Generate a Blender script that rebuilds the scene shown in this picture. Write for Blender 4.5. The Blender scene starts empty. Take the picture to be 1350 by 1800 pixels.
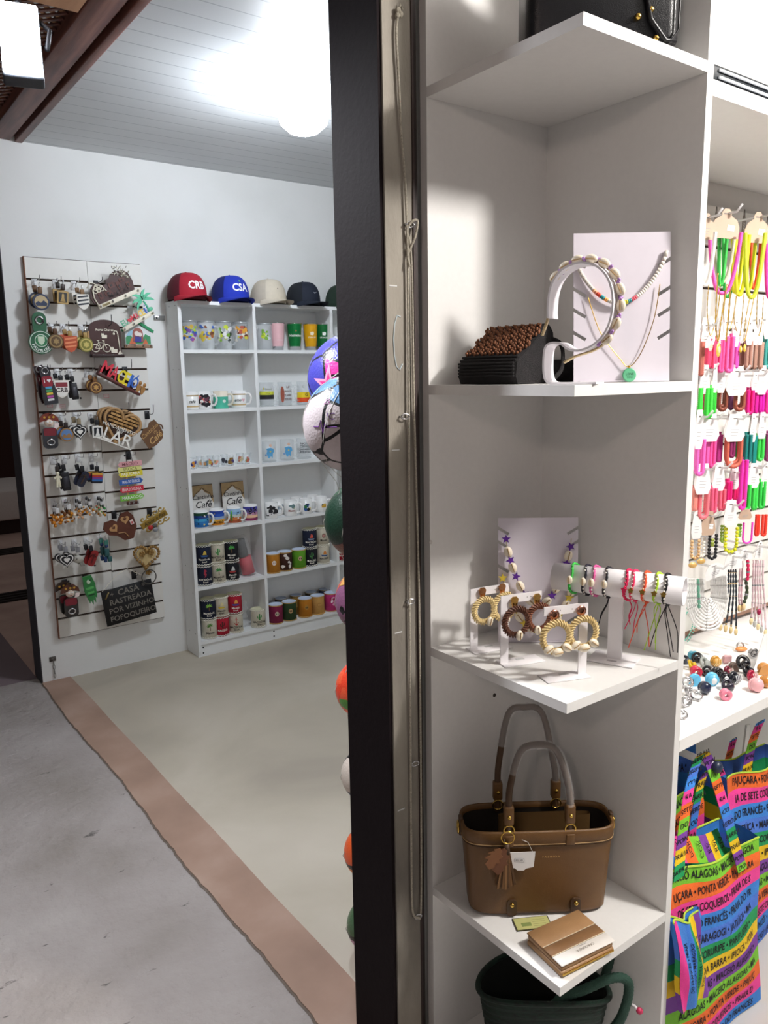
import bpy, bmesh, math, random
from mathutils import Vector, Matrix
from mathutils.geometry import tessellate_polygon
random.seed(7)
PI = math.pi
SC = bpy.context.scene
COL = SC.collection

# ---------------------------------------------------------------- camera
FPX, YAW, PITCH, ROLL = 1366.2, .6343, .1736, -.0183
CAMP = Vector((0, 0, 1.5))
_f = Vector((math.sin(YAW)*math.cos(PITCH), math.cos(YAW)*math.cos(PITCH), -math.sin(PITCH)))
_r0 = Vector((math.cos(YAW), -math.sin(YAW), 0)); _u0 = _r0.cross(_f)
_r = _r0*math.cos(ROLL)+_u0*math.sin(ROLL); _u = -_r0*math.sin(ROLL)+_u0*math.cos(ROLL)
cd = bpy.data.cameras.new('camera'); cam = bpy.data.objects.new('camera', cd); COL.objects.link(cam)
cd.sensor_fit = 'VERTICAL'; cd.sensor_height = 24; cd.lens = FPX/1800*24; cd.clip_start = .02
cam.matrix_world = Matrix(((_r.x, _u.x, -_f.x, CAMP.x), (_r.y, _u.y, -_f.y, CAMP.y), (_r.z, _u.z, -_f.z, CAMP.z), (0, 0, 0, 1)))
SC.camera = cam

# ---------------------------------------------------------------- view, world
SC.view_settings.view_transform = 'Standard'; SC.view_settings.look = 'None'
SC.view_settings.gamma = 1; SC.view_settings.use_curve_mapping = False
SC.view_settings.exposure = 0.0
w = bpy.data.worlds.new('night'); SC.world = w; w.use_nodes = True
w.node_tree.nodes['Background'].inputs[0].default_value = (1, .97, .95, 1)
w.node_tree.nodes['Background'].inputs[1].default_value = .125

def lamp(name, kind, loc, power, col=(1, 1, 1), size=.1, target=None, spot=None, blend=.5):
    d = bpy.data.lights.new(name, kind); d.energy = power; d.color = col
    if kind == 'AREA': d.size = size
    else: d.shadow_soft_size = size
    if spot: d.spot_size = spot; d.spot_blend = blend
    o = bpy.data.objects.new(name, d); COL.objects.link(o); o.location = loc
    if target is not None:
        o.rotation_euler = (Vector(target)-Vector(loc)).to_track_quat('-Z', 'Y').to_euler()
    return o
ROOM_LAMP = Vector((1.655, 2.72, 2.50)); SHOP_LAMP = Vector((1.80, -.22, 2.50)); FLOOD = Vector((.50, 2.06, 2.27))
lamp('shop_light', 'POINT', SHOP_LAMP, 140, (1, .95, .90), .09)
lamp('flood_light', 'SPOT', FLOOD+Vector((0, -.08, -.03)), 125, (.93, .95, 1), .06, (.1, 1.2, 0), 2.6, .8)
lamp('warm_fill_light', 'POINT', (-1.2, -.6, 2.3), 24, (1, .79, .69), .10)  # unseen warm fill, added to tint the edges facing the veranda

# ---------------------------------------------------------------- points on real planes
def ray(px, py): return _f*FPX+_r*(px-675)-_u*(py-900)
def on(ax, val, px, py):
    d = ray(px, py); return CAMP+d*((val-CAMP[ax])/d[ax])
def pX(v, px, py): return on(0, v, px, py)
def pY(v, px, py): return on(1, v, px, py)
def pZ(v, px, py): return on(2, v, px, py)

# ---------------------------------------------------------------- materials
def lin(h):
    h = h.lstrip('#'); c = [int(h[i:i+2], 16)/255 for i in (0, 2, 4)]
    return tuple(x/12.92 if x <= .04045 else ((x+.055)/1.055)**2.4 for x in c)+(1,)
_mc = {}
def mat(h, rough=.5, metal=0, var=.08, scale=40, bump=0, bscale=200, emit=0, alpha=1, trans=0, coat=0, ior=1.45):
    k = (h, rough, metal, var, scale, bump, bscale, emit, alpha, trans, coat)
    if k in _mc: return _mc[k]
    m = bpy.data.materials.new('mat_'+h.strip('#')+'_%d' % len(_mc)); m.use_nodes = True
    nt = m.node_tree; b = nt.nodes['Principled BSDF']; c = lin(h)
    b.inputs['Base Color'].default_value = c; b.inputs['Roughness'].default_value = rough; b.inputs['Metallic'].default_value = metal
    b.inputs['IOR'].default_value = ior
    if trans: b.inputs['Transmission Weight'].default_value = trans
    if alpha < 1: b.inputs['Alpha'].default_value = alpha
    if coat: b.inputs['Coat Weight'].default_value = coat
    if emit: b.inputs['Emission Color'].default_value = c; b.inputs['Emission Strength'].default_value = emit
    if var or bump: tc = nt.nodes.new('ShaderNodeTexCoord')
    if var:
        n = nt.nodes.new('ShaderNodeTexNoise'); n.inputs['Scale'].default_value = scale; n.inputs['Detail'].default_value = 3
        nt.links.new(tc.outputs['Object'], n.inputs['Vector'])
        mx = nt.nodes.new('ShaderNodeMix'); mx.data_type = 'RGBA'
        mx.inputs[6].default_value = tuple(x*(1-var) for x in c[:3])+(1,); mx.inputs[7].default_value = tuple(min(1, x*(1+var)+.002) for x in c[:3])+(1,)
        nt.links.new(n.outputs['Fac'], mx.inputs[0]); nt.links.new(mx.outputs[2], b.inputs['Base Color'])
    if bump:
        n2 = nt.nodes.new('ShaderNodeTexNoise'); n2.inputs['Scale'].default_value = bscale
        nt.links.new(tc.outputs['Object'], n2.inputs['Vector'])
        bp = nt.nodes.new('ShaderNodeBump'); bp.inputs['Strength'].default_value = bump; bp.inputs['Distance'].default_value = .002
        nt.links.new(n2.outputs['Fac'], bp.inputs['Height']); nt.links.new(bp.outputs[0], b.inputs['Normal'])
    _mc[k] = m; return m
def ramp_mat(name, stops, scale=3, detail=6, rough=.7, bump=.2, dist=.004, stretch=(1, 1, 1), coord='Object', extra=None, distort=0):
    m = bpy.data.materials.new(name); m.use_nodes = True; nt = m.node_tree; b = nt.nodes['Principled BSDF']
    tc = nt.nodes.new('ShaderNodeTexCoord'); mp = nt.nodes.new('ShaderNodeMapping'); mp.inputs['Scale'].default_value = stretch
    n = nt.nodes.new('ShaderNodeTexNoise'); n.inputs['Scale'].default_value = scale; n.inputs['Detail'].default_value = detail; n.inputs['Distortion'].default_value = distort
    r = nt.nodes.new('ShaderNodeValToRGB')
    el = r.color_ramp.elements
    el[0].position, el[0].color = stops[0][0], lin(stops[0][1]); el[1].position, el[1].color = stops[-1][0], lin(stops[-1][1])
    for p, h in stops[1:-1]: e = el.new(p); e.color = lin(h)
    nt.links.new(tc.outputs[coord], mp.inputs[0]); nt.links.new(mp.outputs[0], n.inputs['Vector']); nt.links.new(n.outputs['Fac'], r.inputs[0])
    nt.links.new(r.outputs[0], b.inputs['Base Color']); b.inputs['Roughness'].default_value = rough
    n2 = nt.nodes.new('ShaderNodeTexNoise'); n2.inputs['Scale'].default_value = scale*9; n2.inputs['Detail'].default_value = 8
    nt.links.new(mp.outputs[0], n2.inputs['Vector'])
    bp = nt.nodes.new('ShaderNodeBump'); bp.inputs['Strength'].default_value = bump; bp.inputs['Distance'].default_value = dist
    nt.links.new(n2.outputs['Fac'], bp.inputs['Height']); nt.links.new(bp.outputs[0], b.inputs['Normal'])
    if extra: extra(nt, b, r, tc, mp)
    return m

# ---------------------------------------------------------------- mesh building
def T(x, y, z): return Matrix.Translation((x, y, z))
def RX(a): return Matrix.Rotation(a, 4, 'X')
def RY(a): return Matrix.Rotation(a, 4, 'Y')
def RZ(a): return Matrix.Rotation(a, 4, 'Z')
def SX(x, y, z): return Matrix.Diagonal((x, y, z, 1))
I4 = Matrix.Identity(4)
_tc = {}
def text_tris(s, size=1, extrude=0, align='CENTER', bold=0, shear=0, space=1):
    """verts and faces of a line of lettering, x right, y up, centred"""
    k = (s, extrude, align, bold, shear, space)
    if k not in _tc:
        c = bpy.data.curves.new('lettering', 'FONT'); c.body = s; c.size = 1; c.align_x = align; c.align_y = 'CENTER'
        c.extrude = extrude; c.offset = bold; c.shear = shear; c.space_character = space; c.resolution_u = 2
        o = bpy.data.objects.new('lettering', c); COL.objects.link(o)
        dg = bpy.context.evaluated_depsgraph_get(); me = bpy.data.meshes.new_from_object(o.evaluated_get(dg))
        _tc[k] = ([tuple(v.co) for v in me.vertices], [tuple(p.vertices) for p in me.polygons])
        bpy.data.objects.remove(o); bpy.data.curves.remove(c); bpy.data.meshes.remove(me)
    v, f = _tc[k]
    return [(x*size, y*size, z*size) for x, y, z in v], f

class B:
    def __init__(s): s.v = []; s.f = []; s.m = []; s.s = []; s.mats = []
    def mi(s, m):
        if isinstance(m, str): m = mat(m)
        if m not in s.mats: s.mats.append(m)
        return s.mats.index(m)
    def add(s, vs, fs, m, M=None, smooth=False):
        o = len(s.v); i = s.mi(m)
        s.v += [(M @ Vector(v)) if M is not None else Vector(v) for v in vs]
        flip = M is not None and M.determinant() < 0
        for f in fs:
            s.f.append([o+a for a in (reversed(f) if flip else f)]); s.m.append(i); s.s.append(smooth)
        return s
    def box(s, a, b, m, M=None):
        (x0, y0, z0), (x1, y1, z1) = a, b
        vs = [(x0, y0, z0), (x1, y0, z0), (x1, y1, z0), (x0, y1, z0), (x0, y0, z1), (x1, y0, z1), (x1, y1, z1), (x0, y1, z1)]
        return s.add(vs, [(0, 3, 2, 1), (4, 5, 6, 7), (0, 1, 5, 4), (1, 2, 6, 5), (2, 3, 7, 6), (3, 0, 4, 7)], m, M)
    def rbox(s, a, b, m, r=.003, seg=2, M=None, smooth=True):
        bm = bmesh.new(); bmesh.ops.create_cube(bm, size=1)
        for v in bm.verts:
            v.co = Vector([a[i]+(v.co[i]+.5)*(b[i]-a[i]) for i in range(3)])
        bmesh.ops.bevel(bm, geom=bm.edges[:], offset=r, segments=seg, affect='EDGES', profile=.5)
        bm.verts.index_update()
        vs = [v.co.copy() for v in bm.verts]; fs = [[v.index for v in f.verts] for f in bm.faces]; bm.free()
        return s.add(vs, fs, m, M, smooth)
    def lathe(s, prof, m, seg=24, M=None, smooth=True, a0=0, a1=2*PI):
        full = abs(a1-a0-2*PI) < 1e-6; n = seg if full else seg+1
        vs = []; fs = []
        for (r, z) in prof:
            for i in range(n):
                a = a0+(a1-a0)*i/seg; vs.append((r*math.cos(a), r*math.sin(a), z))
        for j in range(len(prof)-1):
            for i in range(seg):
                k = (i+1) % n
                fs.append((j*n+i, j*n+k, (j+1)*n+k, (j+1)*n+i))
        return s.add(vs, fs, m, M, smooth)
    def tube(s, pts, r, m, seg=8, closed=False, M=None, flat=1, cap=True, up=None):
        pts = [Vector(p) for p in pts]; n = len(pts); vs = []; fs = []
        pn = None
        for i, p in enumerate(pts):
            a = pts[i-1] if (i or closed) else p; b = pts[(i+1) % n] if (i < n-1 or closed) else p
            t = (b-a).normalized() if (b-a).length > 1e-9 else Vector((0, 0, 1))
            if pn is None:
                ref = Vector(up) if up else (Vector((0, 0, 1)) if abs(t.z) < .9 else Vector((0, 1, 0)))
                pn = (ref-t*ref.dot(t)).normalized()
            else:
                pn = pn-t*pn.dot(t); pn = pn.normalized() if pn.length > 1e-9 else t.orthogonal().normalized()
            bn = t.cross(pn); rr = r[i % len(r)] if isinstance(r, (list, tuple)) else r
            for j in range(seg):
                q = 2*PI*j/seg+PI/seg; vs.append(p+pn*(math.cos(q)*rr*flat)+bn*(math.sin(q)*rr))
        m2 = n if closed else n-1
        for i in range(m2):
            for j in range(seg):
                a = i*seg+j; b = i*seg+(j+1) % seg; c = ((i+1) % n)*seg+(j+1) % seg; d = ((i+1) % n)*seg+j
                fs.append((a, b, c, d))
        if not closed and cap: fs.append(tuple(reversed(range(seg)))); fs.append(tuple(range((n-1)*seg, n*seg)))
        return s.add(vs, fs, m, M, seg > 5)
    def prism(s, poly, y0, y1, m, M=None, side=None):
        """polygon in x,z; front face at y0, back face at y1"""
        n = len(poly); vs = [(x, y0, z) for x, z in poly]+[(x, y1, z) for x, z in poly]
        tr = tessellate_polygon([[Vector((x, z, 0)) for x, z in poly]])
        area = sum(poly[i][0]*poly[(i+1) % n][1]-poly[(i+1) % n][0]*poly[i][1] for i in range(n))
        fs = []
        for t in tr:
            a, b, c = t
            A = (poly[b][0]-poly[a][0])*(poly[c][1]-poly[a][1])-(poly[c][0]-poly[a][0])*(poly[b][1]-poly[a][1])
            if A < 0: a, c = c, a
            fs.append((a, b, c)); fs.append((a+n, c+n, b+n))
        s.add(vs, fs, m, M)
        sd = []
        for i in range(n):
            j = (i+1) % n
            sd.append((i, i+n, j+n, j) if area > 0 else (j, j+n, i+n, i))
        return s.add(vs, sd, side or m, M)
    def ball(s, c, r, m, seg=12, M=None):
        if not isinstance(r, (tuple, list)): r = (r, r, r)
        n = max(4, seg//2); pr = [(math.sin(PI*i/n), -math.cos(PI*i/n)) for i in range(n+1)]
        MM = T(*c) @ SX(*r)
        if M is not None: MM = M @ MM
        return s.lathe(pr, m, seg, MM)
    def text(s, st, size, m, M=None, extrude=0, **k):
        """lettering in x,z plane facing -y"""
        v, f = text_tris(st, size, extrude, **k)
        v = [(x, -z, y) for x, y, z in v]
        return s.add(v, f, m, M)
    def letter(s, st, size, w, m, M, extrude=.004, bold=.012):
        v, f = text_tris(st, size, extrude, bold=bold)
        x0, x1 = min(p[0] for p in v), max(p[0] for p in v); k = w*.97/(x1-x0)
        return s.add([((x-(x0+x1)/2)*k, -z, y) for x, y, z in v], f, m, M)
    def quadgrid(s, fn, nu, nv, m, smooth=True, M=None, closed=False):
        vs = [fn(i/nu, j/nv) for j in range(nv+1) for i in range(nu+1)]
        fs = [(j*(nu+1)+i, j*(nu+1)+i+1, (j+1)*(nu+1)+i+1, (j+1)*(nu+1)+i) for j in range(nv) for i in range(nu)]
        return s.add(vs, fs, m, M, smooth)
    def mapped(s, tris2d, m, fn, L=.008, M=None):
        """2D triangles [(a,b,c)] cut small and bent by fn(u,v) -> xyz"""
        out = []; st = list(tris2d)
        while st:
            a, b, c = st.pop()
            d = [(math.dist(a, b), 0), (math.dist(b, c), 1), (math.dist(c, a), 2)]; dm, k = max(d)
            if dm <= L or len(out) > 20000: out.append((a, b, c)); continue
            if k == 0: h = ((a[0]+b[0])/2, (a[1]+b[1])/2); st += [(a, h, c), (h, b, c)]
            elif k == 1: h = ((b[0]+c[0])/2, (b[1]+c[1])/2); st += [(a, b, h), (a, h, c)]
            else: h = ((a[0]+c[0])/2, (a[1]+c[1])/2); st += [(a, b, h), (h, b, c)]
        vs = []; fs = []
        for t in out:
            fs.append((len(vs), len(vs)+1, len(vs)+2)); vs += [fn(*p) for p in t]
        return s.add(vs, fs, m, M)
    def maptext(s, st, size, m, fn, at=(0, 0), M=None, L=.008, sx=1, rot=0, **k):
        v, f = text_tris(st, size, 0, **k); tr = []
        cr, sr = math.cos(rot), math.sin(rot)
        v = [((x*sx)*cr-y*sr+at[0], (x*sx)*sr+y*cr+at[1]) for x, y, z in v]
        for p in f:
            for i in range(1, len(p)-1): tr.append((v[p[0]], v[p[i]], v[p[i+1]]))
        return s.mapped(tr, m, fn, L, M)
    def mappoly(s, poly, m, fn, L=.008, M=None):
        tr = tessellate_polygon([[Vector((x, z, 0)) for x, z in poly]]); out = []
        for a, b, c in tr:
            A = (poly[b][0]-poly[a][0])*(poly[c][1]-poly[a][1])-(poly[c][0]-poly[a][0])*(poly[b][1]-poly[a][1])
            if A < 0: a, c = c, a
            out.append((poly[a], poly[b], poly[c]))
        return s.mapped(out, m, fn, L, M)
    def build(s, name, parent=None, M=None, label=None, cat=None, group=None, kind=None):
        me = bpy.data.meshes.new(name); me.from_pydata(s.v, [], s.f)
        for m in s.mats: me.materials.append(m)
        me.polygons.foreach_set('material_index', s.m); me.polygons.foreach_set('use_smooth', s.s); me.update()
        o = bpy.data.objects.new(name, me); COL.objects.link(o)
        if parent is not None: o.parent = parent
        if M is not None: o.matrix_local = M if parent is not None else M
        tag(o, label, cat, group, kind); return o
def short(l, n=16):
    w = l.replace(',', ' ,').split(); out = []; k = 0
    for q in w:
        if q != ',': k += 1
        if k > n: break
        out.append(q)
    while out and out[-1] in (',', 'and', 'with', 'the', 'a', 'of', 'in', 'at', 'by', 'beside', 'under', 'on', 'to', 'right', 'left', 'far', 'brown', 'its'): out.pop()
    return ' '.join(out).replace(' ,', ',')
def tag(o, label=None, cat=None, group=None, kind=None):
    if label: o['label'] = short(label)
    if cat: o['category'] = cat
    if group: o['group'] = group
    if kind: o['kind'] = kind
    return o
def thing(name, label, cat, M, group=None):
    o = bpy.data.objects.new(name, None); COL.objects.link(o); o.empty_display_size = .02
    o.matrix_world = M if isinstance(M, Matrix) else T(*M)
    return tag(o, label, cat, group)
def dup(root, M, label=None, group=None, name=None):
    r = root.copy(); COL.objects.link(r); r.matrix_world = M
    if label: r['label'] = label
    if group: r['group'] = group
    for ch in root.children:
        c = ch.copy(); COL.objects.link(c); c.parent = r
        for g in ch.children:
            d = g.copy(); COL.objects.link(d); d.parent = c
    return r
def circ(r, n=24, cx=0, cz=0, rz=None): return [(cx+r*math.cos(2*PI*i/n), cz+(rz or r)*math.sin(2*PI*i/n)) for i in range(n)]
def heart(s, n=28, cx=0, cz=0):
    o = []
    for i in range(n):
        t = 2*PI*i/n; o.append((cx-s*16*math.sin(t)**3/17, cz+s*(13*math.cos(t)-5*math.cos(2*t)-2*math.cos(3*t)-math.cos(4*t))/17))
    return o
def star(r, k=5, q=.45, cx=0, cz=0, ph=PI/2): return [(cx+(r if i % 2 == 0 else r*q)*math.cos(ph+PI*i/k), cz+(r if i % 2 == 0 else r*q)*math.sin(ph+PI*i/k)) for i in range(2*k)]
def rrect(w, h, r=.004, cx=0, cz=0, n=4):
    o = []
    for (sx, sz, a) in ((1, 1, 0), (-1, 1, PI/2), (-1, -1, PI), (1, -1, 3*PI/2)):
        for i in range(n+1):
            t = a+PI/2*i/n; o.append((cx+sx*(w/2-r)+r*math.cos(t), cz+sz*(h/2-r)+r*math.sin(t)))
    return o
def shield(w, h):
    return [(-w/2, h/2), (-w/2, -h*.05), (-w*.38, -h*.28), (-w*.2, -h*.43), (0, -h/2), (w*.2, -h*.43), (w*.38, -h*.28), (w/2, -h*.05), (w/2, h/2)]
def arcpts(c, r, a0, a1, n=12, rz=None): return [(c[0]+r*math.cos(a0+(a1-a0)*i/n), c[1], c[2]+(rz or r)*math.sin(a0+(a1-a0)*i/n)) for i in range(n+1)]
def spline(pts, n=6, closed=False):
    pts = [Vector(p) for p in pts]; N = len(pts); out = []
    for i in range(N if closed else N-1):
        if closed: p0, p1, p2, p3 = pts[i-1], pts[i], pts[(i+1) % N], pts[(i+2) % N]
        else: p0, p1, p2, p3 = pts[max(i-1, 0)], pts[i], pts[i+1], pts[min(i+2, N-1)]
        for k in range(n):
            t = k/n
            out.append(.5*((2*p1)+(p2-p0)*t+(2*p0-5*p1+4*p2-p3)*t*t+(3*p1-p0-3*p2+p3)*t**3))
    if not closed: out.append(pts[-1])
    return out

# shared looks
WHITE = mat('#f2f2f0', .45, var=.03); MDF = mat('#e9e8e6', .42, var=.03, scale=90)
SHINY = mat('#c9c9cc', .2, 1, var=0); GOLD = mat('#d9b35a', .25, 1, var=0); DARKM = mat('#232326', .5)
CARD = mat('#eeecea', .6, var=.02); CREAM = mat('#efe6d2', .45, var=.06); BLACK = mat('#0d0d10', .5, var=.05)
GLASS0 = mat('#ffffff', .02, var=0, trans=1, ior=1.2); WOODB = mat('#4a2622', .5, var=.2, scale=20); PLY = mat('#b08a5c', .6, var=.12, scale=25)
FILM = mat('#ffffff', .12, var=0, alpha=.16, bump=.9, bscale=60)
# ================================================================ THE SETTING
def struct(b, name): return b.build(name, kind='structure')
def cracks(nt, b, r, tc, mp):
    # small dark pits in the poured concrete
    n = nt.nodes.new('ShaderNodeTexNoise'); n.inputs['Scale'].default_value = 7; n.inputs['Detail'].default_value = 9; n.inputs['Roughness'].default_value = .7
    mp2 = nt.nodes.new('ShaderNodeMapping'); mp2.inputs['Scale'].default_value = (1, 2.2, 1); mp2.inputs['Rotation'].default_value = (0, 0, .7)
    nt.links.new(tc.outputs['Object'], mp2.inputs[0]); nt.links.new(mp2.outputs[0], n.inputs['Vector'])
    q = nt.nodes.new('ShaderNodeValToRGB'); q.color_ramp.elements[0].position = .335; q.color_ramp.elements[1].position = .375
    q.color_ramp.elements[0].color = (.35, .35, .35, 1); q.color_ramp.elements[1].color = (1, 1, 1, 1)
    nt.links.new(n.outputs['Fac'], q.inputs[0])
    mx = nt.nodes.new('ShaderNodeMix'); mx.data_type = 'RGBA'; mx.blend_type = 'MULTIPLY'; mx.inputs[0].default_value = 1
    nt.links.new(r.outputs[0], mx.inputs[6]); nt.links.new(q.outputs[0], mx.inputs[7]); nt.links.new(mx.outputs[2], b.inputs['Base Color'])
VERANDA = ramp_mat('veranda_concrete', [(.3, '#8f8781'), (.5, '#a09894'), (.7, '#aca5a1')], 2.6, 9, .8, 1, .012, extra=cracks)
ROOMF = ramp_mat('room_cement', [(.28, '#a1988a'), (.5, '#b3aa99'), (.72, '#c4bbac')], 1.5, 7, .6, .12, .002, distort=.6)
THRESH = ramp_mat('threshold_cement', [(.3, '#907565'), (.5, '#9f8271'), (.7, '#ad9282')], 3.5, 8, .75, .25, .003)
PLASTER = ramp_mat('white_plaster', [(.25, '#dedfdc'), (.5, '#e6e7e5'), (.8, '#ebebea')], 2.5, 6, .7, .2, .004)
def planks(nt, b, r, tc, mp):
    s = nt.nodes.new('ShaderNodeSeparateXYZ'); nt.links.new(tc.outputs['Object'], s.inputs[0])
    a = nt.nodes.new('ShaderNodeMath'); a.operation = 'MULTIPLY'; a.inputs[1].default_value = 10; nt.links.new(s.outputs['Y'], a.inputs[0])
    f = nt.nodes.new('ShaderNodeMath'); f.operation = 'FRACT'; nt.links.new(a.outputs[0], f.inputs[0])
    c = nt.nodes.new('ShaderNodeMath'); c.operation = 'LESS_THAN'; c.inputs[1].default_value = .05; nt.links.new(f.outputs[0], c.inputs[0])
    mx = nt.nodes.new('ShaderNodeMix'); mx.data_type = 'RGBA'; mx.inputs[7].default_value = lin('#9fa4a8')
    nt.links.new(c.outputs[0], mx.inputs[0]); nt.links.new(r.outputs[0], mx.inputs[6]); nt.links.new(mx.outputs[2], b.inputs['Base Color'])
PVC = ramp_mat('pvc_planks', [(.3, '#c3c6c8'), (.7, '#cdd0d1')], 2, 3, .5, .05, .001, extra=planks)
RAWC = ramp_mat('raw_concrete', [(.3, '#6f6a62'), (.5, '#8d877d'), (.7, '#a19b90')], 7, 8, .8, .6, .004, stretch=(1, 1, .4))
DPAINT = mat('#160e11', .8, var=.1, scale=8, bump=.3, bscale=90); DPAINT.node_tree.nodes['Principled BSDF'].inputs['Specular IOR Level'].default_value = .15
WOOD = ramp_mat('stained_wood', [(.3, '#4a2a24'), (.5, '#6b4036'), (.75, '#85584a')], 5, 6, .5, .15, .002, stretch=(8, .6, 8))
TANW = ramp_mat('tan_boards', [(.3, '#a2714b'), (.7, '#c0906a')], 4, 5, .6, .1, .002, stretch=(6, .7, 6))

XW, DB = .8076, 4.028
b = B(); b.box((-6, -4, -.10), (.80, 4.12, 0), VERANDA); struct(b, 'floor_veranda')
# wavy outer edge of the threshold strip
b = B(); n = 160; v = []; f = []
rnd = random.Random(3); off = [rnd.uniform(-.0022, .0022) for _ in range(n+1)]
for i in range(n+1):
    y = 1.0+(DB-1.0)*i/n; wob = off[i]+.006*math.sin(y*5)+.0015*math.sin(y*23)
    v += [(.792+wob, y, -.08), (.797+wob, y, .004), (.9409+.0015*math.sin(y*9), y, .004), (.9409, y, -.08)]
for i in range(n):
    for k in range(3): f.append((i*4+k, i*4+k+1, i*4+5+k, i*4+4+k))
b.add(v, [tuple(reversed(q)) for q in f], THRESH); struct(b, 'floor_threshold')
# broken gap beside the strip
b = B()
v = []; f = []
for i in range(n+1):
    y = 1.0+(DB-1.0)*i/n; wob = off[i]+.006*math.sin(y*5)+.0015*math.sin(y*23); w2 = .0025+max(0, abs(off[(i*7) % n])-.0015)*2.2*(1 if y < 2.6 else .4)
    v += [(.793+wob-w2, y, .0015), (.7985+wob, y, .0015)]
for i in range(n): f.append((i*2, i*2+1, i*2+3, i*2+2))
b.add(v, f, mat('#6a5e55', .95, var=.35, scale=50)); struct(b, 'trim_1')
b = B(); b.box((.93, 1.1, -.10), (5.2, 4.1, .0), ROOMF); struct(b, 'floor_room')
b = B(); b.box((.80, -4, -.10), (5.2, 1.32, -.001), mat('#cfccc8', .4, var=.1, scale=3)); struct(b, 'floor_shop')
b = B(); b.box((XW, DB, -.05), (5.2, DB+.15, 2.75), PLASTER); struct(b, 'wall_back')
b = B(); b.box((XW-.004, DB+.0, -.0), (XW, DB+.15, 2.7), mat('#3b3a40', .6, var=.12, bump=.3)); struct(b, 'trim_2')
b = B(); b.box((5.05, 1.32, -.05), (5.2, DB, 2.75), PLASTER); struct(b, 'wall_right')
b = B(); b.box((.945, 1.17, 2.585), (5.2, DB, 2.62), PVC); struct(b, 'ceiling')
b = B(); b.box((.50, -2.4, 2.66), (5.2, 1.17, 2.70), WHITE); struct(b, 'ceiling_shop')
b = B(); b.box((.95, 1.20, -.05), (5.2, 1.32, 2.66), PLASTER); struct(b, 'wall_front')
# the pillar: dark painted cheek, raw concrete face, strip coloured dark for the shaded gap by the shelf
pt = thing('pillar', 'dark painted pillar with a raw grey concrete front face', 'pillar', T(.905, 1.24, 0))
Mi = T(-.905, -1.24, 0)
b = B(); b.box((.866, 1.172, 0), (.8735, 1.322, 2.7), DPAINT, Mi); b.box((.8735, 1.300, 0), (.95, 1.322, 2.7), DPAINT, Mi); b.build('painted_face', pt, label='smooth near black painted side')
b = B(); b.box((.8736, 1.168, 0), (.936, 1.299, 2.7), RAWC, Mi); b.build('concrete_core', pt, label='rough grey concrete front')
b = B(); b.box((.936, 1.180, 0), (.958, 1.199, 2.7), mat('#2c211f', .6), Mi); b.box((.9361, 1.1650, 0), (.940, 1.180, 2.7), mat('#3a2c2a', .6), Mi); b.build('gap_shade_strip', pt)
b = B()
for z in (1.66, 1.36, 1.0, .62): b.box((.880, 1.1672, z), (.898, 1.1679, z+.0025), mat('#cfcfcf', .9), Mi)
# chalk scrawl
b.tube([( .900+.012*math.cos(t*.6+1.2), 1.1676, 1.56+.05*math.sin(t*.6+1.2)) for t in range(8)], .0016, mat('#b9c4c8', .9), 5, M=Mi)
b.build('chalk_marks', pt)
# header beams and lattice over the veranda
t = thing('roof_beam', 'reddish brown wooden beam running above the room opening', 'beam', T(.83, 2.6, 2.5))
b = B(); b.rbox((.082, -1.4, .078), (.115, 1.427, .16), WOOD, .004); b.build('timber', t)
t = thing('veranda_beam', 'second dark wooden beam beside the lattice, nearer the floodlight', 'beam', T(.70, 2.6, 2.5))
b = B(); b.rbox((.10, -1.9, .084), (.194, 2.4, .17), WOOD, .004); b.build('timber', t)
for nm, x0, x1, z in (('narrow', .896, .911, 2.61), ('wide', .10, .798, 2.625)):
    t = thing('wooden_lattice', '%s brown wooden lattice panel under the veranda roof' % nm, 'lattice', T((x0+x1)/2, 2.6, z))
    hw = (x1-x0)/2; L = 1.7
    p = .045; q = -L-2*hw
    k = 0
    while q < L+2*hw:
        for sgn in (1, -1):
            a = []
            for xx in (-hw, hw):
                a.append((xx, q+sgn*xx, 0))
            if abs(a[0][1]) < L+.1:
                b = B(); b.tube([a[0], a[1]], .0085, TANW if sgn > 0 else WOOD, 4, M=T(0, 0, .003*sgn), flat=.4, up=(0, 0, 1)); b.build('lattice_strip', t)
        q += p
b = B(); b.box((-.4, .2, 2.80), (.80, 4.6, 2.83), mat('#5f6a76', .8)); struct(b, 'ceiling_veranda')
t = thing('roof_plank', 'pale orange brown roof plank above the wide lattice', 'plank', T(.555, 2.58, 2.585))
b = B(); b.box((-.3, -.55, 0), (.24, .0, .02), TANW); b.build('board', t)
t = thing('roof_plank', 'narrow tan plank wedged between the two dark beams', 'plank', T(.9035, 1.95, 2.588))
b = B(); b.box((-.008, -.5, 0), (.008, .30, .015), TANW); b.build('board', t)
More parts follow.
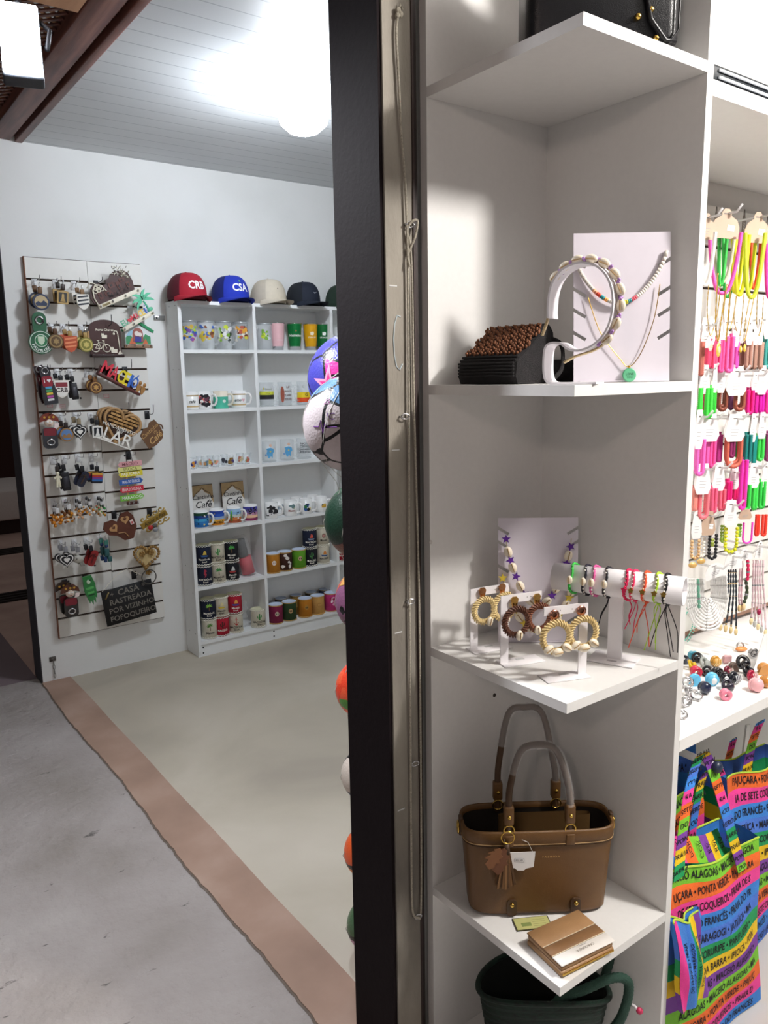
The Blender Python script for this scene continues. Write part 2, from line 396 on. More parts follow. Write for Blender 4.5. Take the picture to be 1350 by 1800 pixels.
# beyond the corner of the building
b = B(); b.box((-6, 4.12, -.1), (.80, 12, -.001), mat('#75666a', .85, var=.2, scale=3)); b.box((.7999, 4.179, -.1), (XW+4, 12, -.002), ramp_mat('far_earth', [(.3, '#a88a80'), (.7, '#c8aa9e')], 3, 7, .9, .3)); struct(b, 'floor_yard')  # first slab coloured darker for the shadow lying on that floor
t = thing('stone_step', 'pale stone step lying in the dark yard beyond the white wall', 'step', T(1.0, 8.4, 0))
b = B(); b.rbox((-1.6, 0, .14), (1.6, 1.2, .44), mat('#d6ccc8', .8, bump=.4), .02); b.build('tread', t)
b = B(); b.box((-1.55, .05, 0), (1.55, 1.2, .139), mat('#30201c', .9)); b.build('riser', t)
for x, y in ((.92, 5.75), (1.3, 7.4)):
    t = thing('drain_grate', 'dark slotted drain grate in the yard %s' % ('near the wall end' if y < 6 else 'in front of the pale step'), 'drain', T(x, y, -.001))
    b = B()
    for k in range(4): b.box((-.30, k*.07, 0), (.35, k*.07+.03, .012), mat('#1d1513', .8))
    b.build('bars', t)
b = B(); b.box((-6, 11.8, -.1), (6, 12, 4), mat('#3a201c', .9)); struct(b, 'wall_yard')

# ---------------------------------------------------------------- lamps
t = thing('ceiling_lamp', 'glaring round white ceiling lamp inside the white room', 'lamp', T(ROOM_LAMP.x, ROOM_LAMP.y, 2.585))
b = B(); b.lathe([(0, 0), (.045, 0), (.05, -.02), (.03, -.035), (0, -.035)], WHITE, 24); b.build('lamp_base', t)
b = B(); b.lathe([(.03, -.035), (.075, -.05), (.100, -.09), (.090, -.135), (.055, -.165), (0, -.175)], mat('#eff6ff', .4, var=0, emit=160), 28)
o = b.build('glowing_bulb', t)
t = thing('floodlight', 'blazing white floodlight under the wooden veranda roof', 'lamp', T(*FLOOD) @ RZ(-.25) @ RX(-.35))
b = B(); b.rbox((-.044, -.01, -.094), (.044, .03, .094), mat('#3a3d42', .5), .006); b.build('housing', t)
b = B(); b.rbox((-.042, -.020, -.092), (.042, -.0101, .092), mat('#eef4ff', .4, var=0, emit=60), .006, 2); b.build('glowing_panel', t)
b = B(); b.tube([(-.055, .01, 0), (-.065, .02, .06), (0, .03, .14), (.065, .02, .06), (.055, .01, 0)], .006, DARKM, 6); b.tube([(0, .03, .14), (0, .03, .36)], .008, DARKM, 8); b.build('bracket', t)
# ================================================================ CORNER SHELF
X0, X1, YB, YF = .9695, 1.29, 1.165, .8101; TH = .018; ZS = [2.012, 1.4805, .9524, .4106]
cs = thing('corner_shelf', 'white open corner shelf unit of square shelves beside the dark pillar', 'shelf', T(1.14, 1.0, 0))
Mi = T(-1.14, -1.0, 0)
b = B(); b.box((X0, YB, 0), (X1, YB+.018, 2.62), MDF, Mi)
b.lathe([(0, 0), (.004, 0), (.004, .0008), (0, .0008)], mat('#d8d4cf', .5), 12, Mi @ T(*pY(YB, 757, 953)) @ RX(PI/2)); b.lathe([(0, 0), (.0045, 0), (.0045, .0008), (0, .0008)], mat('#453d39', .8), 12, Mi @ T(*pY(YB, 869, 1222)) @ RX(PI/2))
b.build('back_panel', cs)
b = B(); b.box((X1, YF, 0), (X1+TH, YB+.018, 2.62), MDF, Mi); b.build('side_panel', cs)
for z in ZS:
    b = B(); b.box((X0, YF, z-TH), (X1-.0004, YB-.0004, z), MDF, Mi); b.build('shelf_board', cs)
b = B(); b.box((X0, YF+.01, 0), (X1-.0004, YB-.0004, .02), MDF, Mi); b.build('bottom_board', cs)
CAMZ = RZ(-YAW)   # an upright thing turned to look back at the customer

# ---- necklace boards
def necklace_board(BL, BR, TL_h, label, yawm, slots, lean=.12):
    W = (BR-BL).length
    t = thing('necklace_display_board', label, 'display board', T(*((BL+BR)/2)) @ RZ(yawm) @ RX(-lean))
    b = B(); h = TL_h; P = []
    P = [(-W/2, 0), (W/2, 0)]
    ss = sorted(slots)
    for z in ss: P += [(W/2, z), (W/2-.022, z-.010), (W/2-.020, z-.004), (W/2, z+.007)] if False else [(W/2, z), (W/2-.020, z-.012), (W/2-.023, z-.007), (W/2, z+.007)]
    P += [(W/2, h), (-W/2, h)]
    for z in reversed(ss): P += [(-W/2, z+.007), (-W/2+.023, z-.007), (-W/2+.020, z-.012), (-W/2, z)]
    bm = mat('#dcd6e0', .38, var=.03)
    b.prism(P, -.002, .0015, bm); b.build('board', t)
    b = B(); b.box((-W/2+.01, -.004, 0), (W/2-.01, .05, .003), bm, RX(lean)); b.build('foot', t)
    return t, W
def catenary(x0, x1, z0, z1, drop, n=30, y=-.006):
    o = []
    for i in range(n+1):
        s = i/n; o.append(Vector((x0+(x1-x0)*s, y-.004*math.sin(PI*s), z0+(z1-z0)*s-drop*(math.sin(PI*s)**.72))))
    return o
# upper board
d1 = 1.40; BRp = CAMP+ray(1176, 667)/FPX*d1; BLp = CAMP+ray(1008, 671)/FPX*d1
BRp.z = BLp.z = ZS[1]+.001
tb, W = necklace_board(BLp, BRp, .262, 'upper white necklace board with a green pendant and a pastel cord choker', math.atan2(BRp.y-BLp.y, BRp.x-BLp.x), (.085, .125, .162, .212), .10)
Mb = tb.matrix_world.copy()
t = thing('choker_necklace', 'white cord choker with coloured bead sections on the upper board', 'necklace', Mb @ T(0, 0, .2))
b = B(); P = catenary(-.082, .078, .012, .028, .082, 50); nn = len(P)
cols = {9: '#ffb38a', 10: '#ff9a7a', 11: '#e8503a', 12: '#e8503a', 13: '#2f8f96', 14: '#2f8f96', 15: '#f0a860', 16: '#f0a860', 24: '#f2b9c4', 25: '#f2b9c4', 26: '#d8cf3c', 27: '#d8cf3c', 28: '#2f8f96', 29: '#2f8f96', 30: '#d85868', 31: '#d85868', 32: '#d85868'}
for i in range(nn-1):
    c = mat(cols.get(i, '#dcd5cc'), .6, bump=.3, bscale=900); b.tube([P[i], P[i+1]], [.0034, .0036], c, 8)
b.build('cord', t)
t = thing('pendant_necklace', 'fine gold chain necklace with a round green pendant on the upper board', 'necklace', Mb @ T(0, 0, .15))
b = B(); LP = [Vector((-.062, -.007, .0)), Vector((-.04, -.007, -.062)), Vector((-.006, -.007, -.108)), Vector((.012, -.007, -.124)), Vector((.034, -.007, -.098)), Vector((.056, -.007, -.04)), Vector((.066, -.007, .02))]
P = spline(LP, 14); b.tube(P, .0008, GOLD, 6); b.build('chain', t)
b = B(); b.lathe([(0, .002), (.011, .002), (.0125, .0), (.011, -.002), (0, -.002)], mat('#5fae84', .4), 24, T(.012, -.008, -.139) @ RX(PI/2), smooth=False); b.text('LOVE', .006, mat('#20402f'), T(.012, -.0103, -.1375)); b.text('YOU', .005, mat('#20402f'), T(.012, -.0103, -.1435)); b.tube([(.012, -.008, -.127), (.012, -.008, -.122)], .002, GOLD, 6); b.build('pendant', t, label='round green pendant')
# lower board
q1 = pZ(ZS[2], 876, 1129); q2 = pZ(ZS[2], 1015, 1129); q1.z = q2.z = ZS[2]+.001
tb, W = necklace_board(q1, q2, .257, 'lower white necklace board carrying two shell necklaces', math.atan2(q2.y-q1.y, q2.x-q1.x), (.05, .098, .155, .205, .233), .10)
Mb = tb.matrix_world.copy()
def shell(b, M, L=.02, c='#efe4cf'):
    b.ball((0, 0, 0), (L*.36, L*.25, L*.5), mat(c, .4, var=.08, scale=120), 12, M)
    b.tube([(0, -L*.245, -L*.36), (0, -L*.262, 0), (0, -L*.245, L*.36)], L*.05, mat('#a98c62', .7), 5, M=M)
def starfish(b, M, r, c): b.prism(star(r, 5, .42), -.0025, .0025, mat(c, .5, bump=.3), M)
for lab, z0, drop, sc, side, nm in (('shell necklace with purple starfish beads on the lower board', .215, .135, '#5a2390', .066, 1), ('shell necklace with yellow starfish beads hanging below the purple one', .135, .108, '#d2b93c', .073, 2)):
    t = thing('shell_necklace', lab, 'necklace', Mb @ T(0, 0, z0))
    P = catenary(-side, side, 0, 0, drop, 60, -.008); b = B(); b.tube(P, .0009, mat('#cdbf9a'), 5); b.build('cord', t)
    N = 17; cum = [0]
    for i in range(60): cum.append(cum[-1]+(P[i+1]-P[i]).length)
    s1 = B(); s2 = B()
    for k in range(N):
        s1 = B(); s2 = B()
        s = (k+.5)/N*cum[-1]; i = max(j for j in range(60) if cum[j] <= s); p = P[i]; d = P[i+1]-P[i]
        if k % 2 == 0: starfish(s2, T(p.x, p.y-.004, p.z) @ RY(k), .0095, sc); s2.build('starfish_bead', t)
        else: shell(s1, T(p.x, p.y-.003, p.z) @ RY(PI/2-math.atan2(d.z, d.x)), .024); s1.build('shell', t)

# ---- headband and its stand (upper cell)
dh = 1.27
def hp(x, y): # zoomed drawing of the ring, in the stand's own upright plane (metres)
    return ((x-690)/3.14*dh/FPX, (925-y)/3.14*dh/FPX)
og = CAMP+ray(800+690/3.14, 380+925/3.14)/FPX*dh; og.z = ZS[1]+.0003
Mh = T(*og) @ RZ(-YAW-.56)
path = [(525, 565), (522, 520), (528, 440), (548, 375), (590, 322), (650, 295), (715, 290), (790, 318), (845, 380), (872, 460), (874, 545), (855, 625), (815, 688), (755, 730), (690, 745), (640, 735), (595, 705), (545, 700), (512, 722), (503, 780), (505, 860), (520, 905), (560, 921), (660, 922), (800, 922)]
P2 = spline([(hp(*q)[0], 0, hp(*q)[1]) for q in path], 5)
P2 = [Vector((p.x, 0, max(p.z, .0016))) for p in P2]
t = thing('headband_stand', 'white curled acrylic headband stand with a round loop', 'display stand', Mh)
b = B(); n = len(P2); Wd = .022; th = .0016; v = []; f = []
for i, p in enumerate(P2):
    d = (P2[min(i+1, n-1)]-P2[max(i-1, 0)]).normalized(); nn = Vector((-d.z, 0, d.x))*th
    for s in ((-1, -1), (-1, 1), (1, 1), (1, -1)): v.append(p+nn*s[0]+Vector((0, Wd*s[1], 0)))
for i in range(n-1):
    for k in range(4): f.append((i*4+k, i*4+(k+1) % 4, i*4+4+(k+1) % 4, i*4+4+k))
f += [(0, 3, 2, 1), tuple((n-1)*4+k for k in range(4))]
b.add(v, f, mat('#f0edf2', .3, var=.02), smooth=False); b.build('curled_strip', t)
t = thing('shell_headband', 'gold headband trimmed with cream shells and lilac beads', 'headband', Mh)
arc = [(515, 560), (500, 600), (470, 650)]
b = B(); hb = spline([(hp(*q)[0], 0, hp(*q)[1]) for q in [(466, 655), (490, 590), (508, 520), (516, 430), (540, 362), (588, 308), (650, 280), (718, 274), (800, 300), (862, 370), (890, 455), (892, 545), (872, 632), (830, 700), (760, 745), (660, 775), (597, 806)]], 8)
b.tube(hb, .0022, mat('#b9a47c', .35, .6), 8, flat=2.6, up=(0, 1, 0)); b.build('band', t)
s1 = B(); s2 = B(); rngs = random.Random(2)
for k, (x, y) in enumerate([(545, 345), (600, 295), (668, 268), (742, 270), (812, 298), (868, 355), (900, 435), (906, 520), (884, 612), (838, 690)]):
    x2, z2 = hp(x, y); a = math.atan2(y-520, x-700); s1 = B(); shell(s1, T(x2, -.008, z2) @ RY(a) , .0215); s1.build('cowrie_shell', t)
for k, (x, y) in enumerate([(572, 318), (632, 280), (708, 264), (780, 282), (843, 324), (887, 396), (904, 480), (897, 572), (862, 655), (806, 716)]):
    x2, z2 = hp(x, y)
    for q in range(4): s2.ball((x2+rngs.uniform(-.003, .003), -.008+rngs.uniform(-.006, .006), z2+rngs.uniform(-.003, .003)), .0030, mat('#b98fd0', .25, coat=.4), 8)
    s2.build('lilac_bead_cluster', t); s2 = B()

# ---- crochet bag, upper cell
p0 = CAMP+ray(905, 672)/FPX*1.45; p0.z = ZS[1]+.001
Mc = T(p0.x-.004, p0.y+.018, p0.z) @ RZ(-YAW-.85) @ SX(.92, .92, 1.15)
t = thing('crochet_bag', 'small black crochet bag with brown scalloped front lying on upper shelf', 'bag', Mc)
CRO = ramp_mat('black_crochet', [(.35, '#0b090b'), (.6, '#191418')], 90, 3, .85, 1, .004)
b = B(); Mt = RX(-.0)
# wedge body: low in front, rising to the back
def wedge(u, v): return None
prof = [(-.060, 0), (-.066, .012), (-.062, .036), (-.045, .046), (.030, .092), (.046, .094), (.056, .084), (.062, .04), (.064, .0)]
v = []; f = []; n = len(prof)
for x in (-.075, -.066, .066, .075):
    s = .94 if abs(x) > .07 else 1
    for (y, z) in prof: v.append((x, y*s, z*s))
for k in range(3):
    for i in range(n-1): f.append((k*n+i, (k+1)*n+i, (k+1)*n+i+1, k*n+i+1))
f.append(tuple(range(n))); f.append(tuple(reversed(range(3*n, 4*n)))); f += [(0, n-1, 2*n-1, n), (n, 2*n-1, 3*n-1, 2*n), (2*n, 3*n-1, 4*n-1, 3*n)]
b.add(v, [tuple(reversed(q)) for q in f], CRO)
for i in range(7):
    z = .012+i*.005; b.tube([(-.072, -.0655+max(0, i-4)*.006, z), (.072, -.0655+max(0, i-4)*.006, z)], .0022, CRO, 6)
b.build('body', t)
b = B(); BRO = mat('#7a4a2c', .7, var=.25, scale=300, bump=.6, bscale=700)
sl = math.atan2(.046, .075)
for r in range(5):
    for c in range(7):
        cx = -.064+c*.0205+(r % 2)*.009; s = .006+r*.0178
        if cx > .07: continue
        for q in range(7):
            a = 2*PI*q/7
            dx, ds = .0075*math.cos(a), .0075*math.sin(a)
            b.ball((cx+dx, -.045+(s+ds)*math.cos(sl), .0475+(s+ds)*math.sin(sl)), .0031, BRO, 6)
b.build('scalloped_front', t, label='brown scalloped crochet front')
b = B(); P = spline([(.07, .05, .07), (.09, .055, .062), (.105, .045, .045), (.112, .03, .02), (.115, .0, .006)], 6); b.tube(P, .004, CRO, 8); b.build('strap', t)
t = thing('black_pouch', 'flat black pouch lying behind the white headband stand', 'bag', T(p0.x+.085, p0.y-.045, p0.z) @ RZ(-YAW))
b = B(); b.rbox((-.045, -.02, 0), (.035, .03, .042), CRO, .012, 3); b.build('body', t)

# ---- earring stands
def earring_stand(base, yaw, label, w=.085, h=.128, left=True):
    t = thing('earring_stand', label, 'display stand', T(*base) @ RZ(yaw)); WH = mat('#f4f1f4', .35, var=.02)
    b = B(); b.rbox((-w/2, -.02, 0), (w/2, .02, .002), WH, .0008, 1); b.box((-.006, .004, .002), (.012, .012, .0022), mat('#bbb'.replace('bbb', 'bbbbbb'))); b.build('base_plate', t)
    x = -w/2+.008 if left else w/2-.008
    b = B(); b.box((x-.0085, -.001, .002), (x+.0085, .0012, h), WH); b.build('post', t)
    b = B(); b.box((-w/2, -.0012, h-.016), (w/2, .0012, h), WH)
    for k in (-.02, -.012, .012, .02): b.box((k-.0007, -.0016, h-.009), (k+.0007, -.0013, h-.0075), mat('#55504e'))
    b.build('crossbar', t); return t
def hoop(b, c, R, r, m, y=-.008):
    n = 30
    for i in range(n):
        a = 2*PI*i/n; a2 = a+.30
        b.tube([(c[0]+(R-r)*math.cos(a), y-.002, c[1]+(R-r)*math.sin(a)), (c[0]+R*math.cos(a+.13), y-r*.75, c[1]+R*math.sin(a+.13)), (c[0]+(R+r)*math.cos(a2), y-.001, c[1]+(R+r)*math.sin(a2))], .0021, m, 5)
    b.tube([(c[0]+R*math.cos(2*PI*i/32), y, c[1]+R*math.sin(2*PI*i/32)) for i in range(32)], r*.72, m, 8, True)
def earring(M, x, z, R, c, studc, label, shells, stud='leaf'):
    t = thing('hoop_earring', label, 'earring', M @ T(x, -.004, z))
    m = mat(c, .6, var=.18, scale=400); b = B()
    if stud == 'leaf': b.prism([(-.008, .004), (-.004, -.012), (.004, -.012), (.008, .004), (.004, .009), (-.004, .009)], -.003, -.0005, mat(studc, .22, 1, var=.1))
    else: b.lathe([(.0045, 0), (.0095, 0), (.0095, .003), (.0045, .003)], mat(studc, .25, 1, var=.05), 20, RX(PI/2)); b.lathe([(0, .0005), (.0046, .0005)], mat('#8a6250', .3, 1), 16, RX(PI/2))
    b.build('stud', t)
    b = B(); hoop(b, (0, -.012-R), R, .0058, m); b.build('hoop', t)
    for (a, L, rot) in shells: b = B(); shell(b, T(R*math.cos(a), -.017, -.012-R+R*math.sin(a)) @ RY(rot), L); b.build('cowrie_shell', t)
YW = -.30
E1 = pZ(ZS[2], 860, 1140); E2 = pZ(ZS[2], 915, 1163); E3 = pZ(ZS[2], 992, 1190)
for p in (E1, E2, E3): p.z = ZS[2]+.0003
s1 = earring_stand(E1, -YAW+.42, 'white earring stand nearest the back panel, holding natural raffia hoops', .088, .130)
s2 = earring_stand(E2, -YAW+.36, 'white earring stand in the middle, holding brown hoops', .088, .136)
s3 = earring_stand(E3, -YAW+.28, 'white earring stand nearest the shelf edge, post on its right', .088, .136, False)
dn = -PI/2
earring(s1.matrix_world.copy(), -.020, .122, .0235, '#d9c28c', '#c98f62', 'natural raffia hoop earring, left one on the rearmost stand', [(dn+.35, .019, .2)])
earring(s1.matrix_world.copy(), .026, .124, .0245, '#d9c28c', '#c98f62', 'natural raffia hoop earring, right one on the rearmost stand', [(dn+.1, .019, .1)])
earring(s2.matrix_world.copy(), -.018, .124, .0255, '#55301f', '#c9a05c', 'dark brown hoop earring, left one on the middle stand', [(dn+.1, .020, .1)])
earring(s2.matrix_world.copy(), .031, .124, .0235, '#6a3b25', '#c9a05c', 'dark brown hoop earring, right one on the middle stand', [(dn-.3, .019, -.1)])
earring(s3.matrix_world.copy(), -.026, .122, .0265, '#d6bd86', '#c88f7a', 'raffia hoop earring with three shells, left one on the front stand', [(dn-.75, .021, 1.0), (dn, .022, 1.5), (dn+.75, .021, 2.2)], 'ring')
earring(s3.matrix_world.copy(), .028, .124, .0265, '#d6bd86', '#c88f7a', 'raffia hoop earring with three shells, right one on the front stand', [(dn-.75, .021, 1.0), (dn, .022, 1.5), (dn+.75, .021, 2.2)], 'ring')

# ---- bracelet roll
TB = pZ(ZS[2], 1080, 1160); TB.z = ZS[2]+.0003
zr = .152
t = thing('bracelet_roll_stand', 'white T shaped bracelet stand with a thick round bar', 'display stand', T(*TB) @ RZ(-YAW-.55))
WH = mat('#f3f0f3', .35, var=.02)
b = B(); b.rbox((-.045, -.032, 0), (.042, .032, .003), WH, .001, 1); b.box((-.01, -.02, .003), (.008, -.012, .0032), mat('#b5b0b5')); b.build('base_plate', t)
b = B(); b.box((-.0135, -.0035, .003), (.0135, .0035, zr-.020), WH); b.build('post', t)
b = B(); R = .0265; Lr = .122
b.lathe([(0, -Lr), (R, -Lr), (R, Lr), (R-.003, Lr), (R-.003, -Lr+.004), (0, -Lr+.004)], WH, 36, T(0, 0, zr) @ RY(PI/2)); b.build('roll', t, label='thick white tube open at its right end')
Mr = t.matrix_world.copy() @ T(0, 0, zr)
for x, c, sh, tail, lab in ((-.082, '#3fbf4a', 1, 0, 'bright green cord bracelet with a shell, far left on the white roll'),
    (-.056, '#1c1a2a', 1, 0, 'black beaded cord bracelet with a shell, next to the green one'),
    (-.040, '#d85a9a', 1, 0, 'pink cord bracelet with a shell, between two black ones'),
    (-.016, '#1a1822', 1, 1, 'black beaded bracelet just left of the gap on the roll'),
    (.022, '#e8255e', 0, 1, 'hot pink cord bracelet with a turtle charm, first right of the gap'),
    (.034, '#ee3566', 0, 1, 'crimson pink beaded cord bracelet, second right of the gap'),
    (.055, '#f5562e', 0, 2, 'orange red cord bracelet with pale beads on the white roll'),
    (.076, '#b6e23c', 0, 2, 'lime green cord bracelet with a small charm on the roll'),
    (.092, '#15131a', 0, 3, 'black cord bracelet with white beads at the right end of the roll')):
    t = thing('cord_bracelet', lab, 'bracelet', Mr @ T(x, 0, 0)); m = mat(c, .6, bump=.4, bscale=800); b = B(); n = 44
    b.tube([(.003*math.sin(3*a*2*PI/n), (R+.0022)*math.cos(2*PI*a/n), (R+.0022)*math.sin(2*PI*a/n)) for a in range(n)], [.0026, .0019], m, 8, True)
    b.build('cord', t)
    b = B(); mb = mat('#f4efe8' if c != '#f5562e' else '#f3c6a8', .3)
    for k in range(9):
        a = PI+PI*.62*(k/8)-PI*.35
        if sh and abs(k-3) < 2: continue
        b.ball((0, (R+.0042)*math.cos(a), (R+.0042)*math.sin(a)), .0019, mb if c not in ('#3fbf4a', '#e8255e') else m, 8)
    if not sh: b.prism(star(.006, 5, .6), -.0015, .0015, m if c == '#e8255e' else GOLD, T(-.001, -R-.005, -.002))
    b.build('beads', t)
    if sh: b = B(); shell(b, T(0, -(R+.006)*math.cos(.2), .004), .017); b.build('shell', t)
    if tail:
        b = B(); rr = random.Random(int(x*1000))
        for k in range(tail+1):
            x2 = rr.uniform(-.012, .012); L = (.05, .075, .085)[tail-1]*rr.uniform(.6, 1.1); s = -1 if (tail == 1) else rr.choice((-1, 1, 1))
            P = spline([(0, .004, -R-.003), (x2*.6, .0, -R-.016), (x2+s*.008, .004*s, -R-.016-L*.5), (x2+s*.014*rr.uniform(.4, 1.4), 0, max(-zr+.012, -R-.016-L))], 6); b.tube(P, .0009, m, 5)
        b.build('loose_cords', t)

# ---- tan handbag (third shelf)
TAN = mat('#674722', .42, var=.07, scale=60, bump=.25, bscale=900); TAND = mat('#4a331e', .5, bump=.2, bscale=700)
bl = pZ(ZS[3], 826, 1602); br = pZ(ZS[3], 1064, 1594); ctr = (bl+br)/2; W0 = (br-bl).length; ang = math.atan2(br.y-bl.y, br.x-bl.x)
DBG = .105; Mg = T(ctr.x, ctr.y, ZS[3]+.004) @ RZ(ang) @ T(0, DBG/2-.02, 0)
t = thing('tan_handbag', 'tan brown leather handbag with two wrapped handles and a tassel', 'handbag', Mg); bag = t
HB = .185
def bagring(z, inner=0):
    s = z/HB; w = W0/2*(1+.10*s)-inner; d = (DBG/2)*(1.0+.05*s)-inner; out = []
    for i in range(56):
        a = 2*PI*i/56; ca, sa = math.cos(a), math.sin(a); e = .34
        out.append(Vector((w*math.copysign(abs(ca)**e, ca), d*math.copysign(abs(sa)**(e+.2), sa), z)))
    return out
def rings(b, rs, m, M=None, capb=True):
    v = [p for r in rs for p in r]; n = len(rs[0]); f = []
    for j in range(len(rs)-1):
        for i in range(n): f.append((j*n+i, j*n+(i+1) % n, (j+1)*n+(i+1) % n, (j+1)*n+i))
    b.add(v, f, m, M, True)
    if capb: b.add(rs[0], [tuple(reversed(range(n)))], m, M)
b = B(); zs = [0, .004, .01, .03, .08, .13, .16, HB]
rings(b, [bagring(z, .004 if z == 0 else 0) for z in zs], TAN)
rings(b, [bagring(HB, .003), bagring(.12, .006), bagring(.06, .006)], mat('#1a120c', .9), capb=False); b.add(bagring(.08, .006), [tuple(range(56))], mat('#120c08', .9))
b.build('body', t)
def off(r, d): # push outward
    c = Vector((0, 0, 0)); return [p+Vector((p.x/ (W0/2)*.6, p.y/(DBG/2), 0)).normalized()*d for p in r]
b = B(); rings(b, [off(bagring(HB-.030), .0012), off(bagring(HB-.029), .0026), off(bagring(HB-.002), .0026), off(bagring(HB+.002), 0), bagring(HB, .004), bagring(HB-.01, .004)], TAN, capb=False)
rr = off(bagring(HB-.026), .0032); b.tube(rr, .0006, mat('#c9a777'), 4, True); b.tube(off(bagring(HB-.031), .0018), .0012, TAND, 5, True); b.build('rim_band', t)
b = B(); rings(b, [[Vector((p.x*.62+.02, p.y*.15+.012, z)) for p in bagring(HB)] for z in (.10, HB-.002)], mat('#584022', .5)); b.build('inner_pocket', t)
def handle(y, h, lean, nm, sx):
    P = spline([(-.058, y, HB-.012), (-.058, y, HB+.05), (-.054, y+lean*.3, HB+.095), (-.034, y+lean*.8, HB+h-.012), (0, y+lean, HB+h), (.034, y+lean*.8, HB+h-.012), (.054, y+lean*.3, HB+.095), (.058, y, HB+.05), (.058, y, HB-.012)], 6)
    P = [Vector((p.x*1.06+sx, p.y, p.z)) for p in P]
    b = B(); b.tube(P, .0066, TAND, 12); h1 = b.build('handle', bag)
    for s in (-1, 1):
        b = B(); x = sx+s*.0615; yy = y-(.008 if y < 0 else -.008)
        b.rbox((x-.009, yy-.003, HB-.03), (x+.009, yy+.003, HB-.006), TAN, .002); b.rbox((x-.010, y-.0085, HB+.014), (x+.010, y+.0085, HB+.055), TAN, .004)
        b.tube([(x+.0105*math.cos(q), y-.006, HB+.004+.0105*math.sin(q)) for q in [2*PI*i/16 for i in range(16)]], .0018, GOLD, 6, True)
        b.ball((x, y-.009, HB+.034), .0042, GOLD, 10)
        b.build('handle_tab', h1)
    n = 12; b = B(); k0, k1 = len(P)//2-10, len(P)-6
    Q = [P[i]+Vector((random.uniform(-.001, .001),)*3) for i in range(k0, k1)]
    b.tube(Q, [random.uniform(.0078, .0102) for _ in Q], FILM, 9, cap=False); b.build('plastic_wrap', h1, label='crinkled clear plastic wrapping')
    return h1
handle(-DBG/2+.004, .172, .022, 'front', -.004); handle(DBG/2-.006, .205, .03, 'rear', -.010)
for s in (-1, 1):
    b = B(); X = s*(W0/2*1.1+.001); b.tube([(X+s*.005, .0+.009*math.cos(2*PI*i/16), HB-.018+.013*math.sin(2*PI*i/16)) for i in range(16)], .0022, GOLD, 6, True)
    b.rbox((X-.004, -.008, HB-.034), (X+.004, .008, HB+.006), TAND, .002)
    b.build('side_ring', t, label='gold ring on a brown tab')
for s, x in ((0, -.058), (1, .072)):
    b = B(); yf = -DBG/2-.0015; b.prism(rrect(.020, .036, .007, x, .018), yf-.0025, yf+.001, TAND); b.ball((x, yf-.004, .026), .0048, GOLD, 12); b.build('base_tab', t)
b = B(); b.text('FASHION', .006, mat('#c9a56a', .3, 1), T(.02, -DBG/2-.0012-.0022, HB-.055), space=1.6); b.build('stamped_name', t)
# tassel
ts = thing('leather_tassel', 'brown leather tassel with leaf charms hanging off the tan handbag', 'tassel', Mg @ T(-.076, -DBG/2-.012, HB-.012))
b = B(); b.tube([(.006+.013*math.cos(2*PI*i/18), -.001, .008+.013*math.sin(2*PI*i/18)) for i in range(18)], .0016, GOLD, 6, True); b.build('ring', ts)
b = B(); b.lathe([(0, 0), (.006, 0), (.0075, -.02), (0, -.02)], TAND, 12, T(.004, 0, -.006)); b.build('cap', ts)
b = B(); rr = random.Random(4)
for k in range(26):
    a = 2*PI*k/26; r1 = .005; r2 = .020+rr.uniform(-.005, .004); L = .098+rr.uniform(-.006, .003)
    b.tube([(.004+r1*math.cos(a), r1*math.sin(a), -.024), (.004+r2*.6*math.cos(a), r2*.35*math.sin(a), -.055), (.004+r2*math.cos(a), r2*.42*math.sin(a), -L)], .0030, mat(('#6b4a28', '#84603a', '#553a1f')[k % 3], .6), 4, flat=.5)
b.build('fringe', ts)
b = B(); LEAF = [(0, 0), (-.010, -.008), (-.007, -.010), (-.017, -.020), (-.011, -.021), (-.019, -.034), (-.011, -.034), (-.013, -.046), (0, -.056), (.008, -.045), (.006, -.036), (.013, -.032), (.008, -.024), (.013, -.016), (.006, -.012), (.006, -.004)]
b.prism(LEAF, -.018, -.0165, mat('#6a4026', .55), T(-.004, 0, -.004) @ RY(.2) @ SX(1.2, 1, 1.05)); b.prism(LEAF, -.0212, -.0195, mat('#7d5130', .55), T(-.012, 0, -.002) @ RY(.45) @ SX(1, 1, .9)); b.build('leaf_charms', ts)
tg = thing('price_tag', 'white price tag hanging on the front of the tan handbag', 'tag', Mg @ T(-.050, -DBG/2-.010, HB-.055) @ RY(.06))
b = B(); b.prism([(-.026, .016), (-.022, -.018), (-.012, -.018), (-.006, -.023), (.006, -.023), (.012, -.018), (.026, -.014), (.027, .019)], -.0008, .0004, CARD, T(.008, 0, 0)); 
b.prism(rrect(.020, .008, .001, .004, 0), -.0012, -.0009, mat('#8c8c92')); b.prism(rrect(.0185, .0065, .001, .004, 0), -.0014, -.0012, CARD); b.text('R$ 189', .0052, mat('#3c3c44'), T(.004, -.0016, 0)); b.build('card', tg)
b = B(); b.tube([(-.024, 0, .012), (-.028, .004, .04), (-.012, .008, .048), (.02, .004, .036), (.033, 0, .012)], .0006, mat('#e8e4dc'), 4); b.build('string', tg)
tp = thing('paper_label', 'green and cream paper label lying flat beside the wallet', 'label', T(*pZ(ZS[3], 932, 1622)) @ T(0, 0, .001) @ RZ(-YAW+.12))
b = B(); b.box((-.034, -.022, 0), (.040, .014, .0012), mat('#3f3a28')); b.box((-.032, -.020, .0013), (.038, .012, .0018), mat('#b9b878')); b.box((-.020, -.012, .0019), (.0, -.002, .0021), mat('#7d8a50'));
for k in range(4): b.box((.004, -.014+k*.006, .0019), (.030, -.0135+k*.006, .0021), mat('#8b8a55'))
b.build('card', tp)
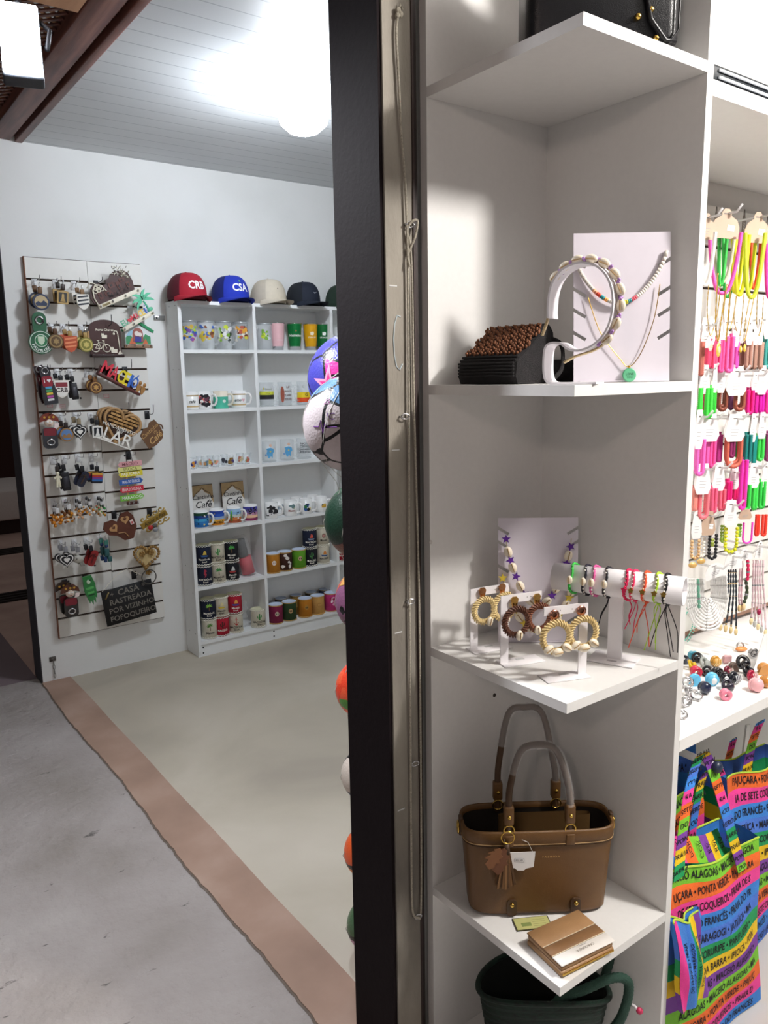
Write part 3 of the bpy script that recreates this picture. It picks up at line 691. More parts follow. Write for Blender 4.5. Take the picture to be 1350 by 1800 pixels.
# wallet
wc = pZ(ZS[3], 1002, 1668)
t = thing('wallet', 'tan zip wallet with a brown band and white flap strip', 'wallet', T(wc.x, wc.y, ZS[3]) @ RZ(-YAW+.50))
WT = mat('#a27c55', .45, bump=.2, bscale=800); wl, wd = .066, .050
b = B(); b.rbox((-wl, -wd, .001), (wl, wd, .0125), WT, .005, 3); b.rbox((-wl+.002, -wd+.002, .0126), (wl-.002, wd, .024), WT, .004, 3); b.build('body', t)
b = B(); b.rbox((-wl, -wd-.001, .0245), (wl, -wd+.026, .0275), mat('#efeae4', .4), .0012, 1); b.rbox((-wl, -wd+.0262, .0245), (wl, -wd+.052, .0276), mat('#83603f', .45), .0012, 1); b.rbox((-wl, -wd+.0522, .0245), (wl, wd, .0278), WT, .0012, 1)
b.tube([(-wl, -wd+.026, .0280), (wl, -wd+.026, .0280)], .0007, mat('#e7d9bf'), 4); b.tube([(-wl, -wd+.052, .0282), (wl, -wd+.052, .0282)], .0007, mat('#e7d9bf'), 4)
v, f = text_tris('CAROLINDA', .0075); b.add([(-x, -y, z) for x, y, z in v], f, mat('#6a5a4a'), T(.004, -wd+.014, .0278)); v, f = text_tris('real leather', .004); b.add([(-x, -y, z) for x, y, z in v], f, mat('#6a5a4a'), T(.004, -wd+.0215, .0278))
b.build('flap', t)
b = B()
for i in range(60):
    x = -wl+.004+i*(2*wl-.008)/59; b.box((x-.0007, -wd-.0012, .005), (x+.0007, -wd+.001, .0092), GOLD)
b.build('zipper', t, label='gold zipper teeth')
# green straw bag (bottom)
GRN = ramp_mat('green_straw', [(.35, '#04170f'), (.6, '#0d3325')], 60, 4, .6, 1, .004, stretch=(1, 1, 5))
gp = Vector((1.115, .975, .0)); Mgz = T(gp.x, gp.y, .0205) @ SX(1, 1, .93) @ RZ(-YAW+.1)
t = thing('straw_basket_bag', 'dark green woven straw basket bag in the bottom compartment', 'bag', Mgz)
b = B(); rs = []
for k in range(26):
    z = .225*k/25; sc = 1+.32*(z/.225); j = .003*(k % 2)
    rs.append([Vector(((.105*sc+j)*math.cos(2*PI*i/48), (.055*sc+j)*math.sin(2*PI*i/48), z+.014*math.cos(4*PI*i/48+PI)*z/.225*1.2+.018*(-math.cos(2*PI*i/48))*z/.225)) for i in range(48)])
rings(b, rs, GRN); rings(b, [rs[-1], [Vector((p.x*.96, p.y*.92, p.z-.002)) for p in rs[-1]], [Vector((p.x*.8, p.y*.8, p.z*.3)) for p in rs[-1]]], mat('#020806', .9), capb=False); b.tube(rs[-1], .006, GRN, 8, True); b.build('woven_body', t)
for s in (-1, 1):
    P = spline([(-.01, s*.055, .20), (.02, s*.055, .236), (.065, s*.052, .247), (.125, s*.05, .268), (.158, s*.05, .26), (.164, s*.05, .225), (.152, s*.05, .17), (.135, s*.045, .13)], 10)
    b = B(); b.tube(P, [.0105, .0094], mat('#25463a', .7, var=.2, scale=300, bump=1, bscale=500), 10); b.build('handle', t)
b = B(); b.tube([(.17, -.02, .175), (.18, -.05, .19), (.185, -.055, .18)], .003, mat('#ded8dc'), 6); b.ball((.187, -.055, .183), .0075, mat('#c4325a', .4), 10); b.build('bead_cord', t, label='white cord with a pink bead')
# black bags on the top shelf
tp0 = Vector((1.155, .94, ZS[0]+.001))
BLK = mat('#0e0e12', .28, var=.1, scale=50, bump=.25, bscale=600)
t = thing('black_handbag', 'glossy black handbag with gold studs on the top shelf', 'handbag', T(*tp0) @ RZ(-YAW))
b = B(); b.rbox((-.125, -.055, .006), (.128, .05, .21), BLK, .022, 4); b.build('body', t)
b = B(); b.tube([(.165*.0-.12, -.0565, .03), (-.10, -.0565, .012), (.105, -.0565, .012), (.122, -.0565, .035), (.124, -.0565, .2)], .002, BLK, 6); b.build('piping', t)
b = B(); b.tube([(.065, -.057, .10), (.075, -.06, .05), (.10, -.06, .018), (.12, -.05, .02)], .004, BLK, 6); b.build('strap', t)
for x, z in ((-.062, .030), (.075, .065), (.085, .022), (.055, .055)): b = B(); b.ball((x, -.058, z), .0055, GOLD, 12); b.build('gold_stud', t)
# ================================================================ ROPE ON THE PILLAR
ROPE = ramp_mat('cotton_rope', [(.3, '#a49c8c'), (.7, '#cfc8b8')], 300, 3, .9, .8, .002)
def pf(x, y, d=.006): q = pY(1.168, x, y); return Vector((q.x, 1.168-d, q.z))
t = thing('cotton_rope', 'thin pale rope tied high on the pillar and looped down its grey face', 'rope', T(*pf(718, 400)))
Mi = t.matrix_world.inverted()
b = B(); P = spline([pf(697, 22), pf(693, 60), pf(697, 140), pf(702, 240), pf(709, 330), pf(713, 470), pf(715, 700), pf(716, 1000), pf(718, 1250), pf(720, 1500), pf(722, 1595), pf(729, 1608, .011), pf(737, 1590), pf(737, 1400), pf(734, 1100), pf(731, 950), pf(724, 700), pf(721, 500), pf(717, 430), pf(712, 405), pf(719, 390, .012), pf(727, 392, .012), pf(722, 420, .012), pf(714, 448), pf(713, 470, .012)], 8)
b.tube(P, .0023, ROPE, 7, M=Mi); b.build('looped_cord', t)
b = B(); k = pf(697, 26)
for a in range(5): b.ball((k.x+.004*math.cos(a*2), k.y, k.z+.005*math.sin(a*2)), .005, ROPE, 8, Mi)
b.tube([pf(698, 24), pf(700, 10), pf(704, 20)], .002, ROPE, 6, M=Mi); b.build('knot', t)
for x, y, w in ((716, 396, 'uppermost'), (708, 732, 'second from the top'), (718, 1056, 'third from the top'), (726, 1340, 'second from the bottom'), (731, 1608, 'lowest')):
    p = pf(x, y, 0); t = thing('screw_eye', 'small metal screw eye holding rope on the pillar, %s' % w, 'screw eye', T(*p))
    b = B(); b.tube([(.008*math.cos(q), -.010+.004*math.sin(q*.5), .005*math.sin(q)) for q in [2*PI*i/14 for i in range(14)]], .0014, SHINY, 6, True); b.tube([(-.008, -.010, 0), (-.008, .0, 0)], .0016, SHINY, 6); b.build('eye', t)

# ================================================================ WALL OF SOUVENIRS
PL, PR, PT, PB = .9021, 1.4505, 2.0775, .2179; YP = DB-.018; NS = 18; PH = (PT-PB)/NS; SEAM = 1.185
SLAT = mat('#e4e2dc', .42, var=.03); BRN = mat('#8a5f4c', .8, var=.15)
for nm, x0, x1, dz, lab in (('l', PL, SEAM-.001, 0, 'left white grooved slatwall panel with a raw brown edge'), ('r', SEAM+.001, PR, -.006, 'right white grooved slatwall panel holding the big wooden plaques')):
    t = thing('slatwall_panel', lab, 'display panel', T((x0+x1)/2, DB, PB)); cx = (x0+x1)/2
    b = B()
    for k in range(NS):
        z0 = k*PH+.006+dz*(k > 0); z1 = (k+1)*PH-.004+(dz if k < NS-1 else 0)
        b.box((x0-cx, -.018, z0), (x1-cx, -.006, z1), SLAT)
    b.build('slats', t)
    b = B(); b.box((x0-cx, -.0059, 0), (x1-cx, -.0004, PT-PB), mat('#4a3a30', .8)); 
    if nm == 'l': b.box((x0-cx-.004, -.019, .0), (x0-cx-.0001, -.0002, PT-PB), BRN)
    b.build('backing', t)
    b = B()
    for zz in ((.35, 1.2, 1.72) if nm == 'l' else (.18, .9, 1.65)): b.ball(((.06 if nm == 'l' else -.02), -.018, zz), (.005, .002, .005), DARKM, 8)
    b.build('screw_heads', t)
for x, y, w in ((187, 696, 'right of the brown disc keychain'), (88, 713, 'under the striped bottle opener'), (110, 714, 'under the club shield keychain')):
    p = pY(YP-.0005, x, y); b = B(); b.box((-.013, -.0005, -.009), (.013, 0, .009), mat('#e7a3ac')); b.box((-.011, -.0009, -.007), (.011, -.0005, .007), mat('#f6e9e6')); b.text('R$ 15', .007, mat('#c87880'), T(0, -.0012, 0))
    b.build('price_sticker', None, T(*p), 'small pink price sticker on the slatwall %s' % w, 'sticker')

def wire_hook(x, y, desc, dark=False, up=False, L=.10):
    p = pY(YP, x, y); t = thing('display_hook', 'wire display hook carrying the '+desc, 'hook', T(p.x, YP, p.z)); m = DARKM if dark else SHINY
    b = B(); b.rbox((-.013, -.003, -.032), (.013, -.0003, .010), m if dark else mat('#dedede', .3), .001, 1); b.build('back_plate', t)
    b = B(); b.tube(spline([(0, -.003, 0), (0, -.03, -.004), (0, -L, 0), (0, -L-.012, .016 if not up else .045)], 5), .0018, m, 6); b.build('prong', t)
    return p
def kring(b, z0=0): b.tube([(.0, .011*math.cos(q), z0+.011*math.sin(q)) for q in [2*PI*i/14 for i in range(14)]], .0012, SHINY, 5, True)
GOLDW = mat('#a8894e', .4, .5); CR = mat('#e9e2cf', .5)
def fob(b, kind, c1, c2, s):
    m1 = mat(c1, .4, var=.1, scale=80); m2 = mat(c2, .45, var=.05)
    if kind == 'round':
        b.prism(circ(.036*s, 28), -.006, .004, m1); b.prism(circ(.030*s, 24), -.0075, -.006, m2); b.prism(circ(.024*s, 24), -.0085, -.0074, m1); b.prism(star(.017*s, 6, .6), -.0095, -.0084, m2)
    elif kind == 'badge':
        b.prism(circ(.034*s, 28), -.006, .004, m1); b.prism(circ(.027*s, 24), -.0075, -.006, m2); b.prism([(-.024*s, -.006), (-.012*s, .004), (-.002*s, -.004), (.01*s, .008), (.024*s, -.006), (.02*s, -.016*s), (-.02*s, -.016*s)], -.0085, -.0074, m1)
    elif kind == 'shield':
        b.prism(shield(.062*s, .076*s), -.006, .004, m1)
        for k in range(3): b.prism([(-.026*s, (.026-.018*k)*s), (-.026*s, (.018-.018*k)*s), (.026*s, (.026-.018*k)*s), (.026*s, (.034-.018*k)*s)], -.0078, -.006, m2)
    elif kind == 'crb':
        b.prism(shield(.066*s, .080*s), -.006, .004, m1); b.prism(shield(.056*s, .068*s), -.0068, -.006, m2); b.prism([(-.026*s, .010*s), (.026*s, .010*s), (.026*s, .030*s), (-.026*s, .030*s)], -.0076, -.0068, mat('#8a3038')); b.text('CRB', .028*s, mat('#3a2a2a'), T(0, -.0078, -.005*s), bold=.02)
    elif kind == 'heart':
        b.prism(heart(.036*s), -.006, .004, m1); b.prism(heart(.031*s), -.0072, -.006, m2); b.prism(heart(.025*s), -.008, -.0071, m1); b.prism(heart(.014*s), -.0088, -.0079, m2)
    elif kind == 'square':
        b.prism(rrect(.052*s, .060*s, .005), -.006, .004, m2); b.prism(rrect(.036*s, .044*s, .003), -.0072, -.006, m1); b.prism([(-.012*s, -.020*s), (.012*s, -.020*s), (.006*s, -.004), (.005*s, .014*s), (0, .018*s), (-.005*s, .014*s), (-.006*s, -.004)], -.0082, -.0071, m2)
    elif kind == 'doll':
        b.ball((0, -.002, .026*s), (.009, .007, .010), m1, 10); b.prism([(-.004, .018), (-.018, .008), (-.015, .0), (-.007, .006), (-.009, -.014), (-.011, -.040), (-.003, -.040), (0, -.018), (.003, -.040), (.011, -.040), (.009, -.014), (.007, .006), (.015, .0), (.018, .008), (.004, .018)], -.006, .003, m1)
    elif kind == 'strap':
        b.rbox((-.017*s, -.006, -.05*s), (.017*s, .006, .03*s), m1, .005); b.rbox((-.010*s, -.0075, -.035*s), (.010*s, -.006, .01*s), m2, .0006, 1)
    elif kind == 'sandal':
        b.prism(rrect(.034*s, .078*s, .015), -.007, .004, m1, RY(.55)); b.prism(rrect(.006*s, .05*s, .003), -.010, -.007, m2, RY(.55)); b.tube([(-.014*s, -.008, .01), (0, -.013, .022), (.014*s, -.008, .004)], .0022, m2, 6)
    elif kind == 'flag':
        b.rbox((-.030*s, -.008, -.028*s), (.030*s, .006, .028*s), m1, .006)
        for k, c in enumerate(('#d9a441', '#b5302e', '#7a3a8c', '#2f6fb0')): b.box((-.026*s, -.0095, (.016-.011*k)*s), (.026*s, -.0079, (.026-.011*k)*s), mat(c, .5))
    elif kind == 'beads':
        rr = random.Random(c1+c2)
        for k in range(16):
            cc = (c1, c1, c2, '#d68a1e', '#f0dcc0')[rr.randrange(5)]; b.ball((rr.uniform(-.022, .022)*s, rr.uniform(-.012, .01), rr.uniform(-.030, .024)*s), rr.uniform(.006, .010)*s, mat(cc, .4), 8)
        for q in (-.008, .0, .008): b.tube([(q, -.003, .02), (q*.6, 0, .062)], .0022, BLACK, 5)
    elif kind == 'figure':
        b.rbox((-.011*s, -.006, -.018*s), (.011*s, .006, .022*s), m1, .005); b.ball((0, 0, .032*s), .010, m2, 10); b.rbox((-.016*s, -.008, -.042*s), (-.002*s, .006, -.018*s), m2, .003); b.rbox((.002*s, -.008, -.042*s), (.020*s, .006, -.018*s), m1, .003)
    elif kind == 'fish':
        b.ball((0, 0, 0), (.026*s, .010, .020*s), m1, 12); b.prism([(.012*s, -.012*s), (.028*s, -.034*s), (.010*s, -.038*s), (.002*s, -.016*s)], -.004, .003, m2); b.ball((-.010*s, -.010, .005*s), .004, m2, 8)
def keychain(x, y, kind, c1, c2, s, desc, depth=.075, tilt=0, strap='#6b4a2c'):
    p = pY(YP-depth, x, y); t = thing('keychain', desc, 'keychain', T(*p) @ RY(tilt))
    b = B(); fob(b, kind, c1, c2, s); b.build('fob', t)
    b = B(); b.rbox((-.010, -.004, .034*s), (.010, .004, .062*s), mat(strap, .5), .003); b.build('strap', t); b = B(); kring(b, .072*s); b.build('split_ring', t)
KC = [ # hook px, fob px, kind, colours, size, tilt, description, strap
 ((60, 494), (72, 531), 'badge', '#27324e', '#b7a27a', 1.1, 0, 'round navy and gold keychain at the top left of the slatwall', '#6b4a2c'),
 ((97, 496), (110, 523), 'square', '#17140f', '#a8894e', 1.0, .1, 'black keychain with gold cross, next to the navy round one', '#2a1c14'),
 ((129, 498), (146, 531), 'shield', '#e6e2d8', '#20242c', .95, 0, 'white shield keychain with black stripes, top row', '#7a5a34'),
 ((89, 573), (98, 600), 'round', '#5b4327', '#9c8152', .95, 0, 'gold brown medal keychain beside the big green opener', '#5a3c22'),
 ((110, 573), (124, 605), 'shield', '#b9512f', '#e08a5e', 1.0, 0, 'orange red shield keychain with pale stripes', '#a8894e'),
 ((141, 574), (151, 606), 'round', '#7f7b34', '#c8b768', .95, 0, 'green gold round keychain touching the bicycle plaque', '#a8894e'),
 ((99, 652), (108, 684), 'crb', '#ece6dc', '#f2efe8', 1.05, 0, 'white club shield keychain reading CRB', '#1b1b1f'),
 ((123, 652), (130, 684), 'strap', '#16161a', '#3b3b42', 1.0, -.1, 'all black strap keychain in the third row', '#16161a'),
 ((152, 652), (168, 681), 'round', '#5e3a22', '#b98f4c', .85, 0, 'brown wooden disc keychain with a gold rim', '#8a5f34'),
 ((105, 729), (117, 764), 'badge', '#9c7447', '#5e84b8', .95, 0, 'round brown keychain with a blue painted centre', '#2a1d17'),
 ((131, 729), (140, 759), 'heart', '#15151a', '#f0eee8', 1.05, 0, 'black heart keychain with a white heart outline', '#8f8166'),
 ((158, 729), (171, 759), 'square', '#1a1d22', '#eceae4', .95, .05, 'white square frame keychain with a small statue', '#1b1c20'),
 ((92, 805), (102, 842), 'doll', '#e6dfc4', '#e6dfc4', 1.0, 0, 'cream doll shaped keychain in the fifth row', '#2a211c'),
 ((112, 804), (115, 842), 'strap', '#14141a', '#2b2b33', 1.15, -.08, 'thick bundle of black strap keychains beside the cream doll', '#14141a'),
 ((136, 801), (146, 842), 'sandal', '#1b1f33', '#46301f', 1.05, 0, 'dark blue sandal keychain leaning right', '#14141a'),
 ((160, 800), (170, 840), 'flag', '#181a20', '#fff', .95, .1, 'black keychain with rainbow striped front', '#14141a'),
 ((94, 880), (102, 915), 'beads', '#e08c1c', '#f5d23a', 1.0, 0, 'orange and yellow beaded figure keychain, far left of the bead row', '#d8d8d8'),
 ((113, 879), (122, 908), 'beads', '#7a4a22', '#efb52e', 1.0, 0, 'brown and yellow beaded figure keychain, second of the bead row', '#d8d8d8'),
 ((133, 877), (141, 903), 'beads', '#e9b98f', '#3c87c9', .8, 0, 'peach and blue beaded figure keychain, third of the bead row', '#d8d8d8'),
 ((149, 876), (159, 899), 'beads', '#e8e4dc', '#55a6dc', .85, 0, 'white and light blue beaded figure keychain, fourth of the bead row', '#d8d8d8'),
 ((170, 875), (180, 898), 'beads', '#3f9a50', '#c4583c', .8, 0, 'green and red beaded figure keychain at the right end of the bead row', '#d8d8d8'),
 ((105, 952), (117, 984), 'heart', '#15161b', '#e8e4e0', 1.1, 0, 'black heart keychain with thin white rim in the seventh row', '#8a8a8e'),
 ((130, 951), (138, 983), 'fish', '#b8b4aa', '#8a8880', 1.0, 0, 'grey white fish keychain', '#8a8a8e'),
 ((151, 948), (163, 981), 'sandal', '#8b1d1d', '#5a1010', 1.05, -.1, 'dark red long keychain with a carved front', '#1d1b22'),
 ((175, 945), (188, 972), 'figure', '#2a5a5c', '#1d3a66', 1.1, 0, 'teal and blue figure keychain beside the brown plaque', '#3b7a6e')]
for hk, fb, kd, c1, c2, s, ti, ds, st in KC:
    c2 = '#ffffff' if c2 == '#fff' else c2
    wire_hook(hk[0], hk[1], ds)
    keychain(fb[0], fb[1], kd, c1, c2, s, ds, .075, ti, st)
    if kd not in ('beads', 'doll'):
        keychain(fb[0]-7, fb[1]-3, kd, c1, c2, s, 'matching keychain hanging just behind the '+ds, .048, ti-.1, st)
    elif kd == 'beads': keychain(fb[0]-5, fb[1]-4, kd, c1, c2, s*.9, 'second charm hanging just behind the '+ds, .045, ti, st)

def rot2(poly, a): return [(x*math.cos(a)-z*math.sin(a), x*math.sin(a)+z*math.cos(a)) for x, z in poly]
def opener(x, y, h, desc, c1, c2, style, hook, tilt=0, depth=.06):
    wire_hook(hook[0], hook[1], desc, True); p = pY(YP-depth, x, y); t = thing('bottle_opener', desc, 'bottle opener', T(*p) @ RY(tilt)); m1 = mat(c1, .35, coat=.3); m2 = mat(c2, .4)
    b = B()
    if style == 'club':
        b.prism(circ(.055, 32, 0, -.025), -.008, .006, m1); b.prism(rrect(.062, .10, .028, 0, .062), -.007, .005, m1); b.build('body', t)
        b = B(); b.tube([(.016*math.cos(q), -.009, .075+.016*math.sin(q)) for q in [2*PI*i/20 for i in range(20)]], .005, SHINY, 8, True); b.build('cap_lifter', t)
        b = B(); b.prism(circ(.051, 32, 0, -.025), -.0095, -.008, mat('#dfe8dc')); b.prism(circ(.048, 32, 0, -.025), -.0105, -.0094, m1); b.prism(circ(.029, 28, 0, -.018), -.0115, -.0104, mat('#dfe8dc')); b.prism(circ(.026, 28, 0, -.018), -.0122, -.0114, mat('#2c7a4c')); b.prism(shield(.030, .038), -.013, -.0121, mat('#c9d8bf'), T(0, 0, -.018))
        for i, ch in enumerate('PALMEIRAS'):
            a = math.radians(-160+i*17.5); R = .0385; b.text(ch, .019, mat('#f4f6f0'), T(R*math.cos(a), -.0112, -.025+R*math.sin(a)) @ RY(-(a+PI/2)), bold=.02)
        b.build('club_badge', t)
    elif style == 'bottle':
        b.prism([(-.030, -.085), (.030, -.085), (.034, -.05), (.030, .0), (.018, .035), (.024, .06), (.020, .090), (-.020, .090), (-.024, .06), (-.018, .035), (-.030, .0), (-.034, -.05)], -.008, .006, m1); b.build('body', t)
        b = B(); b.tube([(.014*math.cos(q), -.009, .073+.014*math.sin(q)) for q in [2*PI*i/20 for i in range(20)]], .004, SHINY, 8, True); b.build('cap_lifter', t)
        b = B(); b.prism(rrect(.046, .052, .012, 0, .022), -.0095, -.008, m2)
        for k, c in enumerate(('#4aa0c8', '#48a060', '#e8c84a', '#b04aa0', '#e0e0e0')): b.box((-.014, -.0105, -.012-.014*k), (.014, -.0081, -.002-.014*k), mat(c))
        b.text('I', .03, mat('#f2f2f2'), T(-.012, -.0105, .026)); b.prism(heart(.009), -.0108, -.0094, mat('#f2f2f2'), T(.008, 0, .026)); b.build('painted_front', t)
    elif style == 'doll':
        b.prism(rrect(.066, .100, .020, 0, -.035), -.009, .006, m1); b.build('body', t)
        b = B(); b.prism([(-.045, .040), (-.040, .062), (-.022, .078), (0, .084), (.022, .078), (.040, .062), (.045, .040), (.020, .048), (-.020, .048)], -.012, .004, m2)
        for s in (-1, 0, 1): b.prism(star(.007, 6, .6, s*.02, .064), -.014, -.012, mat('#c99a3a'))
        b.build('hat', t)
        b = B(); b.ball((0, -.004, .038), (.022, .012, .022), mat('#e9d6c4', .5), 14); b.ball((-.008, -.016, .042), (.006, .002, .004), mat('#fff'.replace('fff', 'ffffff')), 8); b.ball((.008, -.016, .042), (.006, .002, .004), mat('#ffffff'), 8); b.box((-.006, -.0175, .027), (.006, -.015, .029), mat('#8a3030')); b.build('face', t)
        b = B(); b.prism(rrect(.056, .036, .008, 0, -.006), -.0105, -.009, mat('#7d1f2c')); b.prism([(.018, .012), (.040, .016), (.044, .034), (.024, .036)], -.013, -.010, mat('#efdcd8')); b.build('red_shirt', t)
        b = B(); b.tube([(.016*math.cos(q), -.011, -.055+.013*math.sin(q)) for q in [2*PI*i/20 for i in range(20)]], .0045, SHINY, 8, True); b.build('cap_lifter', t)
    elif style == 'green':
        b.prism([(-.022, .075), (.020, .075), (.030, .03), (.028, -.02), (.024, -.05), (.018, -.04), (.014, -.072), (.006, -.048), (0, -.078), (-.007, -.05), (-.014, -.068), (-.020, -.04), (-.028, -.0)], -.009, .006, m1); b.build('body', t)
        b = B(); b.ball((0, -.010, .045), (.010, .003, .012), mat('#d8ead0'), 10); b.prism(rrect(.04, .012, .004, 0, .012), -.0105, -.009, m2); b.prism(rrect(.034, .010, .004, 0, -.012), -.0105, -.009, m2); b.box((-.016, -.0105, -.028), (.016, -.009, -.022), mat('#0f3d1c')); b.build('carved_front', t)
opener(71, 592, 60, 'big green bottle opener with round club badge reading PALMEIRAS', '#1c5a38', '#0f3d26', 'club', (66, 570))
opener(84, 679, 64, 'dark bottle shaped opener with a red top and rainbow stripes', '#1d1c24', '#8f2030', 'bottle', (78, 648), -.12, .075)
opener(76, 676, 64, 'dark bottle shaped opener half hidden behind the rainbow striped one', '#2c1018', '#5c1420', 'bottle', (74, 648), -.2, .04)
opener(87, 757, 56, 'doll shaped bottle opener with red brown hat in the fourth row', '#2a2a30', '#7a2f20', 'doll', (80, 727))
opener(124, 1055, 66, 'doll shaped bottle opener with leather brown hat, lowest on the slatwall', '#26201f', '#5a3020', 'doll', (117, 1024))
opener(115, 1050, 66, 'dark doll opener tucked behind the lowest brown hatted one', '#15130f', '#2a1812', 'doll', (113, 1022), -.1, .03)
opener(158, 1037, 50, 'bright green jagged bottle opener near the black sign', '#1f7a35', '#59b25e', 'green', (149, 1014), -.14)

# ---- plaques
def plaque(name, x, y, desc, tilt=0, depth=.05, cat='key holder'):
    p = pY(YP-depth, x, y); return thing(name, desc, cat, T(*p) @ RY(tilt))
def knobs(t, pts, m=None):
    for (x, z) in pts:
        b = B(); b.tube([(x, -.004, z), (x, -.016, z), (x, -.020, z+.006)], .0028, m or SHINY, 7); b.ball((x, -.020, z+.006), .004, m or SHINY, 8); b.build('peg', t)
def palm(b, M, m, s=1):
    b.tube([(0, 0, 0), (.004*s, 0, .02*s), (.002*s, 0, .045*s)], .004*s, m, 6, M=M)
    for a in (-.2, .45, 1.1, 2.0, 2.7, 3.4):
        b.prism([(0, .003*s), (.016*s, .010*s), (.036*s, .002*s), (.046*s, -.012*s), (.030*s, -.006*s), (.014*s, -.003*s)], -.003, .003, m, M @ T(.002*s, 0, .047*s) @ (SX(1, 1, 1) if a < 1.57 else SX(-1, 1, 1)) @ RY(-(a if a < 1.57 else PI-a)))
DKW = mat('#42231f', .5, var=.15)
tl = -math.radians(24)
t = plaque('key_holder', 197, 507, 'large dark brown wooden key holder with carved village on a cream bar, top of slatwall', tl, .075)
b = B(); b.prism([(-.115, -.035), (-.12, .0), (-.10, .035), (-.075, .05), (-.05, .045), (-.045, .03), (-.02, .03), (-.015, .045), (.01, .050), (.02, .062), (.045, .068), (.085, .060), (.105, .04), (.11, .0), (.10, -.045), (-.09, -.045)], -.006, .004, DKW); b.build('back_board', t)
b = B()
for k, (x, z, w, h) in enumerate([(-.07, -.01, .02, .035), (-.03, -.012, .035, .02), (.0, .015, .03, .024), (.035, -.005, .02, .05), (.06, .02, .028, .02), (.08, -.012, .02, .03), (-.005, -.022, .02, .012)]): b.prism(rrect(w, h, .002, x, z), -.0085, -.006, mat('#5b332c', .6)); b.prism(rrect(w*.35, h*.4, .001, x, z), -.0095, -.0085, mat('#160b0a'))
b.text('MACEIÓ', .03, mat('#2a1412'), T(.02, -.010, -.028), bold=.02); b.build('carved_village', t)
b = B(); b.tube([(x, -.010, z) for x, z in [(-.10, -.055), (-.105, -.01), (-.095, .025), (-.07, .045), (-.045, .03), (-.035, .0)]], .0035, CR, 6); b.tube([(-.115, -.012, .045), (-.09, -.012, .062), (-.07, -.012, .05)], .003, CR, 6)
for q in range(5): b.tube([(-.072+.011*math.cos(2*PI*i/12)+q*.008-.012, -.011, .018+.011*math.sin(2*PI*i/12)+(q % 2)*.01) for i in range(12)], .0022, CR, 5, True)
b.build('cream_fretwork', t)
b = B(); rr = random.Random(9)
for k in range(60):
    x = rr.uniform(.035, .105); z = .055+rr.uniform(-.01, .035)-(x-.05)*.5; a = rr.uniform(0, 6.28); b.tube([(x, -.008, z), (x+.011*math.cos(a), -.012, z+.011*math.sin(a))], .0016, mat(('#d9d3c2', '#8f8a70', '#e9e4d8', '#4a4436')[k % 4]), 4)
b.build('dry_foliage', t, label='pale cut foliage')
b = B(); b.rbox((-.105, -.012, -.066), (.125, .004, -.045), CR, .002); b.box((-.085, -.0135, -.061), (-.045, -.0119, -.050), mat('#9b8c5c')); b.text('Lembrança', .008, mat('#4a3c2c'), T(-.065, -.0142, -.0555)); b.build('cream_bar', t)
knobs(t, [(-.095, -.058), (-.03, -.058), (.04, -.058), (.11, -.058)])
wire_hook(168, 497, 'big brown village key holder', True)

t = plaque('key_holder', 239, 558, 'slanting key holder reading EU love MACEIÓ in coloured letters under a palm', -math.radians(29.5), .085)
b = B(); b.rbox((-.092, -.008, -.030), (.092, .004, -.010), CR, .002); b.build('cream_bar', t)
x = -.082
for ch, c in (('E', '#5fae8a'), ('U', '#5fae8a'), ('♥', '#d8434f'), ('M', '#d8434f'), ('A', '#d8434f'), ('C', '#e8c23c'), ('E', '#e8c23c'), ('I', '#3e62b8'), ('O', '#3e62b8')):
    b = B(); w = {'M': .024, '♥': .022, 'I': .010}.get(ch, .0175)
    if ch == '♥': b.prism(heart(.0125), -.006, .003, mat(c), T(x+w/2, 0, .003))
    else: b.letter(ch, .040, w, mat(c, .4), T(x+w/2, 0, .004), .005, .02)
    b.build('letter', t); x += w+.0005
b = B(); b.text("'", .03, mat('#3e62b8'), T(.070, 0, .020), extrude=.004, bold=.03); b.build('letter', t)
b = B(); palm(b, T(.075, 0, -.006), mat('#5fc39a', .5), 1.25); b.ball((.088, 0, .0), (.014, .005, .010), mat('#5fc39a'), 8); b.build('palm', t)
knobs(t, [(-.085, -.022), (-.03, -.022), (.028, -.022), (.084, -.022)]); wire_hook(228, 541, 'slanting coloured EU love MACEIÓ key holder')

t = plaque('key_holder', 184, 594, 'dark brown arch topped key holder with cream bicycle, lamp post and cats', 0, .06)
b = B(); b.prism([(-.075, -.080), (.078, -.080), (.078, .045)]+[(.0015+.0765*math.cos(a), .045+.042*math.sin(a)) for a in [PI*i/12 for i in range(1, 12)]]+[(-.075, .045)], -.006, .004, DKW); b.build('arched_board', t)
b = B(); b.rbox((-.078, -.035, -.094), (.080, .004, -.0801), mat('#2b1512', .5), .002); b.build('shelf', t)
b = B()
for cx in (-.050, .004): b.tube([(cx+.018*math.cos(2*PI*i/20), -.008, -.050+.018*math.sin(2*PI*i/20)) for i in range(20)], .0022, CR, 6, True)
for a in ([(-.05, -.05), (-.034, -.022), (-.008, -.026), (-.022, -.052), (-.05, -.05)], [(-.034, -.022), (-.022, -.052)], [(.004, -.05), (-.010, -.016)], [(-.016, -.013), (-.004, -.015)], [(-.034, -.022), (-.036, -.014)], [(-.042, -.013), (-.03, -.014)]): b.tube([(p[0], -.008, p[1]) for p in a], .0018, CR, 5)
b.build('bicycle', t)
b = B(); b.tube([(p[0], -.008, p[1]) for p in [(.068, -.075), (.066, -.03), (.062, .02), (.058, .032), (.048, .034), (.043, .026)]], .0026, CR, 6); b.prism([(.056, -.080), (.080, -.080), (.070, -.062), (.066, -.062)], -.010, -.006, CR); b.ball((.043, -.008, .020), (.006, .003, .007), CR, 8); b.build('street_lamp', t)
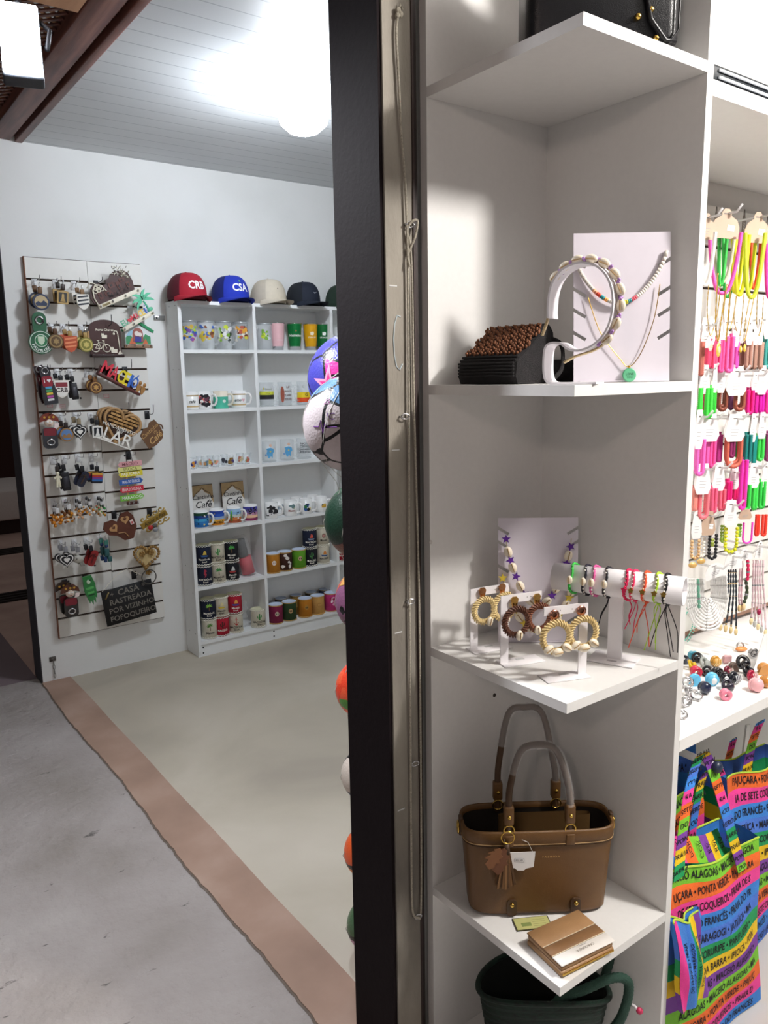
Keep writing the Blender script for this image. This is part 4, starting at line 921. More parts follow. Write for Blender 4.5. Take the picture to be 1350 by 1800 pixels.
for cx, cz, s in ((.040, -.058, 1), (-.004, .010, .85)):
    b = B(); b.prism([(cx-.014*s, cz-.014*s), (cx+.014*s, cz-.014*s), (cx+.016*s, cz+.004*s), (cx+.0, cz+.004*s), (cx-.006*s, cz+.016*s), (cx-.010*s, cz+.010*s), (cx-.016*s, cz+.016*s), (cx-.016*s, cz)], -.0095, -.006, CR); b.build('cat', t)
b = B(); b.text('Porta Chaves', .016, CR, T(.0, -.0075, .038), bold=.02); b.build('lettering', t)
b = B(); b.box((-.083, -.010, -.012), (-.0751, .0, .03), PLY); b.build('side_strip', t)
knobs(t, [(-.065, -.087), (-.02, -.087), (.028, -.087), (.072, -.087)]); wire_hook(184, 572, 'dark brown bicycle key holder', True, True)

t = plaque('key_holder', 241, 590, 'small painted house shaped key holder with green roof', 0, .05)
b = B(); b.prism([(-.062, -.045), (.068, -.045), (.068, .022), (.0, .058), (-.062, .022)], -.005, .004, mat('#dfe4e6')); b.prism([(-.060, -.043), (.066, -.043), (.066, -.005), (.04, .008), (.02, -.02), (-.02, -.02), (-.04, .01), (-.060, -.01)], -.0062, -.005, mat('#3f8f60')); b.prism([(-.045, -.043), (-.01, -.043), (-.018, -.02), (-.03, -.01)], -.0072, -.0061, mat('#c96a45')); b.prism([(.022, -.043), (.052, -.043), (.04, -.015)], -.0072, -.0061, mat('#c96a45')); b.prism([(-.058, -.002), (-.042, .020), (-.02, .028), (-.03, -.0)], -.0070, -.0062, mat('#9cc4d8')); b.build('painted_house', t)
b = B(); b.prism([(-.026, -.03)]+[(.001+.026*math.cos(a), .012+.026*math.sin(a)) for a in [PI-PI*i/10 for i in range(11)]]+[(.028, -.03)], -.0085, -.0062, mat('#9a5a52')); b.prism(circ(.012, 16, -.004, .010), -.0102, -.0085, mat('#e8ddd6')); b.prism(circ(.010, 16, .012, .005), -.0106, -.0086, mat('#e8ddd6')); b.prism([(-.018, -.032), (.016, -.032), (.018, -.008), (-.014, -.004)], -.0098, -.0085, mat('#3a3a8c')); b.build('painted_couple', t)
b = B(); b.prism([(.0, .062), (.080, .014), (.084, .026), (.006, .074)], -.012, .004, mat('#1f8a58')); b.prism([(.0, .062), (-.074, .018), (-.078, .028), (.0, .072)], -.012, .004, mat('#1f8a58')); b.build('green_roof', t)
b = B(); b.rbox((-.070, -.014, -.062), (.072, .004, -.0451), mat('#8f6f58', .6), .002); b.build('key_rail', t)
knobs(t, [(-.06, -.054), (-.018, -.054), (.024, -.054), (.064, -.054)])

t = plaque('key_holder', 215, 661, 'downward slanting key holder with big red, yellow and blue letters MACEIÓ', math.radians(29), .075)
b = B(); b.rbox((-.118, -.030, -.052), (.112, .010, -.040), mat('#5c2a26', .5), .002); b.build('brown_shelf', t)
b = B(); b.box((-.115, .0101, -.04), (.075, .014, .0), DKW); b.build('back_rail', t)
x = -.108
for ch, c, w in (('M', '#d63848', .050), ('A', '#d63848', .038), ('C', '#e6d22a', .034), ('E', '#e6d22a', .028), ('I', '#3566c0', .015), ('Ó', '#3566c0', .034)):
    b = B(); b.letter(ch, .092 if ch != 'Ó' else .078, w, mat(c, .4), T(x+w/2, -.004, -.007 if ch != 'Ó' else -.004), .008, .022); b.build('letter', t); x += w-.001
for dx in (.094, .118):
    b = B(); m = mat('#a5773f', .5); b.ball((dx, -.003, .010), (.009, .005, .011), m, 10); b.prism([(dx-.012, .0), (dx+.010, .0), (dx+.012, -.02), (dx+.006, -.040), (dx-.002, -.040), (dx-.008, -.02)], -.007, .002, m); b.build('wooden_figure', t)
knobs(t, [(-.105, -.046), (-.045, -.046), (.02, -.046), (.085, -.046)], mat('#e8ddd2', .4)); wire_hook(219, 648, 'slanting red, yellow and blue MACEIÓ key holder', True, True)

def house_heart(x, y, desc, depth, tilt, front=True):
    t = plaque('wooden_heart_plaque', x, y, desc, tilt, depth, 'plaque'); b = B()
    H = [(p[0], 0, p[1]) for p in heart(.098, 48)]
    b.tube([(p[0], -.002, p[2]) for p in H], .008, PLY, 6, True, flat=1.0); b.build('heart_frame', t)
    b = B(); b.prism(heart(.090, 40), .002, .005, mat('#3a2416', .6)); b.build('heart_back', t)
    if front:
        b = B(); rr = random.Random(5)
        for r in range(5):
            for c in range(6):
                xx = -.065+c*.026+(r % 2)*.008; zz = .058-r*.017
                if abs(xx) > .078-max(0, .01*(r-2)) or (abs(xx) < .02 and r < 1): continue
                b.prism(rrect(.024, .011, .002, xx, zz), -.006, .0, mat('#b98f56' if (r+c) % 3 else '#9c743f', .6))
        b.build('wooden_words', t)
        b = B(); b.text('MANDAMENTOS', .024, mat('#f0eee6'), T(-.002, -.011, -.018), extrude=.0015, bold=.004); b.text('DO', .020, mat('#f0eee6'), T(.0, -.011, -.032), extrude=.0015, bold=.004)
        b.text('LAR', .085, mat('#f0eee6'), T(.0, -.012, -.066), extrude=.002, bold=.008); b.box((-.098, -.011, -.100), (.085, -.009, -.094), mat('#f0eee6')); b.build('lettering', t, label='white cut out letters')
    return t
house_heart(213, 748, 'light wood heart plaque with white letters MANDAMENTOS DO LAR', .085, math.radians(24))
house_heart(206, 745, 'wood heart plaque directly behind the white lettered one', .055, math.radians(18), False)
house_heart(202, 744, 'rearmost wood heart plaque, only its left rim showing', .032, math.radians(12), False)
wire_hook(211, 722, 'stack of light wood heart plaques', True, True, .13)
t = plaque('wooden_sign', 267, 764, 'small brown cut out sign reading Cantinho do Café, tilted', -math.radians(38), .08, 'sign')
b = B(); b.prism([(-.060, -.045), (-.05, .035), (-.015, .05), (.01, .042), (.03, .055), (.06, .05), (.062, .01), (.052, -.03), (.03, -.05), (-.02, -.055)], -.004, .004, mat('#6a4a30', .6)); b.tube([(.050+.02*math.cos(a), 0, -.0+.02*math.sin(a)) for a in [-.9+.25*i for i in range(9)]], .004, mat('#6a4a30'), 6); b.build('board', t)
b = B(); b.text('Cantinho', .030, mat('#c9a168'), T(0, -.006, .022), extrude=.001, shear=.3); b.text('do', .020, mat('#c9a168'), T(.02, -.006, .002), extrude=.001, shear=.3); b.text('Café', .044, mat('#c9a168'), T(.0, -.006, -.024), extrude=.001, shear=.3, bold=.01); b.build('lettering', t)
wire_hook(258, 726, 'brown Cantinho do Café cut out sign', True, True, .09)

t = plaque('beach_signpost', 230, 846, 'wooden ladder of coloured arrow signs with beach names', 0, .05, 'sign')
b = B()
for sx in (-.020, .020): b.box((sx-.0045, -.002, -.105), (sx+.0045, .002, .10), PLY)
b.build('side_rails', t)
for z, c, s, tx, ctx in ((.090, '#e5a9ad', -1, 'MACEIÓ', '#8a4a50'), (.064, '#e2e08c', 1, 'IPIOCA', '#6c6a30'), (.040, '#e8d838', -1, 'PAJUÇARA', '#ffffff'), (.0, '#2f5fae', 1, 'PRAIA DO FRANCÊS', '#ffffff'), (-.040, '#cf2c42', -1, 'PRAIA DO GUNGA', '#ffffff'), (-.082, '#7fc64a', 1, 'MARAGOGI', '#ffffff')):
    b = B(); w, h = .062, .014; P = [(-s*w, -h), (s*(w-.012), -h), (s*w, 0), (s*(w-.012), h), (-s*w, h)]
    M = T(0, 0, z) @ RY(-.04); b.prism(P, -.006, -.002, mat(c, .45), M)
    Lx = len(tx); b.maptext(tx, .022, mat(ctx, .5), lambda u, v: (u, -.0064, v), (0, -.0005), M, .5, sx=min(1, .108/(Lx*.0146)), bold=.004); b.build('arrow_board', t)
b = B(); b.rbox((-.030, -.010, -.120), (.030, .002, -.104), mat('#4a2622'), .002); b.build('peg_rail', t); knobs(t, [(-.022, -.114), (0, -.114), (.022, -.114)])
b = B(); b.tube([(-.02, -.004, .09), (-.008, -.006, .14), (.0, -.006, .155), (.008, -.006, .14), (.02, -.004, .06)], .0018, BLACK, 5); b.build('cord', t)
wire_hook(225, 797, 'ladder of coloured beach name arrows', True)

t = plaque('wooden_plaque', 214, 926, 'brown wooden twin heart plaque hanging beside the beaded keychains', -.35, .075, 'plaque')
m = mat('#5b2e1e', .5, var=.1)
b = B(); b.prism([(-.09, .03), (-.07, .06), (-.03, .055), (-.01, .035), (.02, .065), (.06, .06), (.075, .03), (.07, -.03), (.03, -.08), (-.015, -.07), (-.04, -.03), (-.075, -.01)], -.006, .004, m); b.build('board', t)
b = B()
for cx, cz, a in ((-.04, .012, .3), (.028, .028, -.25)): b.prism(rot2(heart(.024), a), -.009, -.006, mat('#b58a5a'), T(cx, 0, cz)); b.prism(rot2(heart(.009), a), -.0105, -.009, m, T(cx, 0, cz+.004))
b.tube([(-.03, -.009, -.02), (.0, -.010, -.03), (.01, -.009, -.06)], .0025, mat('#b58a5a'), 5); b.build('pale_hearts', t)
b = B(); b.box((.045, -.012, -.010), (.062, -.009, .014), mat('#ead6d2')); b.box((.049, -.013, -.006), (.058, -.0119, .006), mat('#c85a5a')); b.build('price_sticker', t)
wire_hook(200, 901, 'brown twin heart plaque', True)
t = plaque('wall_plaque', 272, 912, 'mustard yellow scrollwork plaque reading Amor e Paz, tilted', -math.radians(25), .06, 'plaque')
my = mat('#a8893a', .5, var=.12)
b = B(); b.rbox((-.082, -.005, -.016), (.072, .003, .016), my, .002); b.box((-.080, -.0062, -.013), (.070, -.005, .013), mat('#8f7020')); b.text('Amor e Paz', .026, mat('#241c0c'), T(-.005, -.0068, 0), shear=.3, bold=.01); b.build('name_board', t)
for s in (-1, 1):
    for k, cx in enumerate((-.055, -.02, .018, .052)):
        b = B(); b.tube([(cx+(.003+.0022*i)*math.cos(i*.75*s), -.001, s*.030+(.003+.0016*i)*math.sin(i*.75)) for i in range(9)], .0040, my, 6); b.build('scroll', t)
b = B(); b.rbox((-.088, -.004, -.018), (.078, .002, -.0162), CR, .0005, 1); b.rbox((-.088, -.004, .0162), (.078, .002, .018), CR, .0005, 1); b.build('cream_edge', t)
wire_hook(262, 897, 'mustard scrollwork plaque', True)
t = plaque('charm', 270, 928, 'cluster of red and grey round charms under the mustard plaque', 0, .08, 'charm')
for x, z, c in ((-.016, .004, '#b02428'), (.008, .012, '#5a5550'), (.010, -.010, '#8c9096')): b = B(); b.ball((x, 0, z), (.014, .006, .013), mat(c, .3), 12); b.build('disc', t)
t = plaque('beaded_heart', 257, 977, 'gold wooden heart edged with round beads and flowers', .12, .05, 'plaque')
mg = mat('#96733c', .4, .2, var=.15, scale=60); b = B(); b.prism(heart(.056, 32), -.004, .004, mat('#c4ab78', .5)); b.build('heart', t)
H = heart(.070, 34)
for i, (x, z) in enumerate(H): b = B(); b.ball((x, -.004, z), .0085, mg, 10); b.build('bead', t)
for cx, cz in ((-.024, .012), (.022, .020), (.012, -.085)):
    b = B(); [b.ball((cx+.010*math.cos(a), -.010, cz+.010*math.sin(a)), .0075, mg, 8) for a in [2*PI*i/5 for i in range(5)]]; b.ball((cx, -.014, cz), .005, mg, 8); b.build('flower', t)
wire_hook(235, 1007, 'gold beaded heart', True, L=.06)
t = plaque('house_sign', 227, 1057, 'black sign reading CASA RASTREADA POR VIZINHO FOFOQUEIRO', -.10, .055, 'sign')
b = B(); b.rbox((-.132, -.004, -.100), (.132, .004, .090), mat('#101012', .55, bump=.5, bscale=300), .001, 1); b.build('board', t)
b = B(); g = mat('#7a746c', .5)
for i, (s, w) in enumerate((('CASA', .045), ('RASTREADA', .040), ('POR VIZINHO', .038), ('FOFOQUEIRO', .0385))): b.text(s, w, g, T(.01 if i else .005, -.005, .062-i*.044), bold=.012)
b.tube([(-.118, -.006, .045), (-.095, -.006, .078)], .004, mat('#8c7848'), 6); b.text('+', .04, g, T(-.08, -.005, .06)); b.text('*', .045, g, T(.085, -.005, .062)); b.build('lettering', t)
b = B(); b.tube([(-.125, -.002, .09), (-.04, .01, .15), (.03, .03, .165), (.125, -.002, .09)], .0014, CR, 5); b.build('string', t)
t = plaque('wire_ring', 262, 1014, 'dark wire ring hanging above the right corner of the black sign', 0, .072, 'ring')
b = B(); b.tube([(.038*math.cos(2*PI*i/28), 0, .038*math.sin(2*PI*i/28)) for i in range(28)], .003, mat('#4a453e', .4), 7, True); b.build('loop', t)
t = thing('wall_chain', 'short rusty chain hanging from a plate low on the white wall', 'chain', T(*pY(DB, 93, 1158)))
b = B(); b.rbox((-.018, -.004, -.012), (.014, 0, .012), mat('#4f4a46', .6), .001, 1); b.ball((-.004, -.006, 0), .007, mat('#5a554f'), 8); b.build('plate', t)
for k in range(4): b = B(); b.tube([((.005 if k % 2 else .0015)*math.cos(q), -.007+(.0015 if k % 2 else .005)*math.sin(q), -.02-.022*k+.013*math.sin(q+0)) for q in [2*PI*i/12 for i in range(12)]], .0016, mat('#8d8a86', .5, .6), 5, True); b.build('link', t)
t = thing('corner_bracket', 'small metal bracket fixing the white mug shelf to the wall', 'bracket', T(*pY(DB, 280, 559)))
b = B(); b.rbox((-.032, -.003, -.013), (.030, 0, .013), SHINY, .001, 1); b.ball((-.015, -.004, 0), .005, DARKM, 8); b.build('plate', t)
# ================================================================ SHELF OF MUGS
UL, UF, UR = 1.573, 3.865, 2.985; UZ = [1.650, 1.342, 1.030, .710, .392, .088]; UD = [2.000, 2.492]; UT = 1.895
LAM = mat('#eef0f0', .4, var=.02)
us = thing('mug_shelf', 'tall white shelf unit of square compartments against the back wall', 'shelf', T(2.28, 3.95, 0)); Mi = T(-2.28, -3.95, 0)
b = B(); b.box((UL, UF, .03), (UL+.018, DB-.0005, UT), LAM, Mi)
for z in (1.87, 1.55, 1.25, .93, .78, .5, .36, .13):
    for y in (UF+.03, UF+.11): b.ball((UL-.0003, y, z), (.0015, .003, .003), mat('#7d7f84'), 6, Mi)
b.build('side_panel', us)
b = B(); b.box((UR, UF, .03), (UR+.018, DB-.0005, UT), LAM, Mi); b.build('side_panel', us)
b = B(); b.box((UL+.018, DB-.006, .07), (UR, DB-.0005, UT-.018), LAM, Mi); b.build('back_panel', us)
b = B(); b.box((UL+.0181, UF, UT-.018), (UR-.0001, DB-.006, UT), LAM, Mi); b.build('top_board', us)
for x in UD: b = B(); b.box((x-.009, UF, .07), (x+.009, DB-.006, UT-.018), LAM, Mi); b.build('divider', us)
xs = [UL+.018]+[v for x in UD for v in (x-.009, x+.009)]+[UR]
for k in range(3):
    for z in UZ: b = B(); b.box((xs[2*k]+.0001, UF, z-.018), (xs[2*k+1]-.0001, DB-.006, z), LAM, Mi); b.build('shelf_board', us)
b = B(); b.box((UL+.001, UF+.008, 0), (UR+.017, UF+.026, .069), LAM, Mi); b.box((UL+.002, UF+.026, 0), (UL+.018, DB-.002, .03), LAM, Mi)
for x in (UL+.03, 2.0+.04): 
    for z in (.02, .05): b.ball((x, UF+.008, z), (.005, .001, .005), DARKM, 8, Mi)
b.build('plinth', us)

FACE = RZ(-.30)
def spot(px, py, z, Y=3.925): q = pY(Y, px, py); return T(q.x, Y, z+.0006) @ FACE
def cyl(R, s=1): return lambda u, v: (R*math.sin(u/R), -R*math.cos(u/R), v)
def mug(M, desc, body='#f4f4f2', H=.092, R=.040, glass=False, art=None, hand=1, grp=None, name='mug', cat='mug', rim=None, noh=False):
    t = thing(name, desc, cat, M, grp); b = B(); m = mat(body, .25, var=.02, coat=.3) if not glass else mat('#f2f8fa', .08, var=0, alpha=.22)
    b.lathe([(0, 0), (R*.92, 0), (R, .004), (R, H), (R-.003, H), (R-.0035, .008), (0, .008)], m, 28); b.build('body', t)
    if not noh:
        b = B(); b.tube(spline([(hand*(R-.001), 0, H*.80), (hand*(R+.020), 0, H*.80), (hand*(R+.030), 0, H*.55), (hand*(R+.020), 0, H*.25), (hand*(R-.001), 0, H*.20)], 5), .0048, m, 8, flat=1.2, M=RZ(-.5*hand)); b.build('handle', t)
    if rim: b = B(); b.lathe([(R+.0005, H-.006), (R+.002, H-.005), (R+.002, H), (R-.003, H+.001)], mat(rim, .3, .6), 28); b.build('rim', t)
    if art: b = B(); art(b, cyl(R+.0006), H, R); b.build('print', t)
    return t
def band(b, R, z0, z1, c, a=1.5): 
    b.lathe([(R+.0005, z0), (R+.0005, z1)], mat(c, .4, var=.03), 24, a0=-PI/2-a, a1=-PI/2+a)
def A_scene(cs, seed):
    def f(b, fn, H, R):
        rr = random.Random(seed); n = len(cs)
        for k, c in enumerate(cs): band(b, R, H*(.08+.84*k/n), H*(.08+.84*(k+1)/n), c)
        for k in range(7):
            u, v, r = rr.uniform(-.035, .035), rr.uniform(.2, .8)*H, rr.uniform(.004, .009)
            b.mappoly(star(r, 5, .4, u, v, rr.uniform(0, 6)), mat(rr.choice(('#123a2a', '#0c1a2a', '#e8d060', '#f4f0ea'))), lambda a, c2: (fn(a, c2)[0]*1.012, fn(a, c2)[1]*1.012, c2))
    return f
def A_blob(cs, seed, n=12, top=.85, bot=.12, w=.032):
    def f(b, fn, H, R):
        rr = random.Random(seed)
        for k in range(n):
            u, v, r = rr.uniform(-w, w), rr.uniform(bot+.1, top-.1)*H, rr.uniform(.006, .013)
            o = 1+.004*k; b.mappoly([(u+r*math.cos(a)*rr.uniform(.6, 1.3), v+r*math.sin(a)*rr.uniform(.6, 1.2)) for a in [i*PI/4 for i in range(8)]], mat(rr.choice(cs), .45), lambda a, c, o=o: (fn(a, c)[0]*o, fn(a, c)[1]*o, c))
    return f
def A_text(lines, c, s=.016, dz=0, extra=None):
    def f(b, fn, H, R):
        if extra: extra(b, fn, H, R)
        g = (lambda a, q: (fn(a, q)[0]*1.03, fn(a, q)[1]*1.03, q))
        for i, l in enumerate(lines): b.maptext(l, s, mat(c, .5), g, (0, H*.55+dz-(i-(len(lines)-1)/2)*s*1.0), bold=.02)
    return f
S = [('#dfe3e6', ('#3a5fae', '#c6443a', '#a8c83a', '#caa33a', '#7a4a9a')), ('#dfe3e6', ('#7a4a34', '#4a6ab4', '#d8c04a', '#a8643a')), ('#dfe3e6', ('#7aa83a', '#c8d83a', '#2d3b33', '#e8e8e8')), ('#dfe3e6', ('#b4503a', '#e0a03a', '#6a3a2a', '#c8c84a', '#e6dccc'))]
for k, (px, d) in enumerate(((333, 'clear glass stein with blue and red print, far left of the top shelf'), (363, 'clear glass stein with brown and blue print, second from the left'), (394, 'clear glass stein with green and lime print on top shelf'), (423, 'clear glass stein with rusty orange print beside the divider'))):
    mug(spot(px, 590, UZ[0], 3.935), d, glass=True, H=.148, R=.042, art=A_blob(S[k][1], k+3, 26, .92, .22, .038), hand=1, noh=k in (0, 3), name='glass_stein', cat='glass', rim='#c8ccd0')
mug(spot(466, 592, UZ[0], 3.935), 'clear glass stein with lime print, alone right of the divider', glass=True, H=.145, R=.040, art=A_blob(('#7aa83a', '#c8d83a', '#dfe6ea'), 9, 14, .85, .3, .02), noh=True, name='glass_stein', cat='glass', rim='#c8ccd0')
def tumbler(px, d, c, art, metal=.3):
    t = thing('tumbler', d, 'cup', spot(px, 592, UZ[0], 3.932)); b = B(); H = .150; m = mat(c, .3, metal, var=.02)
    b.lathe([(.031, .022), (.036, .06), (.0415, H-.004)], m, 28); b.build('body', t)
    b = B(); b.lathe([(0, 0), (.029, 0), (.0305, .021), (.031, .0219)], SHINY, 28); b.build('steel_base', t)
    b = B(); b.lathe([(.0416, H-.004), (.043, H-.002), (.0425, H), (.039, H), (.030, .03), (0, .03)], SHINY, 28); b.build('steel_rim', t)
    b = B(); art(b, lambda u, v: ((.0385+.05*(v-.08))*math.sin(u/.038), -(.0385+.05*(v-.08))*math.cos(u/.038), v)); b.build('logo', t)
tumbler(488, 'pale pink steel tumbler', '#eebfc4', lambda b, f: b.maptext('STANLEY', .011, mat('#f8e6e6'), f, (.01, .055)), .1)
tumbler(518, 'green steel tumbler with white lettering reading Heineken', '#0f7a3c', lambda b, f: (b.maptext('Heineken', .021, mat('#f2f6f2'), f, (0, .082), bold=.01), b.mappoly(star(.006, 5, .4, 0, .108), mat('#c8322c'), f)))
def bear(b, f, c): b.mappoly([(-.010, .086), (-.010, .104), (-.005, .100), (0, .106), (.004, .100), (.009, .104), (.011, .092), (.006, .084)], mat(c), f); b.maptext('STANLEY', .012, mat(c), f, (0, .072), bold=.02)
tumbler(546, 'mustard yellow steel tumbler', '#e0a416', lambda b, f: bear(b, f, '#f6ecd0'), .1)
tumbler(567, 'green steel tumbler with white bear emblem, beside the yellow one', '#136b34', lambda b, f: bear(b, f, '#eef4ee'))
# row two
mug(spot(336, 704, UZ[1]), 'small white mug with brown bands and black scribble, at the far left', art=lambda b, f, H, R: (band(b, R, H*.75, H*.82, '#b59a6a'), band(b, R, H*.14, H*.22, '#c9ad7c'), b.maptext('café', .022, mat('#1a1a1e'), f, (0, H*.45), shear=.3, bold=.02)), noh=True)
mug(spot(359, 704, UZ[1]), 'white mug with black, mauve and coral comic print', art=A_blob(('#1b1b20', '#1b1b20', '#6a3a4c', '#e07a6a', '#f0ece8'), 21, 22))
mug(spot(388, 704, UZ[1]), 'turquoise green and cream mug on the second shelf', body='#e9dfcc', art=lambda b, f, H, R: (band(b, R, 0, H*.68, '#4fb89c', 3.1), b.mappoly(circ(.009, 16, .014, H*.42), mat('#e8f0e8'), lambda a, q: (f(a, q)[0]*1.02, f(a, q)[1]*1.02, q))))
mug(spot(420, 704, UZ[1]), 'white mug with gold bands beside the divider on the second shelf', art=lambda b, f, H, R: (band(b, R, H*.75, H*.82, '#b59a6a'), band(b, R, H*.14, H*.22, '#c9ad7c'), b.maptext('amo', .022, mat('#1a1a1e'), f, (-.012, H*.45), shear=.3, bold=.02), b.mappoly(heart(.011, 20, .02, H*.45), mat('#e6b8c0'), f)))
mug(spot(469, 702, UZ[1], 3.935), 'tall glass mug with yellow and black label', glass=True, H=.132, R=.040, art=lambda b, f, H, R: (band(b, R, H*.30, H*.48, '#26262b'), band(b, R, H*.48, H*.62, '#d8dc4a'), b.maptext('Rivotril', .014, mat('#5a5a30'), f, (.004, H*.72), bold=.02), b.maptext('2,5 mg', .009, mat('#333333'), lambda a, q: (f(a, q)[0]*1.03, f(a, q)[1]*1.03, q), (.0, H*.55)), b.mappoly(rrect(.006, .012, .001, -.024, H*.74), mat('#c8b83a'), f)), hand=1)
mug(spot(501, 702, UZ[1], 3.935), 'tall glass mug with terracotta oval and handwritten words', glass=True, H=.132, R=.040, art=lambda b, f, H, R: (b.mappoly(circ(.012, 20, -.022, H*.48, .045), mat('#a85a48'), f), [b.maptext(w, .017, mat('#5a3a34'), f, (.012, H*(.78-.17*i)), bold=.02) for i, w in enumerate(('LIP', 'CANCEL', 'CLARO', 'CERVEJA'))]), hand=1)
mug(spot(534, 702, UZ[1], 3.935), 'tall glass mug with yellow and red block print and letter G', glass=True, H=.132, R=.040, art=lambda b, f, H, R: (band(b, R, H*.12, H*.32, '#e05024'), band(b, R, H*.32, H*.55, '#f0d02c'), b.maptext('G', .026, mat('#7a6420'), lambda a, q: (f(a, q)[0]*1.03, f(a, q)[1]*1.03, q), (.008, H*.44), bold=.02), b.maptext('C', .018, mat('#8a8a80'), f, (-.01, H*.78))), hand=-1)
# shot glasses
sc = (('#d8902c', '#3a3f8c'), ('#c8c0b0', '#e8a878'), ('#5a7a8c', '#c88a3c'), ('#dab24a', '#a83c3c'), ('#e0a088', '#7a8a5a'), ('#3a3a44', '#9aa0a8'), ('#8c6a30', '#4a3f78'), ('#b06a58', '#d8c8a0'), ('#c46a5a', '#6a8a4a'), ('#3c4a5a', '#b88a5a'))
sn = ('orange and blue', 'beige and peach', 'slate and ochre', 'gold and dark red', 'salmon and olive', 'black and grey', 'bronze and violet', 'dusty rose and sand', 'coral and leaf green', 'navy and tan')
for k, px in enumerate((339, 351, 360, 369, 379, 394, 405, 422, 433, 446)):
    Yq = 3.915 if k % 2 == 0 else 3.965
    t = thing('shot_glass', 'tiny shot glass with %s print on the third shelf' % sn[k], 'glass', spot(px, 800, UZ[2], Yq), 'shot glasses on the third shelf')
    b = B(); b.lathe([(0, 0), (.017, 0), (.022, .058), (.0205, .058), (.016, .010), (0, .010)], mat('#f2f8fa', .08, var=0, alpha=.28), 20); b.build('body', t)
    b = B(); A_blob(sc[k], k+40, 6, .8, .2, .011)(b, cyl(.0205), .055, .0205); b.build('print', t)
blue = lambda b, f, H, R: (b.mappoly([(-.010, .02), (-.022, .05), (-.016, .066), (-.024, .075), (0, .082), (.020, .074), (.026, .058), (.015, .05), (.012, .02), (.004, .034)], mat('#5aa6d8'), f), b.mappoly(circ(.008, 14, .002, .094), mat('#e8c0a8'), f), b.mappoly(star(.006, 5, .5, 0, .060), mat('#f0d860'), lambda a, q: (f(a, q)[0]*1.03, f(a, q)[1]*1.03, q)), b.mappoly(circ(.006, 10, -.026, .04), mat('#7a9ac8'), f))
mug(spot(473, 799, UZ[2], 3.935), 'tall glass mug with cartoon figure in blue, left one of the pair', glass=True, H=.118, R=.040, art=blue, noh=True)
mug(spot(505, 799, UZ[2], 3.935), 'tall glass mug with cartoon figure in blue, right one of the pair', glass=True, H=.118, R=.040, art=blue, hand=1)
mug(spot(534, 797, UZ[2], 3.935), 'tall glass mug with bold black words FAÇO A CERVEJA DESAPARECER', glass=True, H=.118, R=.042, art=A_text(('FAÇO A', 'CERVEJA', 'DESAPARECER', 'SUPERPODER'), '#1c1e24', .0165), hand=1)
# boards and mugs
for px, d, ww, Yq in ((357, 'kraft board reading Cantinho do Café, left one partly cut off by shelf side', .125, 3.985), (411, 'kraft board reading Cantinho do Café, right one nearer the divider', .135, 3.985)):
    q = pY(Yq, px, 870); t = thing('coffee_sign', d, 'sign', T(q.x, Yq, UZ[3]+.0006) @ RX(-.08)); w = ww/2; hh = .215
    b = B(); b.box((-w, -.003, 0), (w, .003, hh), mat('#bfa277', .7, var=.2, scale=60)); b.box((-w-.003, -.002, 0), (-w, .004, hh+.003), mat('#3c3026')); b.box((-w, -.002, hh), (w, .004, hh+.003), mat('#3c3026')); b.build('board', t)
    b = B(); b.prism([(-w, .0), (w, .0), (w, .11), (w*.8, .135), (w*.7, .160), (w*.25, .175), (0, .195), (-w*.3, .180), (-w*.7, .165), (-w, .14)], -.0042, -.003, mat('#efece6')); b.tube([(x, -.0045, z) for x, z in [(-w*.9, .150), (-w*.6, .172), (-w*.3, .186), (0, .202), (w*.3, .183), (w*.7, .170), (w*.85, .14)]], .0012, BLACK, 4); b.build('white_cloud', t)
    b = B(); b.text('Cantinho', .033, BLACK, T(.0, -.0055, .150), shear=.3); b.text('do', .022, BLACK, T(w*.6, -.0055, .128), shear=.3); b.text('Café', .052, BLACK, T(-.002, -.0055, .108), shear=.3, bold=.006); b.build('lettering', t)
mug(spot(353, 905, UZ[3], 3.905), 'photo mug with blue sea and dark palm trees', art=A_scene(('#1f6ab0', '#2a7ac0', '#3fa0d0', '#1b3f8c', '#1a4a30'), 3), hand=1)
mug(spot(381, 905, UZ[3], 3.905), 'photo mug with orange beach, dark blue sky and word MACEIÓ', art=A_text(('MACEIÓ',), '#1a120c', .017, -.028, A_scene(('#d88a1c', '#e0a030', '#9ab4d8', '#2a5ac0', '#1b3fa0'), 4)), hand=1)
mug(spot(411, 905, UZ[3], 3.905), 'cartoon mug with green cactus, brown shapes and sky', art=lambda b, f, H, R: (A_scene(('#a8502c', '#c8783c', '#c8d0c8', '#8cb8e0', '#a4c8ea'), 6)(b, f, H, R), b.tube([f(-.018, .02), f(-.018, .075)], .004, mat('#4c9a3c'), 8), b.tube([f(-.028, .055), f(-.028, .045), f(-.018, .042)], .003, mat('#4c9a3c'), 8)), hand=1)
mug(spot(440, 905, UZ[3], 3.905), 'sunset mug with violet sky and black palm leaves', art=lambda b, f, H, R: (A_scene(('#8c2c5c', '#f0c8a0', '#c890b0', '#7a64b8', '#4a4aa8'), 8)(b, f, H, R), [b.mappoly(rot2([(0, .002), (.018, .008), (.030, -.006), (.014, .0)], a), mat('#0c0c12'), lambda u, v: (f(u+.008, v+.060)[0]*1.03, f(u+.008, v+.060)[1]*1.03, v+.060)) for a in (.2, 1.0, 2.0, 2.9, 3.7, 5.4)]), noh=True)
